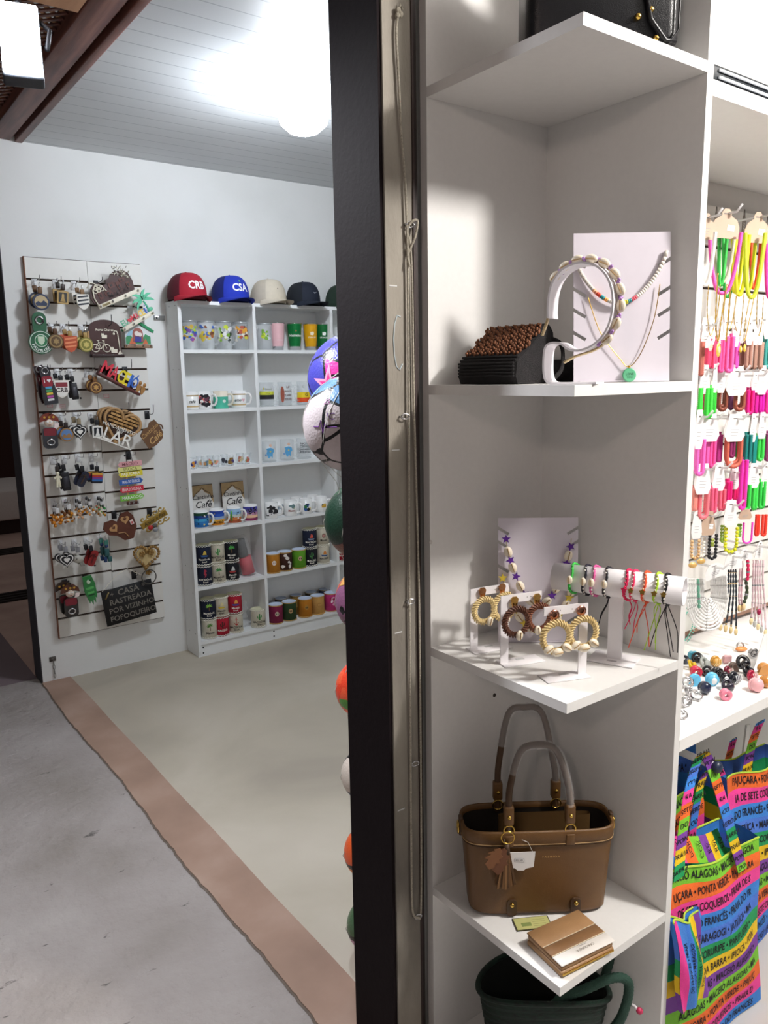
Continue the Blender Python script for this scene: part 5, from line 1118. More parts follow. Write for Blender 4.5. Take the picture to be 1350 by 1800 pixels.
W = [(477, 3.905, 'white mug covered in black portrait print, far left of its shelf', A_blob(('#1a1a1e', '#2a2a30', '#f0f0f0'), 50, 22), 1),
     (490, 3.985, 'white enamel mug behind the black print one', A_blob(('#8a9aa8', '#d0d4d8'), 51, 5, .7, .2, .015), 1),
     (511, 3.905, 'white enamel mug with grey palm print and dark red word', A_text(('Maceió',), '#8c2c24', .015, -.016, A_blob(('#6a8a8c', '#b0b8a0'), 52, 5, .85, .45, .012)), 1),
     (522, 3.985, 'plain white enamel mug in the back row, left', None, 1),
     (538, 3.905, 'white enamel mug with green and blue landscape print and moustache', A_blob(('#3a7a3c', '#2c5ca0', '#e0c84a', '#1a1a1e'), 53, 8, .75, .2, .015), 1),
     (550, 3.985, 'plain white enamel mug in the back row, middle', None, 1),
     (565, 3.905, 'white enamel mug with yellow building print, nearest the hanging balls', A_blob(('#d8a83a', '#e8c860', '#3a4a5a'), 54, 8, .75, .25, .015), 1)]
for px, Yq, d, art, h in W: mug(spot(px, 898, UZ[3], Yq), d, art=art, hand=h, R=.038, H=.088)
# can coolers
def cooler(px, z, c, d, words, icon, Y=3.912, R=.0415, H=.110, trim='#e8e4d6', smooth=False, lid='#d8d6b8'):
    t = thing('can_cooler', d, 'can cooler', spot(px+(3 if px < 362 else 0), 1085 if (px > 470 and z < .2) else 1000, z, Y)); m = mat(c, .8, bump=.4, bscale=900); b = B()
    b.lathe([(0, 0), (R, 0), (R, H)], m, 28); b.build('body', t)
    b = B(); b.lathe([(R, H), (R-.004, H+.001), (R-.006, H-.006), (0, H-.008)], mat(lid, .8), 28); b.build('inner_lining', t)
    if not smooth:
        for zz in (.005, H-.005):
            b = B(); n = 36; b.tube([((R+.0015)*math.cos(2*PI*i/n), (R+.0015)*math.sin(2*PI*i/n), zz+(.0022 if i % 2 else -.0022)) for i in range(n)], .0024, mat(trim, .8), 5, True)
            b.tube([((R+.0012)*math.cos(2*PI*i/n), (R+.0012)*math.sin(2*PI*i/n), zz+(-.0022 if i % 2 else .0022)) for i in range(n)], .0018, mat('#3a3d55' if c != '#e8e2d0' else '#b8b2a0', .8), 5, True); b.build('braided_trim', t)
    else:
        b = B(); n = 36
        for zz in (.004, H-.003): b.tube([((R+.0003)*math.cos(2*PI*i/n), (R+.0003)*math.sin(2*PI*i/n), zz) for i in range(n)], .0026, mat(trim, .7), 6, True)
        b.build('edge_piping', t)
    f = cyl(R+.0008); b = B(); tc = '#f0ece0' if c != '#e8e2d0' else '#26261f'
    for i, w in enumerate(words): b.maptext(w, .0155 if i == 0 else .0125, mat(tc, .6), f, (0, .034-i*.014), bold=.02)
    icon(b, f); b.build('print', t); return t
def ic(kind, c1='#3f8f45', c2='#e08a3a'):
    def f(b, g):
        if kind == 'palm':
            for a in (.1, .7, 1.3, 2.0, 2.6, 3.2): b.mappoly([(x, z+.072) for x, z in rot2([(0, .001), (.010, .005), (.021, -.002), (.010, -.002)], a)], mat(c1), g)
            b.mappoly([(-.001, .048), (.003, .048), (.002, .072), (-.001, .072)], mat('#7a5a34'), g)
        elif kind == 'cactus':
            for p in ([(-.003, .046), (.004, .046), (.004, .084), (-.003, .084)], [(-.013, .058), (-.004, .056), (-.004, .061), (-.009, .063), (-.009, .073), (-.013, .073)], [(.013, .062), (.005, .060), (.005, .065), (.009, .067), (.009, .078), (.013, .078)]): b.mappoly(p, mat(c1), g)
        elif kind == 'anchor':
            b.mappoly([(-.0015, .050), (.0015, .050), (.0015, .085), (-.0015, .085)], mat(c1), g); b.mappoly([(-.014, .062), (-.010, .060), (0, .050), (.010, .060), (.014, .062), (.006, .048), (0, .045), (-.006, .048)], mat(c1), g); b.mappoly(circ(.004, 10, 0, .088), mat(c1), g); b.mappoly(rrect(.018, .003, .001, 0, .078), mat(c1), g)
        elif kind == 'boat':
            b.mappoly([(-.020, .058), (.022, .055), (.016, .048), (-.014, .048)], mat(c1), g); b.mappoly([(-.008, .060), (.014, .060), (.010, .078), (.0, .084)], mat(c2), g)
        elif kind == 'seahorse':
            b.mappoly([(-.004, .092), (.006, .088), (.010, .080), (.002, .076), (.008, .064), (.004, .052), (-.006, .046), (-.001, .056), (-.008, .066), (-.006, .080)], mat(c1), g)
        elif kind == 'seed':
            b.mappoly(circ(.012, 18, 0, .062, .014), mat(c1), g); b.mappoly(circ(.003, 8, -.004, .062, .006), mat(c2), lambda u, v: (g(u, v)[0]*1.01, g(u, v)[1]*1.01, v)); b.mappoly(circ(.003, 8, .005, .062, .006), mat(c2), lambda u, v: (g(u, v)[0]*1.01, g(u, v)[1]*1.01, v))
    return f
NV, CRM, RD = '#1d2540', '#e8e2d0', '#c4203a'; BKN = '#191b26'; hh = .1125
z5 = UZ[4]; z6 = UZ[5]
for px, up, c, d, w, i in (
    (356, 0, NV, 'navy can cooler with red seahorse, bottom left of the fifth shelf', ('MACEIÓ-AL', 'Brasil'), ic('seahorse', '#b0324a')),
    (356, 1, NV, 'navy can cooler with yellow sun, top left of the fifth shelf', ('Maceió-AL', 'Brasil'), ic('boat', '#2f5a9c', '#d8b84a')),
    (383, 0, CRM, 'cream can cooler with green palm, lower middle of the fifth shelf', ('Maceió-AL', 'Brasil'), ic('palm')),
    (383, 1, CRM, 'cream can cooler with cactus, upper middle of the fifth shelf', ('MACEIÓ-AL', 'Brasil'), ic('cactus')),
    (407, 0, BKN, 'black can cooler with red boat below the palm one', ('Maceió', 'Brasil'), ic('boat', '#b03a3a', '#d0d0d0')),
    (407, 1, BKN, 'black can cooler with green palm, beside the clear plastic pack', ('Maceió', 'Brasil'), ic('palm', '#4aa84a'))):
    cooler(px, z5+up*hh, c, d, w, i)
for px, up, c, d, w, i in (
    (359, 0, CRM, 'cream can cooler with orange flower at the very bottom left', ('Maceió',), ic('palm', '#5a8a3c')),
    (359, 1, NV, 'navy can cooler with green and red palm at bottom left', ('Maceió-AL', 'Brasil'), ic('palm', '#8ac04a')),
    (384, 0, RD, 'red can cooler with dark cactus on the lowest shelf', ('MACEIÓ',), ic('cactus', '#4a1a1a')),
    (384, 1, CRM, 'cream can cooler with yellow raft, upper row of the lowest shelf', ('Maceió', 'Brasil'), ic('boat', '#d8b83a', '#e8d8a0')),
    (409, 0, CRM, 'cream can cooler with red anchor', ('MACEIÓ-AL', 'Brasil'), ic('anchor', '#b8302c')),
    (409, 1, RD, 'red can cooler with sailing raft, above the anchor one', ('Maceió', 'Brasil'), ic('boat', '#3a4a9a', '#e8a04a'))):
    cooler(px, z6+up*hh, c, d, w, i)
cooler(450, z6, CRM, 'cream cactus can cooler standing alone beside the divider', ('MACEIÓ-AL', 'Brasil'), ic('cactus'), H=.105)
for px, up, c, d, w, i in ((546, 0, BKN, 'black can cooler with green cactus, lower left of the four', ('MACEIÓ', 'Brasil'), ic('cactus', '#4a8a4a')), (546, 1, NV, 'navy can cooler with red fish, upper left of the four', ('MACEIÓ-A', 'Brasil'), ic('boat', '#8a9ab8', '#d85a4a')),
    (568, 0, CRM, 'cream can cooler with sailing raft, lower right of the four', ('MACEIÓ',), ic('boat', '#3a5a8c', '#d8883a')), (568, 1, CRM, 'cream can cooler with flowers, upper right of the four', ('Maceió',), ic('seed', '#8a6a5a', '#e8a0a0')), (598, 0, RD, 'red can cooler half hidden by the hanging balls', ('Maceió',), ic('boat', '#f0e0d0', '#f0e0d0'))):
    cooler(px, z5+up*hh, c, d, w, i, H=.112)
LB = '#c8d4e8'
for px, z, c, d, i in ((480, z5, '#d08a2a', 'smooth orange can cooler at the left of its compartment, fifth shelf', ic('seed', '#f0e4d8', '#c8aaa0')), (501.5, z5, '#4a2a22', 'brown and white cow print can cooler', A_blob(('#e8e0da', '#e8e0da', '#2a1612'), 70, 9, .95, .1, .035)), (526, z5, '#6ab02c', 'lime green can cooler with a round face', ic('seed', '#caa888', '#2c2c2c')),
    (485, z6, '#8c1f4c', 'crimson can cooler with pale oval, lowest shelf right of the divider', ic('seed', '#cfc0a8', '#2c4a34')), (509, z6, '#2f4a28', 'dark green leafy can cooler with orange price tag', ic('seed', '#c8a070', '#3a2a1a')), (537, z6, '#d08624', 'orange can cooler with small black and white tag', ic('seed', '#b88a3c', '#1a1a1a')), (559, z6, '#d8a860', 'pale tan can cooler with a round stamp', ic('seed', '#c08c48', '#d8a860')), (583, z6, '#d83c8c', 'pink flowered can cooler next to the hanging balls', A_blob(('#f0a0c8', '#f8e0ec', '#b01c5c'), 71, 12, .9, .3, .035))):
    if callable(i) and i.__code__.co_argcount == 4: art = (lambda b, g, i=i: i(b, g, .11, .04))
    else: art = i
    cooler(px, z, c, d, (), art, Y=3.905, H=.112, trim='#c8a05a', smooth=True, lid=LB)
for px, c, d in ((495, '#3a3f4a', 'dark can cooler in the back row behind the crimson one'), (522, '#b8924a', 'mustard can cooler in the back row behind the green one'), (548, '#4a4436', 'brown can cooler in the back row behind the orange one'), (572, '#3a4a6a', 'slate blue can cooler at the right of the back row')):
    cooler(px, z6, c, d, (), ic('seed', c, c), Y=3.983, H=.116, R=.036, smooth=True, trim='#8a7a5a', lid='#aab4c4')
t = thing('wrapped_textiles', 'clear plastic pack holding a black roll and a red can cooler, leaning in corner', 'package', spot(438, 1010, z5, 3.94) @ RY(-.20) @ SX(.92, .92, .95))
b = B(); b.lathe([(0, .0), (.040, .0), (.040, .105), (0, .105)], mat('#c4203a', .7), 24, T(.0, 0, .012)); b.build('red_cooler', t)
b = B(); b.lathe([(0, .0), (.038, .0), (.038, .10), (0, .10)], mat('#17181c', .7), 24, T(-.01, 0, .125)); b.build('black_cooler', t)
b = B(); b.lathe([(0, .001), (.046, .001), (.050, .07), (.046, .13), (.048, .20), (.040, .245), (.01, .25)], FILM, 18); b.build('plastic_film', t)
t = thing('plastic_bag', 'crumpled clear plastic bag standing between the can coolers on lowest shelf', 'bag', spot(430, 1090, z6, 3.955))
b = B(); rr = random.Random(8); b.lathe([(0, .001)]+[(.018+rr.uniform(-.006, .010), .012+k*.016) for k in range(9)]+[(.006, .165)], FILM, 9, smooth=False); b.build('film', t)

# caps
def cap(px, c, side, d, rz, words=None, wc='#f4f4f4', Y=3.915, s=1.0, brimc=None, deco=None):
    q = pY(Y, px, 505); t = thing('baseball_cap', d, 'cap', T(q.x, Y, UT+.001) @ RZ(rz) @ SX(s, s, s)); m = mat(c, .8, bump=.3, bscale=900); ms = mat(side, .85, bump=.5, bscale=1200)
    def dome(u, v, o=0):
        a = u*2*PI; h = math.sin(v*PI/2); r = math.cos(v*PI/2)**.62
        x = (.098+o)*r*math.cos(a); y = (.108+o)*r*math.sin(a); z = .020+.118*h
        if math.sin(a) < 0: z += .006*math.sin(v*PI)*-math.sin(a)
        return Vector((x, y, z))
    b = B(); n = 40; 
    def sec(u0, u1, mm):
        b.quadgrid(lambda i, j: dome(u0+(u1-u0)*i, j*.985), 16, 12, mm)
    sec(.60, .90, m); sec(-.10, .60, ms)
    # low skirt under the dome, rolled inwards
    b.quadgrid(lambda i, j: Vector((.098*math.cos(2*PI*i)*(1-.04*j), .108*math.sin(2*PI*i)*(1-.04*j), .020-.018*j)), 40, 2, ms); b.build('crown', t)
    b = B(); mb = mat(brimc or c, .8, bump=.3, bscale=900)
    def brim(i, j):
        a = PI*1.10+PI*.80*i; x = .096*math.cos(a); y = .106*math.sin(a); f = math.sin(PI*i)**.7
        return Vector((x*(1+.04*j), y-.075*f*j, .022-.012*j-.030*(abs(math.cos(a))**2)*(j)*.6+.004*f*j))
    b.quadgrid(brim, 24, 6, mb); b.quadgrid(lambda i, j: brim(1-i, j)-Vector((0, 0, .003)), 24, 6, mb); b.build('brim', t)
    b = B(); b.ball((0, 0, .139), .006, m, 8); b.build('button', t)
    if words or deco:
        b = B(); fn = lambda u, v: dome(.75+u/(.62), math.asin(min(.99, max(0, (v-.02)/.118)))/(PI/2), .0018)
        if words: b.maptext(words, .050, mat(wc, .6), fn, (0, .066), L=.006, bold=.03)
        if deco: deco(b, fn)
        b.build('embroidery', t)
    return t
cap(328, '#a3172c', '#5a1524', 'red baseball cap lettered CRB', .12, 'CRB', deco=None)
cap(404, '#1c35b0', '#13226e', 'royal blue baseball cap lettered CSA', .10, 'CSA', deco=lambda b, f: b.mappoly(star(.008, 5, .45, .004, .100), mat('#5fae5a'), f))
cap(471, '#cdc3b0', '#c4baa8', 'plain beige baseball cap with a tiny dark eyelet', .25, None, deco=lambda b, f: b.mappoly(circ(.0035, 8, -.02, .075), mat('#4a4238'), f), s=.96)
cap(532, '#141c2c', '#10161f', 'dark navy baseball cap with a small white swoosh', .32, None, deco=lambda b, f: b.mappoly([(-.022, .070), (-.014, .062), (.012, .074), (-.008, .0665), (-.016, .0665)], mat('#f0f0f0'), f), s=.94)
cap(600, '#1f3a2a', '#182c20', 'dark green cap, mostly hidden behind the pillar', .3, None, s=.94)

# ================================================================ BALLS IN A NET
def ballmat(name, base, cs, scale, lw=.05, lines='#101014', bump=.5):
    m = bpy.data.materials.new(name); m.use_nodes = True; nt = m.node_tree; b = nt.nodes['Principled BSDF']; b.inputs['Roughness'].default_value = .35
    tc = nt.nodes.new('ShaderNodeTexCoord'); v = nt.nodes.new('ShaderNodeTexVoronoi'); v.inputs['Scale'].default_value = scale
    r = nt.nodes.new('ShaderNodeValToRGB'); r.color_ramp.interpolation = 'CONSTANT'
    cs = [base]+list(cs); e = r.color_ramp.elements; e[0].color = lin(cs[0]); e[1].position = .999; e[1].color = lin(cs[-1])
    for i, c in enumerate(cs[1:]): q = e.new((i+1)/len(cs)); q.color = lin(c)
    nt.links.new(tc.outputs['Object'], v.inputs['Vector']); s = nt.nodes.new('ShaderNodeSeparateColor'); nt.links.new(v.outputs['Color'], s.inputs[0]); nt.links.new(s.outputs[0], r.inputs[0])
    v2 = nt.nodes.new('ShaderNodeTexVoronoi'); v2.feature = 'DISTANCE_TO_EDGE'; v2.inputs['Scale'].default_value = scale; nt.links.new(tc.outputs['Object'], v2.inputs['Vector'])
    c = nt.nodes.new('ShaderNodeMath'); c.operation = 'LESS_THAN'; c.inputs[1].default_value = lw; nt.links.new(v2.outputs['Distance'], c.inputs[0])
    mx = nt.nodes.new('ShaderNodeMix'); mx.data_type = 'RGBA'; mx.inputs[7].default_value = lin(lines); nt.links.new(c.outputs[0], mx.inputs[0]); nt.links.new(r.outputs[0], mx.inputs[6]); nt.links.new(mx.outputs[2], b.inputs['Base Color'])
    v3 = nt.nodes.new('ShaderNodeTexVoronoi'); v3.inputs['Scale'].default_value = 180; nt.links.new(tc.outputs['Object'], v3.inputs['Vector'])
    bp = nt.nodes.new('ShaderNodeBump'); bp.inputs['Strength'].default_value = bump; bp.inputs['Distance'].default_value = .001; nt.links.new(v3.outputs['Distance'], bp.inputs['Height']); nt.links.new(bp.outputs[0], b.inputs['Normal'])
    return m
BD = [(622, 668, 84, 1.64, 'pink ball with blue and magenta panels and a star', ballmat('ball_pink', '#d8a0c8', ('#e83ca0', '#4a4ab0', '#e8c0dc', '#5a5ac0'), 15)),
      (617, 745, 87, 1.46, 'white ball with pale blue panels and black seams', ballmat('ball_white', '#d8cdd0', ('#d8cdd0', '#5a8ab8', '#d8cdd0', '#d8cdd0'), 12, .035)),
      (640, 915, 72, 1.50, 'dark green ball with brown edges in a net', ballmat('ball_green', '#1d3a2c', ('#1d3a2c', '#24452f', '#16301f', '#7a4a3c', '#16301f'), 12, .01)),
      (650, 1055, 63, 1.50, 'orange and mauve patterned ball', ballmat('ball_orange_mauve', '#c8704a', ('#8c5a7c', '#d8a05a', '#6a7a4a', '#c45a4a'), 16, .01)),
      (642, 1210, 54, 1.50, 'red orange ball with green flecks', ballmat('ball_red', '#e8482c', ('#e8482c', '#f0603c', '#5aa03c', '#e8482c', '#e85a4a'), 40, .0)),
      (646, 1360, 48, 1.50, 'navy and cream ball', ballmat('ball_navy', '#22305c', ('#d8ccc0', '#22305c', '#d8ccc0'), 15, .03)),
      (651, 1497, 48, 1.50, 'orange ball with black seams', ballmat('ball_orange', '#e8602c', ('#e8602c', '#f08c3c', '#e84a2c'), 10, .05)),
      (654, 1625, 46, 1.50, 'lowest ball, purple above and green below', ballmat('ball_purple', '#8c5a9c', ('#4a6a4a', '#c890b8', '#3a5a3c'), 9, .04))]
bc = []
for x, y, rp, Yq, d, m in BD:
    q = pY(Yq, x, y); dep = (q-CAMP).dot(_f); r = rp*dep/FPX*.97; bc.append((q, r))
    t = thing('toy_ball', short(d+', hanging in a net behind the pillar'), 'ball', T(*q) @ RZ(.7)); b = B(); b.ball((0, 0, 0), r, m, 48); b.build('shell', t)
    if 'pink ball' in d:
        b = B(); fn = lambda u, v: (r*1.004*math.sin(u/r)*math.cos(v/r), -r*1.004*math.cos(u/r)*math.cos(v/r), r*1.004*math.sin(v/r))
        R2 = RZ(-1.85); b.mappoly(star(.052, 5, .34, .0, -.01), mat('#f4a0c4'), fn, M=R2); b.mappoly(star(.030, 5, .34, .0, -.01), mat('#e83c94'), lambda u, v: Vector(fn(u, v))*1.004, M=R2); b.build('star_print', t)
    if d.startswith('white'):
        b = B(); fn = lambda u, v: (r*1.004*math.sin(u/r)*math.cos(v/r), -r*1.004*math.cos(u/r)*math.cos(v/r), r*1.004*math.sin(v/r)); R2 = RZ(-1.85)
        b.maptext('IC', .022, mat('#6a3a8c'), fn, (.015, .022), R2); b.mapped([], mat('#6a3a8c'), fn); pts = [(-.03, -.0), (-.015, .0), (-.010, .014), (-.004, -.014), (.002, .008), (.008, 0), (.03, .0)]
        b.tube([Vector(fn(u, v)) for u, v in pts], .0012, mat('#7a3a9c'), 5, M=R2); b.maptext('25', .018, mat('#9a3a8c'), fn, (.0, .055), R2); b.build('printed_marks', t)
t = thing('ball_net', 'thin white string net holding the column of balls', 'net', T(*bc[1][0])); Mi = t.matrix_world.inverted(); b = B()
for k in range(7):
    a = 2*PI*k/7; P = []
    for (q, r) in bc[1:]:
        for e in (.8, 0, -.8): rr_ = (r+.003)*math.cos(e*1.1); P.append(Vector((q.x+rr_*math.cos(a+e*.4), q.y+rr_*math.sin(a+e*.4), q.z+(r+.003)*math.sin(e*1.1))))
    P.insert(0, Vector((bc[1][0].x+.06, bc[1][0].y-.01, bc[1][0].z+bc[1][1]+.05))); b.tube(spline(P, 3), .0009, mat('#d8d8d0', .8), 4, M=Mi)
b.tube([Vector((bc[1][0].x+.06, bc[1][0].y-.01, bc[1][0].z+bc[1][1]+.05)), Vector((bc[1][0].x+.10, bc[1][0].y-.03, 2.58))], .0015, mat('#d8d8d0', .8), 5, M=Mi)
b.build('strings', t)
# ================================================================ JEWELLERY DISPLAY ON THE RIGHT
XR = X1+TH+.0006; ZC = .782
rs_ = thing('display_cabinet', 'white jewellery display unit with a slatted back, top shelf and counter', 'shelf', T(2.1, 1.0, 0)); Mi = T(-2.1, -1.0, 0)
b = B(); b.box((XR, YF, 1.961), (3.0, 1.185, 1.987), MDF, Mi); b.build('top_shelf', rs_)
b = B(); b.box((XR, YF, ZC-.025), (3.0, 1.185, ZC), mat('#f6f5f3', .3, var=.02), Mi); b.build('counter', rs_)
b = B(); b.box((3.0, YF, 0), (3.018, 1.185, 2.62), MDF, Mi); b.build('side_panel', rs_)
b = B(); b.box((XR, 1.158, ZC+.0001), (3.0, 1.185, 1.9609), mat('#dedad6', .5, var=.03), Mi); b.build('back_board', rs_)
b = B()
for k in range(11):
    z0 = .806+k*.1; b.box((XR, 1.136, z0), (2.99, 1.150, z0+.092), mat('#e9e7e2', .42, var=.03), Mi)
b.box((XR, 1.1501, .800), (2.99, 1.1579, 1.90), mat('#5c4a40', .8), Mi); b.box((XR, 1.134, .797), (2.99, 1.150, .8058), mat('#8a6a58', .8), Mi); b.build('slatted_panel', rs_)
YS = 1.136
def rhook(x, y, Y, desc):
    q = pY(Y, x, y); t = thing('display_hook', 'clear plastic hook holding the '+desc, 'hook', T(q.x, YS, q.z))
    m = mat('#e8e8ea', .15, var=0, alpha=.6); b = B(); b.rbox((-.012, -.003, -.018), (.012, -.0003, .014), m, .001, 1); b.build('back_plate', t)
    b = B(); L = YS-Y+.02; b.tube([(0, -.003, 0), (0, -L, .0), (0, -L-.012, .014)], .0026, m, 8); b.build('prong', t)
def dep(x, y, Y): return (pY(Y, x, y)-CAMP).dot(_f)
def disc_loop(b, P, r, m, closed=False, step=.0042):
    """string of thin discs along a path"""
    P = [Vector(p) for p in P]; cum = [0]
    for i in range(len(P)-1): cum.append(cum[-1]+(P[i+1]-P[i]).length)
    N = max(6, int(cum[-1]/step)); pts = []; rr = []; j = 0
    for k in range(N*2+1):
        s = cum[-1]*k/(2*N)
        while j < len(cum)-2 and cum[j+1] < s: j += 1
        f = (s-cum[j])/max(1e-9, cum[j+1]-cum[j]); pts.append(P[j].lerp(P[j+1], f)); rr.append(r*(1.0 if k % 2 else .80))
    b.tube(pts, rr, m, 8)
VARN = random.Random(12)
def card(t, w, h, M=None, c='#f3f1f1', shape='hex', sticker=False):
    b = B()
    if shape == 'hex': P = [(-w*.28, h/2), (w*.28, h/2), (w/2, -h*.28), (w*.34, -h/2), (-w*.34, -h/2), (-w/2, -h*.28)]
    elif shape == 'half': P = [(-w/2, -h/2), (w/2, -h/2)]+[(w/2*math.cos(a), -h/2+h*math.sin(a)**.8) for a in [PI*i/12 for i in range(1, 12)]]
    else: P = [(-w/2, -h/2), (w/2, -h/2), (w/2, -h*.1), (w*.40, h*.12), (w*.17, h*.27), (w*.17, h*.38), (w*.08, h/2), (-w*.08, h/2), (-w*.17, h*.38), (-w*.17, h*.27), (-w*.40, h*.12), (-w/2, -h*.1)]
    b.prism(P, -.0006, .0006, mat(c, .55, var=.04)); b.prism(rrect(w*.22, h*.045, h*.02, 0, h*.33), -.0009, -.0006, mat('#77716c'))
    for k in range(3 if not sticker else 0): b.box((-w*.2, -.0009, -h*(.08+.1*k)), (w*.2*(1-.2*k), -.0006, -h*(.08+.1*k)+.0008), mat('#9a9aa0'))
    if sticker: b.box((w*.08, -.0012, -h*.22), (w*.34, -.0007, -h*.02), mat('#fafafa'), RY(.12)); b.text('R$ 35', h*.08, mat('#66666e'), T(w*.21, -.0014, -h*.12) @ RY(.12))
    o = b.build('backing_card', t)
    if M is not None: o.matrix_local = M
def bracelet(xl, xr, yt, yb, c, desc, Y=.99, cardpx=None, cc='#f3f1f1', kind='loop', r=.0042, hook=False, grp=None, sticker=False, rotc=0):
    """a folded bracelet that hangs between these points of its own plane"""
    x = (xl+xr)/2; q = pY(Y, x, (yt+yb)/2); d = (q-CAMP).dot(_f); k = d/FPX
    w = max((xr-xl)*k-2*r, .0025); h = (yb-yt)*k
    t = thing('disc_bead_bracelet' if kind != 'bead' else 'bead_bracelet', desc, 'bracelet', T(*q) @ RZ(-YAW*.8), grp); m = mat(c, .55, var=.12, scale=260)
    b = B(); P = []
    for i in range(25):
        a = PI*i/24
        P.append((-w/2*math.cos(a) if True else 0, VARN.uniform(-.0005, .0005), -h/2+r+(1-math.sin(a)**.8)*min(w*.6, h*.3)))
    P = [(-w/2, 0, h/2)]+P+[(w/2, .0, h/2)]
    if kind == 'bead':
        S = spline(P, 3); cum = [0]
        for i in range(len(S)-1): cum.append(cum[-1]+(S[i+1]-S[i]).length)
        j = 0; N = int(cum[-1]/(2*r)*1.08)
        for n in range(N):
            s = cum[-1]*(n+.5)/N
            while cum[j+1] < s: j += 1
            p = S[j].lerp(S[j+1], (s-cum[j])/max(1e-9, cum[j+1]-cum[j])); b.ball(p, r, m, 8)
    else: disc_loop(b, P, r, m)
    b.build('bead_string', t)
    if cardpx:
        cx, cy, cw, ch = cardpx; pc = pY(Y-.004, cx, cy); M = t.matrix_world.inverted() @ T(*pc) @ RZ(-YAW*.8) @ RY(rotc); card(t, cw*k, ch*k, M, cc, 'hex', sticker)
        if hook: rhook(cx, cy-ch*.33, Y, desc)
    return t

# necklaces of the top row
def neck(xl, xr, yt, yb, c, desc, Y, r=.0042, shift=0, bead=None):
    q = pY(Y, (xl+xr)/2, (yt+yb)/2); k = (q-CAMP).dot(_f)/FPX; w = (xr-xl)*k/2; h = (yb-yt)*k
    t = thing('cord_necklace', desc, 'necklace', T(*q) @ RZ(-YAW*.8), 'necklaces hanging in the top row of the display'); b = B(); P = []
    for i in range(31):
        s = i/30*2-1; P.append(Vector((w*s, 0, h/2-h*(1-abs(s)**2.6)**.9+shift*k*s*0)))
    disc_loop(b, P, r, mat(c, .55, var=.06, scale=200), step=.003); b.build('bead_string', t); return t
TANC = '#c2a893'
for cx, cy, cw, ch, d, Y in ((1241, 398, 40, 44, 'tan necklace card partly hidden by the white upright', .985), (1276, 393, 52, 50, 'tan necklace card with white price sticker, nearest the white upright', .98), (1331, 400, 46, 52, 'tan necklace card with white price sticker, second fully seen in the top row', .98)):
    q = pY(Y, cx, cy); k = (q-CAMP).dot(_f)/FPX; t = thing('necklace_card', d, 'card', T(*q) @ RZ(-YAW*.8) @ RY(.06)); card(t, cw*k, ch*k, None, TANC, 'bell', cx > 1250); rhook(cx+4, cy-ch*.36, Y, d)
for cx, cy, d in ((1259, 386, 'dark backed card behind the first tan necklace card'), (1308, 390, 'dark backed card between the two tan necklace cards'), (1349, 398, 'dark backed card at the right edge of the photo')):
    q = pY(1.03, cx, cy); t = thing('necklace_card', d, 'card', T(*q) @ RZ(.35)); card(t, .045, .055, None, '#4c453c', 'bell'); 
N_ = [(1243, 1302, 411, 514, '#f25ab8', 'hot pink cord necklace hanging in front of the first tan card', .972, .0046), (1226, 1256, 410, 500, '#f0ede8', 'white cord necklace beside the white upright', .975, .0044), (1262, 1276, 420, 500, '#39b84c', 'green cord necklace hanging behind the hot pink one', 1.0, .0044),
 (1252, 1290, 420, 495, '#cfc8b4', 'sand coloured cord necklace behind the hot pink one', 1.01, .0040), (1268, 1296, 415, 520, '#3fc85a', 'bright green cord necklace with its bottom showing below the pink one', 1.02, .0040), (1285, 1306, 415, 512, '#e8e020', 'yellow cord necklace between the two tan cards', 1.005, .0046),
 (1290, 1315, 415, 517, '#f0ee2c', 'lemon yellow cord necklace just left of the lime one', .99, .0046), (1306, 1343, 412, 521, '#d6e83c', 'long lime yellow cord necklace in front of the second tan card', .972, .0050), (1311, 1326, 424, 508, '#cfd822', 'short lime cord necklace inside the long one', .99, .0044),
 (1318, 1336, 424, 505, '#e8562c', 'orange cord necklace behind the second tan card', 1.005, .0046), (1308, 1316, 425, 490, '#4a9a3c', 'leaf green cord necklace behind the lime one', 1.02, .0044), (1343, 1372, 418, 522, '#f040a8', 'magenta cord necklace at the right edge', .975, .0046), (1350, 1380, 418, 500, '#d83a48', 'red cord necklace at the right edge behind the magenta', .99, .0046)]
for a in N_: neck(*a[:7], r=a[7])
def chain(pts, desc, Y, r=.0014, pend=None):
    P = [pY(Y, x, y) for x, y in pts]; c = P[len(P)//2]; t = thing('chain_necklace', desc, 'necklace', T(*c), 'gold chains below the cord necklaces'); Mi = T(*c).inverted()
    b = B(); S = spline(P, 10); n = len(S); b.tube(S, [r, r*.55]*(n//2)+[r]*(n % 2), mat('#d8b25a', .3, .9), 6, M=Mi); b.build('chain', t)
    if pend:
        x, y, rx, rz, c2 = pend; q = pY(Y-.004, x, y)-c; b = B(); b.lathe([(0, .0015), (.8, .0015), (1, 0), (.8, -.0015), (0, -.0015)], mat(c2, .4, .3), 20, T(*q) @ RX(PI/2) @ SX(rx, rz, 1), smooth=False); b.ball(q+Vector((0, -.0015, 0)), (rx*.5, .0015, rz*.5), mat('#e8d8a8', .4), 10); b.build('pendant', t)
chain([(1246, 500), (1243, 545), (1249, 590), (1262, 545), (1266, 500)], 'fine gold chain with round white medallion pendant', .97, .0012, (1249, 608, .0085, .0115, '#f2efe6'))
chain([(1262, 480), (1258, 560), (1262, 600), (1268, 560), (1278, 500)], 'gold bead chain with ribbed oval gold pendant', .965, .0018, (1263, 615, .0085, .016, '#e8c860'))
chain([(1285, 500), (1280, 560), (1276, 600)], 'thick gold bead chain hanging straight below the hot pink necklace', .968, .0022)
chain([(1296, 515), (1290, 560), (1300, 590), (1304, 560), (1308, 515)], 'fine gold chain with small yellow pendant below the lemon necklace', .97, .0012, (1302, 614, .005, .008, '#e8c23c'))
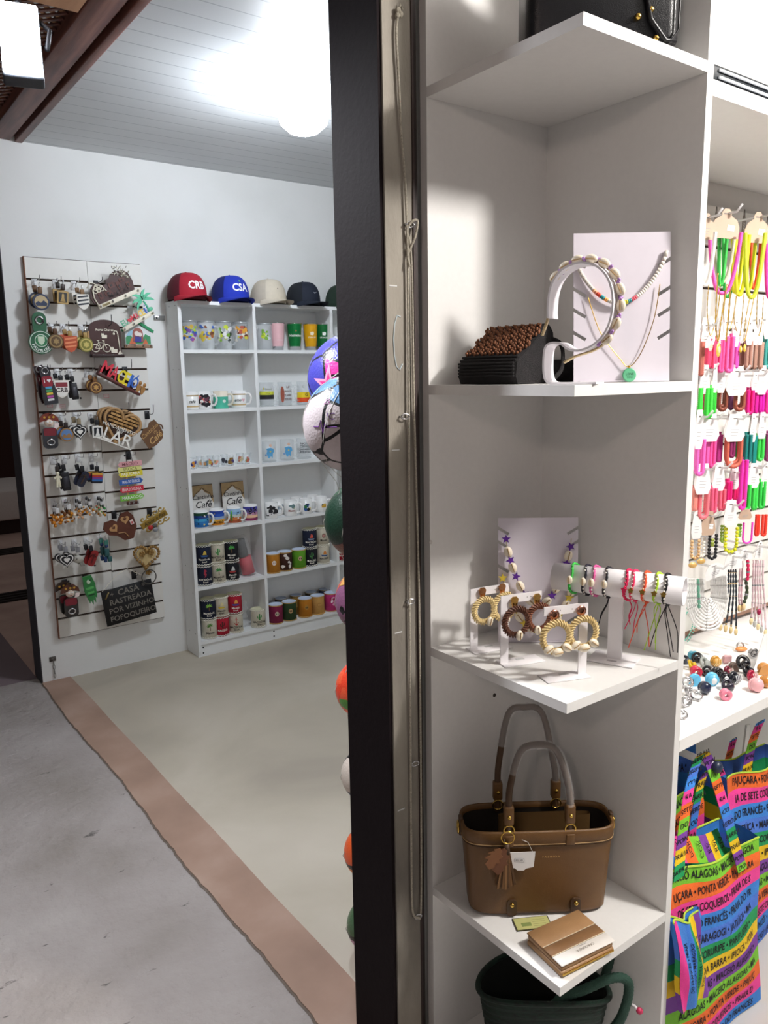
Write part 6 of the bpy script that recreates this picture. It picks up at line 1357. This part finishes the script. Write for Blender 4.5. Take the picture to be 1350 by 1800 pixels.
chain([(1320, 515), (1311, 560), (1308, 600), (1318, 560), (1326, 520)], 'fine gold chain with yellow drop below the lime necklace', .972, .0012, (1309, 612, .005, .009, '#f0d040'))
chain([(1332, 515), (1330, 560), (1334, 590), (1340, 560), (1342, 520)], 'fine gold chain under the second tan card', .975, .0012)
chain([(1275, 520), (1272, 560), (1282, 580), (1292, 540), (1294, 520)], 'thin gold chain loop behind the thick bead chain', 1.0, .0010)

B_ = [ # xl, xr, ytop, ybottom, colour, words, Y, card(cx,cy,w,h), kind, radius
 (1229, 1238, 605, 662, '#b8675a', 'clay red disc bracelet, first of the second row, beside the white upright', .985, (1241, 588, 18, 46)),
 (1241, 1251, 600, 648, '#ef4470', 'coral pink disc bracelet behind the white medallion pendant', .995, (1252, 584, 12, 42)),
 (1251, 1262, 600, 652, '#f0507e', 'rose pink disc bracelet behind the oval gold pendant', .99, (1266, 584, 10, 40)),
 (1262, 1274, 602, 656, '#f2559a', 'pink disc bracelet between the gold pendant and the bright pink bracelet', .985, (1276, 582, 11, 44)),
 (1274, 1291, 596, 656, '#f766b0', 'bright pink disc bracelet on the tallest white card of the second row', .975, (1294, 584, 13, 50)),
 (1290, 1299, 606, 650, '#e052b8', 'orchid pink disc bracelet just right of the tallest white card', .985, (1303, 582, 9, 42)),
 (1300, 1308, 606, 645, '#a8796c', 'dull brown disc bracelet behind the yellow pendants', 1.0, None),
 (1309, 1323, 604, 650, '#b58a7b', 'beige brown disc bracelet in the middle of the second row', .985, (1318, 584, 12, 44)),
 (1324, 1331, 606, 650, '#a98272', 'narrow taupe disc bracelet, second of the brown trio', .98, (1329, 584, 10, 44)),
 (1333, 1342, 606, 650, '#b7907f', 'pale taupe disc bracelet, third of the brown trio', .98, (1337, 584, 10, 44)),
 (1342, 1358, 590, 648, '#3f9a94', 'sea green disc bracelet at the right edge of the second row', .985, (1350, 575, 14, 40)),
 (1227, 1235, 686, 735, '#3fd044', 'narrow bright green disc bracelet at the left of the third row', .985, (1239, 667, 20, 50)),
 (1239, 1253, 686, 737, '#46dc4a', 'wide bright green disc bracelet in the third row', .975, (1257, 665, 10, 50)),
 (1252, 1259, 688, 728, '#38c83e', 'thin green disc bracelet tucked right of the wide green one', .985, None),
 (1235, 1241, 690, 722, '#b82858', 'dark crimson disc bracelet peeping between the green ones', 1.01, None),
 (1260, 1280, 690, 724, '#7e4030', 'dark brown disc bracelet in the third row, left of the wide card', 1.0, (1268, 668, 16, 44)),
 (1289, 1311, 692, 724, '#96503f', 'reddish brown disc bracelet under the widest card of the third row', .985, (1295, 670, 38, 50)),
 (1281, 1290, 694, 722, '#5c2a50', 'deep plum disc bracelet between the two brown ones', 1.01, None),
 (1311, 1326, 690, 730, '#ee1c8c', 'magenta disc bracelet right of the brown ones', .985, (1328, 672, 14, 36)),
 (1326, 1333, 692, 728, '#e0189a', 'narrow magenta disc bracelet in the third row', .99, None),
 (1333, 1344, 690, 728, '#d814a8', 'violet pink disc bracelet under the slanting card of the third row', .985, (1340, 668, 20, 50)),
 (1344, 1358, 694, 728, '#ee2c90', 'magenta disc bracelet at the right edge of the third row', .985, None),
 (1221, 1240, 776, 838, '#f76cc4', 'long pink disc bracelet hanging at the left of the fourth row', .965, (1229, 755, 16, 68)),
 (1240, 1247, 778, 822, '#f463b4', 'narrow pink disc bracelet in the fourth row', .985, None),
 (1245, 1259, 778, 824, '#f054a4', 'slanting pink disc bracelet under the lined white card', .98, (1248, 752, 36, 48)),
 (1259, 1270, 768, 814, '#b03080', 'dark magenta disc bracelet behind the clay open loop', 1.0, None),
 (1274, 1306, 774, 824, '#cd6652', 'clay orange disc bracelet hanging as an open loop', .975, (1292, 752, 38, 48)),
 (1281, 1293, 778, 806, '#8c2c64', 'plum disc bracelet inside the clay open loop', 1.01, None),
 (1294, 1299, 778, 806, '#4a9a3e', 'dark green disc bracelet inside the clay open loop', 1.01, None),
 (1308, 1322, 768, 816, '#147c78', 'dark teal disc bracelet in the fourth row', .98, (1324, 752, 12, 50)),
 (1322, 1330, 770, 818, '#108a80', 'narrow teal disc bracelet beside the wider teal one', .985, None),
 (1330, 1344, 770, 812, '#40d652', 'vivid green disc bracelet right of the teal pair', .98, (1340, 748, 16, 46)),
 (1344, 1356, 766, 812, '#7c3462', 'plum disc bracelet at the right edge of the fourth row', .99, None),
 (1217, 1226, 862, 900, '#f2958a', 'pale coral disc bracelet at the left of the fifth row', .985, None),
 (1226, 1247, 866, 914, '#f4808c', 'salmon pink disc bracelet under the big white card of the fifth row', .975, (1236, 842, 30, 54)),
 (1248, 1261, 862, 904, '#ec6288', 'rose disc bracelet right of the salmon one in the fifth row', .98, (1264, 838, 24, 50)),
 (1262, 1276, 864, 900, '#f06c86', 'salmon rose disc bracelet left of the crimson one', .985, None),
 (1276, 1287, 850, 884, '#e41478', 'crimson pink disc bracelet in the fifth row', .99, None),
 (1287, 1298, 858, 880, '#d81468', 'deep crimson disc bracelet behind the narrow blush card', 1.0, (1291, 842, 18, 36)),
 (1299, 1314, 812, 898, '#f636b8', 'long magenta disc bracelet hanging as a narrow loop', .968, None),
 (1302, 1320, 856, 900, '#3ad24e', 'vivid green disc bracelet right of the long magenta loop', .985, (1325, 836, 22, 44)),
 (1321, 1332, 856, 898, '#42da54', 'vivid green disc bracelet, middle one of three in the fifth row', .985, None),
 (1333, 1346, 850, 896, '#34c84a', 'vivid green disc bracelet at the right of the fifth row', .985, (1346, 835, 16, 44))]
for a in B_:
    xl, xr, yt, yb, c, d, Y, cp = a; R_ = .0052; bracelet(xl-.6, xr+.6, yt-4, yb, c, d, Y, cp, hook=bool(cp) and cp[2] > 13, r=R_ if xr-xl > 8 else .0042)
    if xr-xl > 8: bracelet(xl-2.5, xr-2.5, yt-9, yb-6, c, 'matching bracelet hanging just behind the '+d, Y+.03, (cp[0]-2, cp[1]-6, cp[2], cp[3]) if cp else None, cc='#dedad8', r=.0050)
bracelet(1212, 1232, 948, 985, '#d2ab7c', 'wooden bead bracelet at the left of the sixth row', .975, None, kind='bead', r=.0042)
bracelet(1226, 1240, 944, 982, '#f1ece2', 'pearl white bead bracelet behind the wooden one', .985, (1225, 922, 20, 50), kind='bead', r=.0040)
t = thing('gold_bow_charm', 'pale gold ribbon bow charm under the wooden bead bracelet', 'charm', T(*pY(.965, 1225, 990)) @ RZ(-.5)); b = B()
for s in (-1, 1): b.ball((s*.010, 0, .004*s), (.011, .004, .007), mat('#d9b06a', .35, .2), 10)
b.build('bow', t)
bracelet(1243, 1262, 938, 986, '#131318', 'black bead bracelet under the tan sixth row card', .975, (1245, 920, 28, 42), TANC, kind='bead', r=.0044, sticker=True, hook=True)
bracelet(1248, 1256, 946, 962, '#a8b84a', 'short olive bead strand inside the black bracelet', .985, None, kind='bead', r=.0036)
bracelet(1271, 1299, 926, 974, '#d8da1e', 'yellow green bead bracelet hanging as an open loop', .965, (1284, 902, 26, 46), kind='bead', r=.0046, hook=True)
bracelet(1265, 1276, 922, 955, '#93b04a', 'leaf green bead bracelet left of the yellow green loop', .985, None, kind='bead', r=.004)
bracelet(1295, 1304, 920, 945, '#7aa83e', 'olive green bead bracelet right of the yellow green loop', .985, None, kind='bead', r=.004)
bracelet(1304, 1324, 918, 957, '#f544c8', 'thin magenta bead bracelet hanging as an open loop', .972, (1310, 904, 26, 18), TANC, r=.0026)
for k, (x0, x1, d) in enumerate(((1326, 1336, 'bright red disc bracelet, left of a red pair in the sixth row'), (1337, 1349, 'bright red disc bracelet with shell charm, right of the red pair'))): bracelet(x0, x1, 904, 944, '#f0402c', d, .985, None)
# strands of the lowest row
cq = [(1257, 1003, 42, 26, 'wide white card tilted over the white bead strands', -.32), (1289, 984, 34, 34, 'white card hanging over the black bead strands', -.05), (1310, 975, 26, 20, 'small white card above the crimson strand', -.15), (1335, 966, 14, 32, 'tall narrow white card above the pale pink strands', .1)]
for cx, cy, cw, ch, d, ro in cq:
    q = pY(.962, cx, cy); k = (q-CAMP).dot(_f)/FPX; t = thing('jewellery_card', d, 'card', T(*q) @ RZ(-YAW*.8) @ RY(ro)); card(t, cw*k, ch*k, None, '#f5f4f4', 'half'); rhook(cx, cy-6, .962, d)
def strand(pts, c, desc, Y, grp, r=.0024, tip=None, c2='#8a8a90'):
    P = [pY(Y, x, y) for x, y in pts]; c0 = P[len(P)//2]; t = thing('bead_strand', desc, 'necklace', T(*c0), grp); Mi = T(*c0).inverted(); S = spline(P, 8); b = B()
    b.tube(S, [r, r*.6, r*.95], mat(c, .35, var=.25, scale=300), 6, M=Mi); 
    for i in range(3, len(S), 7): b.ball(S[i], r*1.05, mat(c2, .3, .4), 6, Mi)
    b.build('bead_string', t)
    if tip: b = B(); q = P[-1]-c0; b.ball(q+Vector((0, 0, -.010)), (.0065, .004, .010), mat(tip, .4, var=.1), 10); b.build('shell_drop', t)
for i in range(10):
    xl = 1209+i*3.1; xr = 1276-i*2.9; yb = 1107-i*5.2
    strand([(xl, 1017), (xl-1, 1045), (xl, 1066-i), (xl+(1243-xl)*.35, yb-9), (1243, yb), (xr-(xr-1243)*.35, yb-8), (xr, 1064-i), (xr+1, 1040), (xr, 1010)], '#f0efec', 'white and clear bead strand in the nest of strands under the tilted card', .968+.0035*i, 'white bead strands of the lowest row', .0034, c2='#b8b8b6')
strand([(1227, 1018), (1228, 1045), (1229, 1069)], '#6aa890', 'short teal green bead strand in front of the white strands', .962, None, .0036)
for i, x in enumerate((1281, 1285, 1289, 1293)): strand([(x, 1000), (x-1+i*.5, 1020), (x-2+i, 1044), (x-8+i*3, 1075), (x-14+i*5, 1095+i*3)], '#2c343e', 'black bead strand with a cream shell drop, under the white card', .975+.004*i, 'black bead strands of the lowest row', .0026, '#e6cf9c', '#c8a878')
for i, x in enumerate((1301, 1305)): strand([(x, 985), (x-1, 1020), (x-2, 1052), (x-1, 1062)], '#d8b4bc', 'dusty pink bead strand between the black and crimson ones', .985+.004*i, 'dusty pink bead strands', .0026, '#e2c48e')
strand([(1314, 983), (1315, 1000), (1314, 1020)], '#e0205c', 'short crimson bead strand in the lowest row', .975, None, .0042)
strand([(1311, 1020), (1313, 1040), (1308, 1060)], '#3c4a34', 'dark green bead cluster with shells below the crimson strand', .98, None, .0045, '#e8cfa0')
for i, x in enumerate((1325, 1329, 1333, 1337, 1342)): strand([(x, 985), (x-1, 1020), (x-2+i, 1055), (x-4+i*2, 1085+i*5)], '#e6cdd4', 'pale pink bead strand below the tall narrow card', .968+.004*i, 'pale pink bead strands at the right edge', .0028, '#e8d6a8' if i % 2 == 0 else '#b8b8b4')
b_ = pY(.96, 1334, 1076); t = thing('crimson_bead', 'dark crimson oval bead hanging among the pale pink strands', 'bead', T(*b_)); b = B(); b.ball((0, 0, 0), (.006, .005, .008), mat('#a01c4a', .25), 12); b.build('bead', t)
t = thing('beaded_bracelet', 'turquoise seed bead bracelet hanging flat on the slatted panel', 'bracelet', T(*pY(1.125, 1207, 1100)) @ RY(.5))
for e, nm in ((0, 'outer_string'), (.012, 'inner_string')):
    b = B(); n = 44
    for i in range(n): a = 2*PI*i/n; b.ball(((.040-e)*math.cos(a), 0, (.055-e)*math.sin(a)), .0022, mat('#7ccab8', .4), 6)
    b.build(nm, t)

# ---- rings on the counter
def ring(x, y, c, d, kind='dome', s=1.0, rz=0, c2=None):
    q = pZ(ZC+.009, x, y); k = s*.0128
    t = thing('finger_ring', d+' on the white counter', 'ring', T(q.x, q.y, ZC+.0003) @ RZ(rz-YAW) @ SX(k, k, k)); m = mat(c, .22, var=.08, coat=.5)
    if kind == 'silver': m = SHINY
    b = B(); n = 24; rt = .16 if kind in ('silver', 'stone', 'coin') else .30
    if kind == 'dome': # band lying on its side with the thick front towards us
        b.tube([(.62*math.cos(2*PI*i/n), .30*math.sin(2*PI*i/n), .72+.62*math.sin(2*PI*i/n)) for i in range(n)], [.22+.12*(1+math.cos(2*PI*i/n+1.0)) for i in range(n)], m, 8, True)
    elif kind == 'silver':
        for e in (-.18, 0, .2): b.tube([(.8*math.cos(2*PI*i/n), e+.12*math.sin(6*PI*i/n), .85+.72*math.sin(2*PI*i/n)) for i in range(n)], .10, m, 6, True)
    else: b.tube([(.62*math.cos(2*PI*i/n), .1*math.sin(2*PI*i/n), .80+.64*math.sin(2*PI*i/n)) for i in range(n)], rt if kind != 'box' else .24, m if kind not in ('stone', 'coin') else SHINY, 8, True)
    b.build('band', t); b = B(); M = RX(.5) @ T(0, -.15, .0)
    if kind == 'dome': b.ball((.1, -.55, .62), (.66, .42, .62), m, 16)
    elif kind == 'box': b.rbox((-.85, -.75, .35), (.85, -.15, 1.75), m, .22, 3)
    elif kind == 'wedge': b.prism([(-.95, 0), (.9, 0), (.75, .5), (.1, 1.65), (-.5, 1.3)], -.8, .0, m)
    elif kind == 'hole': b.tube([(.62*math.cos(2*PI*i/n), -.5, .80+.60*math.sin(2*PI*i/n)) for i in range(n)], .36, m, 8, True)
    elif kind == 'stripe':
        b.ball((.0, -.5, .75), (.9, .45, .72), m, 16)
        for e in (-.5, -.17, .17, .5): b.tube([(e-.12, -.75, .25), (e, -1.0, .8), (e+.12, -.7, 1.4)], .07, mat(c2, .3), 5)
    elif kind == 'egg': b.ball((0, -.5, .95), (.85, .8, .95), m, 18)
    elif kind == 'oval': b.ball((0, -.5, .80), (.82, .40, .80), m, 16); b.ball((0, -.80, .80), (.4, .2, .5), mat(c2, .3), 12)
    elif kind == 'stone': b.ball((0, -.4, .45), (1.1, .6, .42), m, 14)
    elif kind == 'coin': b.lathe([(0, .1), (.85, .1), (.95, 0), (.85, -.1), (0, -.1)], SHINY, 20, T(0, -.4, .9) @ RX(PI/2)); b.lathe([(.5, .16), (.6, .16)], DARKM, 20, T(0, -.4, .9) @ RX(PI/2)); b.tube([(-.3, -.56, .8), (0, -.56, .65), (.3, -.56, .8)], .05, DARKM, 5)
    elif kind == 'silver': b.ball((0, -.35, 1.2), (.28, .2, .28), m, 10)
    b.build('head', t)
for a in ((1204, 1160, '#3a3f48', 'dark grey ring half hidden by the white upright', 'dome', 1.0, .3), (1215, 1152, '#5cbcd8', 'sky blue square ring at the back', 'box', .95, .3), (1225, 1157, '#0c0d14', 'black dome ring beside the sky blue square one', 'dome', 1.15, -.4),
    (1214, 1170, '#c9a41c', 'amber yellow clear ring', 'dome', 1.15, 1.2), (1237, 1166, '#9aa09c', 'clear smoky grey ring', 'dome', 1.2, .6), (1257, 1164, '#c08c3a', 'gold ring with pale stripes', 'stripe', 1.15, .2, '#f0d8a0'), (1276, 1160, '#c4989c', 'mauve square ring', 'box', 1.0, .1),
    (1288, 1173, '#54443e', 'taupe wedge ring', 'wedge', 1.0, .2), (1222, 1182, '#b51c3c', 'crimson ring with open hole', 'hole', 1.15, .0), (1243, 1181, '#0d0e16', 'black dome ring between the crimson and sky blue ones', 'dome', 1.15, -.5), (1259, 1183, '#101018', 'black ring with open hole in the middle of the pile', 'hole', 1.1, .3),
    (1278, 1180, '#6c1c30', 'wine red ring with pale stripes', 'stripe', 1.0, .6, '#e8d8d0'), (1305, 1167, '#0b0c14', 'large black dome ring, right of the mauve square one', 'dome', 1.5, .1), (1312, 1181, '#0c0d16', 'black dome ring below the large black one', 'dome', 1.35, .8),
    (1320, 1189, '#a01c3c', 'crimson ring with white stripes', 'stripe', 1.1, .5, '#f4e8e4'), (1342, 1178, '#c58a44', 'caramel wedge ring at the right edge', 'wedge', 1.25, -.2), (1342, 1200, '#b87a2e', 'caramel ring in front of the caramel wedge', 'egg', 1.15, .4), (1221, 1197, '#5cb4dc', 'sky blue wedge ring at the left', 'wedge', 1.2, .0),
    (1251, 1197, '#66bce0', 'sky blue ring with white oval face', 'oval', 1.35, .0, '#f2f6f8'), (1273, 1192, '#14141c', 'black ring with white oval face', 'oval', 1.1, .0, '#f0f0ee'), (1289, 1194, '#1a1c28', 'black ring with silver stripes', 'stripe', 1.25, .5, '#d8dade'), (1278, 1206, '#2a2634', 'charcoal ring behind the rose pink one', 'dome', 1.25, .2),
    (1237, 1211, '#16203c', 'glossy navy dome ring', 'egg', 1.2, .0), (1274, 1222, '#e08098', 'rose pink ring with open hole, nearest the counter edge', 'hole', 1.1, .0), (1326, 1207, '#f2b6bc', 'pale pink egg shaped ring', 'egg', 1.35, .2), (1208, 1203, '#ccc', 'silver wire ring, rearmost of the silver ones', 'silver', 1.3, .2),
    (1210, 1216, '#ccc', 'silver wire ring just in front of the rearmost', 'silver', 1.2, .9), (1224, 1225, '#ccc', 'silver twisted ring right of the other silver ones', 'silver', 1.2, -.6), (1206, 1236, '#ccc', 'flat silver ring nearer the edge', 'silver', 1.2, .5), (1199, 1258, '#ccc', 'silver ring beside the white upright, nearest us', 'silver', 1.0, .1),
    (1301, 1138, '#d98c4c', 'silver ring with orange stone at the back', 'stone', 1.15, .1), (1322, 1150, '#ccc', 'silver coin ring with smiling face', 'coin', 1.15, .1)):
    c = a[2] if a[2] != '#ccc' else '#cccccc'; ring(a[0], a[1], c, a[3], a[4], a[5], a[6], a[7] if len(a) > 7 else None)
t = thing('price_stand', 'white folded card standing on the counter at the right edge', 'card', T(*pZ(ZC, 1350, 1172)) @ RZ(-.3)); b = B(); b.prism([(-.045, 0), (.05, 0), (.05, .085), (-.02, .085)], -.001, .001, mat('#fbfbfb', .4)); b.build('card', t)
# ---- on the top shelf
t = thing('black_tray', 'glossy black tray with pale ribs lying on the right top shelf', 'tray', T(1.50, .94, 1.9875)); b = B(); b.rbox((-.17, -.10, 0), (.9, .12, .045), mat('#101820', .2), .006); b.build('body', t)
b = B()
for k in range(3): b.rbox((-.13, -.1045, .008+k*.012), (.9, -.1003, .013+k*.012), mat('#d8dde4', .2, .3), .001, 1)
b.build('ribs', t)
t = thing('black_handbag', 'rounded corner of a glossy black bag right of the white upright', 'handbag', T(1.50, 1.075, 1.9875)); b = B(); b.rbox((-.185, -.05, .06), (-.055, .075, .36), BLK, .03, 4); b.rbox((-.16, -.03, 0), (-.08, .06, .07), BLK, .01); b.build('body', t); b = B(); b.ball((-.075, -.052, .13), .004, SHINY, 8); b.build('stud', t)

# ================================================================ RAINBOW TOTE BAGS
SC_ = ['#7cc832', '#ee6c28', '#f0429c', '#3a86dc', '#4a78d8', '#179a58', '#f2c81e', '#7c3fa0']
LN = ['MACEIÓ ALAGOAS', 'PAJUÇARA • PONTA VERDE', 'PRAIA DE SETE COQUEIROS', 'PRAIA DO FRANCÊS', 'JATIÚCA • MARAGOGI', 'PARIPUEIRA • CORURIPE', 'PONTAL DA BARRA • IPIOCA', 'MACEIÓ ALAGOAS']
INK = mat('#15131c', .8)
def fab(c): return mat(c, .75, var=.12, scale=30, bump=.35, bscale=500)
def tote(name, desc, X0_, X1_, Y0, zl, zr, n, first=0, dep_=.10, textrow=True, Yr=None):
    t = thing(name, desc, 'bag', T(X0_, Y0, 0.002)); W = X1_-X0_; Yr = Y0 if Yr is None else Yr
    def fn(u, v):
        s = u/W; top = zl+(zr-zl)*s; y = (Yr-Y0)*s-.012*math.sin(PI*min(1, max(0, s)))*math.sin(PI*min(1, max(0, v)))*1.4+.004*math.sin(s*11+v*7)
        if v > .9: y += .006*math.sin(s*9)
        return Vector((u-.012*math.sin(PI*v)*(1-2*s)*0, y+.03*v, v*top+.006*math.sin(s*6+1)*(v)))
    b = B(); nn = n
    for k in range(nn):
        v1 = 1-k/nn; v0 = 1-(k+1)/nn; c = SC_[(k+first) % 8]; b.quadgrid(lambda i, j, v0=v0, v1=v1: fn(W*i, v0+(v1-v0)*j), 14, 3, fab(c))
    b.build('front_panel', t, label='rainbow striped front with black place names')
    b = B()
    for k in range(nn):
        v1 = 1-k/nn; v0 = 1-(k+1)/nn; c = SC_[(k+first+3) % 8]
        b.quadgrid(lambda i, j, v0=v0, v1=v1: fn(W*(1-i), v0+(v1-v0)*j)+Vector((0, dep_, 0)), 10, 2, fab(c))
        for sx in (0, W): b.quadgrid(lambda i, j, v0=v0, v1=v1, sx=sx: fn(sx, v0+(v1-v0)*j)+Vector(((.012 if sx else -.0)*math.sin(PI*i), dep_*(i if sx else 1-i), 0)), 5, 2, fab(c))
    b.build('sides', t)
    b = B()
    if textrow:
        for k in range(nn):
            vm = 1-(k+.5)/nn; line = LN[(k+first) % 8]; full = ' • '.join([line]*3); sh = (k*3 % 9); full = full[sh:sh+int(30*W/.37)]
            H1 = zl/nn
            b.maptext(full, .70*H1, INK, lambda u, w, vm=vm: fn(u, vm+w/zl)+Vector((0, -.0014, 0)), (W/2, 0), L=.02, sx=min(1.15, W*.97/max(.01, .70*H1*.64*len(full))), bold=.012)
        b.build('lettering', t)
    b = B(); R_ = [fn(W*i/20, 1)+Vector((0, -.0005, 0)) for i in range(21)]; b.tube(R_, .0022, mat('#b8d84a', .7), 5); b.tube([p+Vector((0, dep_, 0)) for p in R_], .0022, mat('#b8d84a', .7), 5); b.build('hem', t)
    return t, fn
def strapr(t, pts, w, first, desc=None, wd=(1, 0, 0), words=('DO', 'SETE', 'RA', 'CO', 'VERDE', 'BARRA', 'PRAIA', 'PON')):
    S = spline([Vector(p) for p in pts], 10); cum = [0]
    for i in range(len(S)-1): cum.append(cum[-1]+(S[i+1]-S[i]).length)
    tot = cum[-1]; seg = .030; n = int(tot/seg); b = B(); wv = Vector(wd).normalized()*w/2
    def at(s):
        s = min(max(s, 0), tot*.9999); j = max(i for i in range(len(cum)-1) if cum[i] <= s); return S[j].lerp(S[j+1], (s-cum[j])/(cum[j+1]-cum[j]))
    for k in range(n+1):
        s0 = k*seg; s1 = min(tot, s0+seg)
        if s1-s0 < .002: continue
        for q in range(3):
            a, c = at(s0+(s1-s0)*q/3), at(s0+(s1-s0)*(q+1)/3)
            th_ = Vector((0, .0018, 0)); vs = [a-wv, a+wv, c+wv, c-wv]; vs += [v+th_ for v in vs]
            b.add(vs, [(0, 1, 2, 3), (7, 6, 5, 4), (0, 4, 5, 1), (1, 5, 6, 2), (2, 6, 7, 3), (3, 7, 4, 0)], fab(SC_[(k+first) % 8]))
        m_ = at((s0+s1)/2); v, f = text_tris(words[(k+first) % 8], .019, bold=.012); wn = Vector(wd).normalized()
        b.add([m_+wn*x+Vector((0, -.0012, y)) for x, y, z in v], f, INK)
    b.build('strap', t)
MI = lambda t: t.matrix_world.inverted()
t1, f1 = tote('tote_bag', 'large rainbow striped tote bag with place names, frontmost on the floor', 1.312, 1.688, .80, .462, .408, 12, 0, .10)
t2, f2 = tote('tote_bag', 'rainbow tote bag standing upright just behind the frontmost one', 1.330, 1.66, .925, .53, .50, 13, 0, .07, Yr=.93)
t3, f3 = tote('tote_bag', 'rainbow tote bag at the right, behind the frontmost one', 1.72, 2.05, .90, .50, .46, 12, 1, .08)
t4, f4 = tote('tote_bag', 'rearmost rainbow tote bag, mostly in the shade under the counter', 1.45, 1.80, 1.04, .56, .54, 12, 3, .06)
t5, f5 = tote('pouch', 'small rainbow pouch with upright stripes hanging on the front of the big tote', 1.312, 1.395, .772, .185, .180, 5, 0, .012, False); t5.location.z = .190; bpy.context.view_layer.update()
o = [c for c in t5.children if c.name.startswith('front_panel')][0]; bpy.data.objects.remove(o)
b = B(); cs5 = ['#f0429c', '#4a8ae0', '#3f7cd8', '#179a58', '#f2c81e', '#7c3fa0']; tx5 = ['', 'DO FRANCÊS • PRAIA', 'JATIÚCA • MARAGOGI', 'PARIPUEIRA • CORURI', 'PONTAL DA BARRA • IP', 'MACEIÓ ALAGOAS']
for k, c in enumerate(cs5):
    u0, u1 = .083*k/6, .083*(k+1)/6; b.quadgrid(lambda i, j, u0=u0, u1=u1: f5(u0+(u1-u0)*i, j)+Vector((0, -.001, 0)), 3, 10, fab(c))
    if tx5[k]: b.maptext(tx5[k], .0105, INK, lambda u, v: f5(u, v/.185)+Vector((0, -.0022, 0)), ((u0+u1)/2, .0925), L=.02, rot=PI/2, bold=.01)
b.build('front_panel', t5, label='upright rainbow stripes with black place names')
def sp(x, y, Y): return pY(Y, x, y)
def loc(t, P): Mx = MI(t); return [Mx @ p for p in P]
strapr(t1, loc(t1, [sp(1194, 1545, .812), sp(1199, 1480, .83), sp(1210, 1400, .85), sp(1224, 1345, .87), sp(1236, 1325, .88), sp(1250, 1345, .87), sp(1268, 1400, .85), sp(1288, 1470, .83), sp(1306, 1530, .812)]), .036, 5)
strapr(t2, loc(t2, [sp(1216, 1480, .92), sp(1224, 1420, .93), sp(1238, 1365, .94), sp(1262, 1350, .95), sp(1280, 1400, .94), sp(1290, 1470, .92)]), .030, 2)
strapr(t3, loc(t3, [sp(1322, 1460, .93), sp(1312, 1380, .95), sp(1322, 1310, .97), sp(1338, 1268, .985)]), .045, 1)
strapr(t4, loc(t4, [sp(1268, 1390, 1.03), sp(1278, 1345, 1.04), sp(1290, 1300, 1.06)]), .035, 6)
b = B()
u0 = .0
for k in range(8):
    b.quadgrid(lambda i, j, k=k: f1(.0+.26*(k+i)/8, 1)+Vector((.0, .006+.028*j, .012+.050*j-.02*(k+i)/8)), 3, 2, fab(SC_[(4-k) % 8])); 
    b.maptext(('CO', 'IPIO', 'ALAG', 'POR', 'COR', 'RA', 'RAI', 'MA')[k], .017, INK, lambda u, v, k=k: f1(.26*(k+.5)/8, 1)+Vector((v, .016+u*.4, .040+u-.02*(k+.5)/8)), (0, 0), L=.05)
b.build('folded_lining', t1)
t = thing('hanging_rod', 'white rod with dark blue end cap carrying the tote bag straps', 'rod', T(*sp(1236, 1338, .895)))
b = B(); b.tube([(0, -.03, 0), (0, .26, .0)], .009, mat('#e8e8ea', .4), 10); b.build('rod', t); b = B(); b.ball((0, -.034, 0), (.014, .012, .014), mat('#28324a', .4), 12); b.build('end_cap', t)
for x in (1309, 1324):
    t = thing('white_slat', 'slim white upright slat behind the tote bags, %s' % ('left one' if x < 1310 else 'right one'), 'slat', T(*sp(x, 1330, 1.13)) @ RY(.12)); b = B(); b.box((-.010, 0, -.16), (.010, .006, .10), WHITE); b.build('slat', t)
# a bare disc over the shop lamp so that the light has its fitting
t = thing('shop_ceiling_lamp', 'round white ceiling lamp above the jewellery display', 'lamp', T(SHOP_LAMP.x, SHOP_LAMP.y, 2.66)); b = B(); b.lathe([(0, -.03), (.12, -.03), (.14, 0), (0, 0)], WHITE, 28); b.build('housing', t)
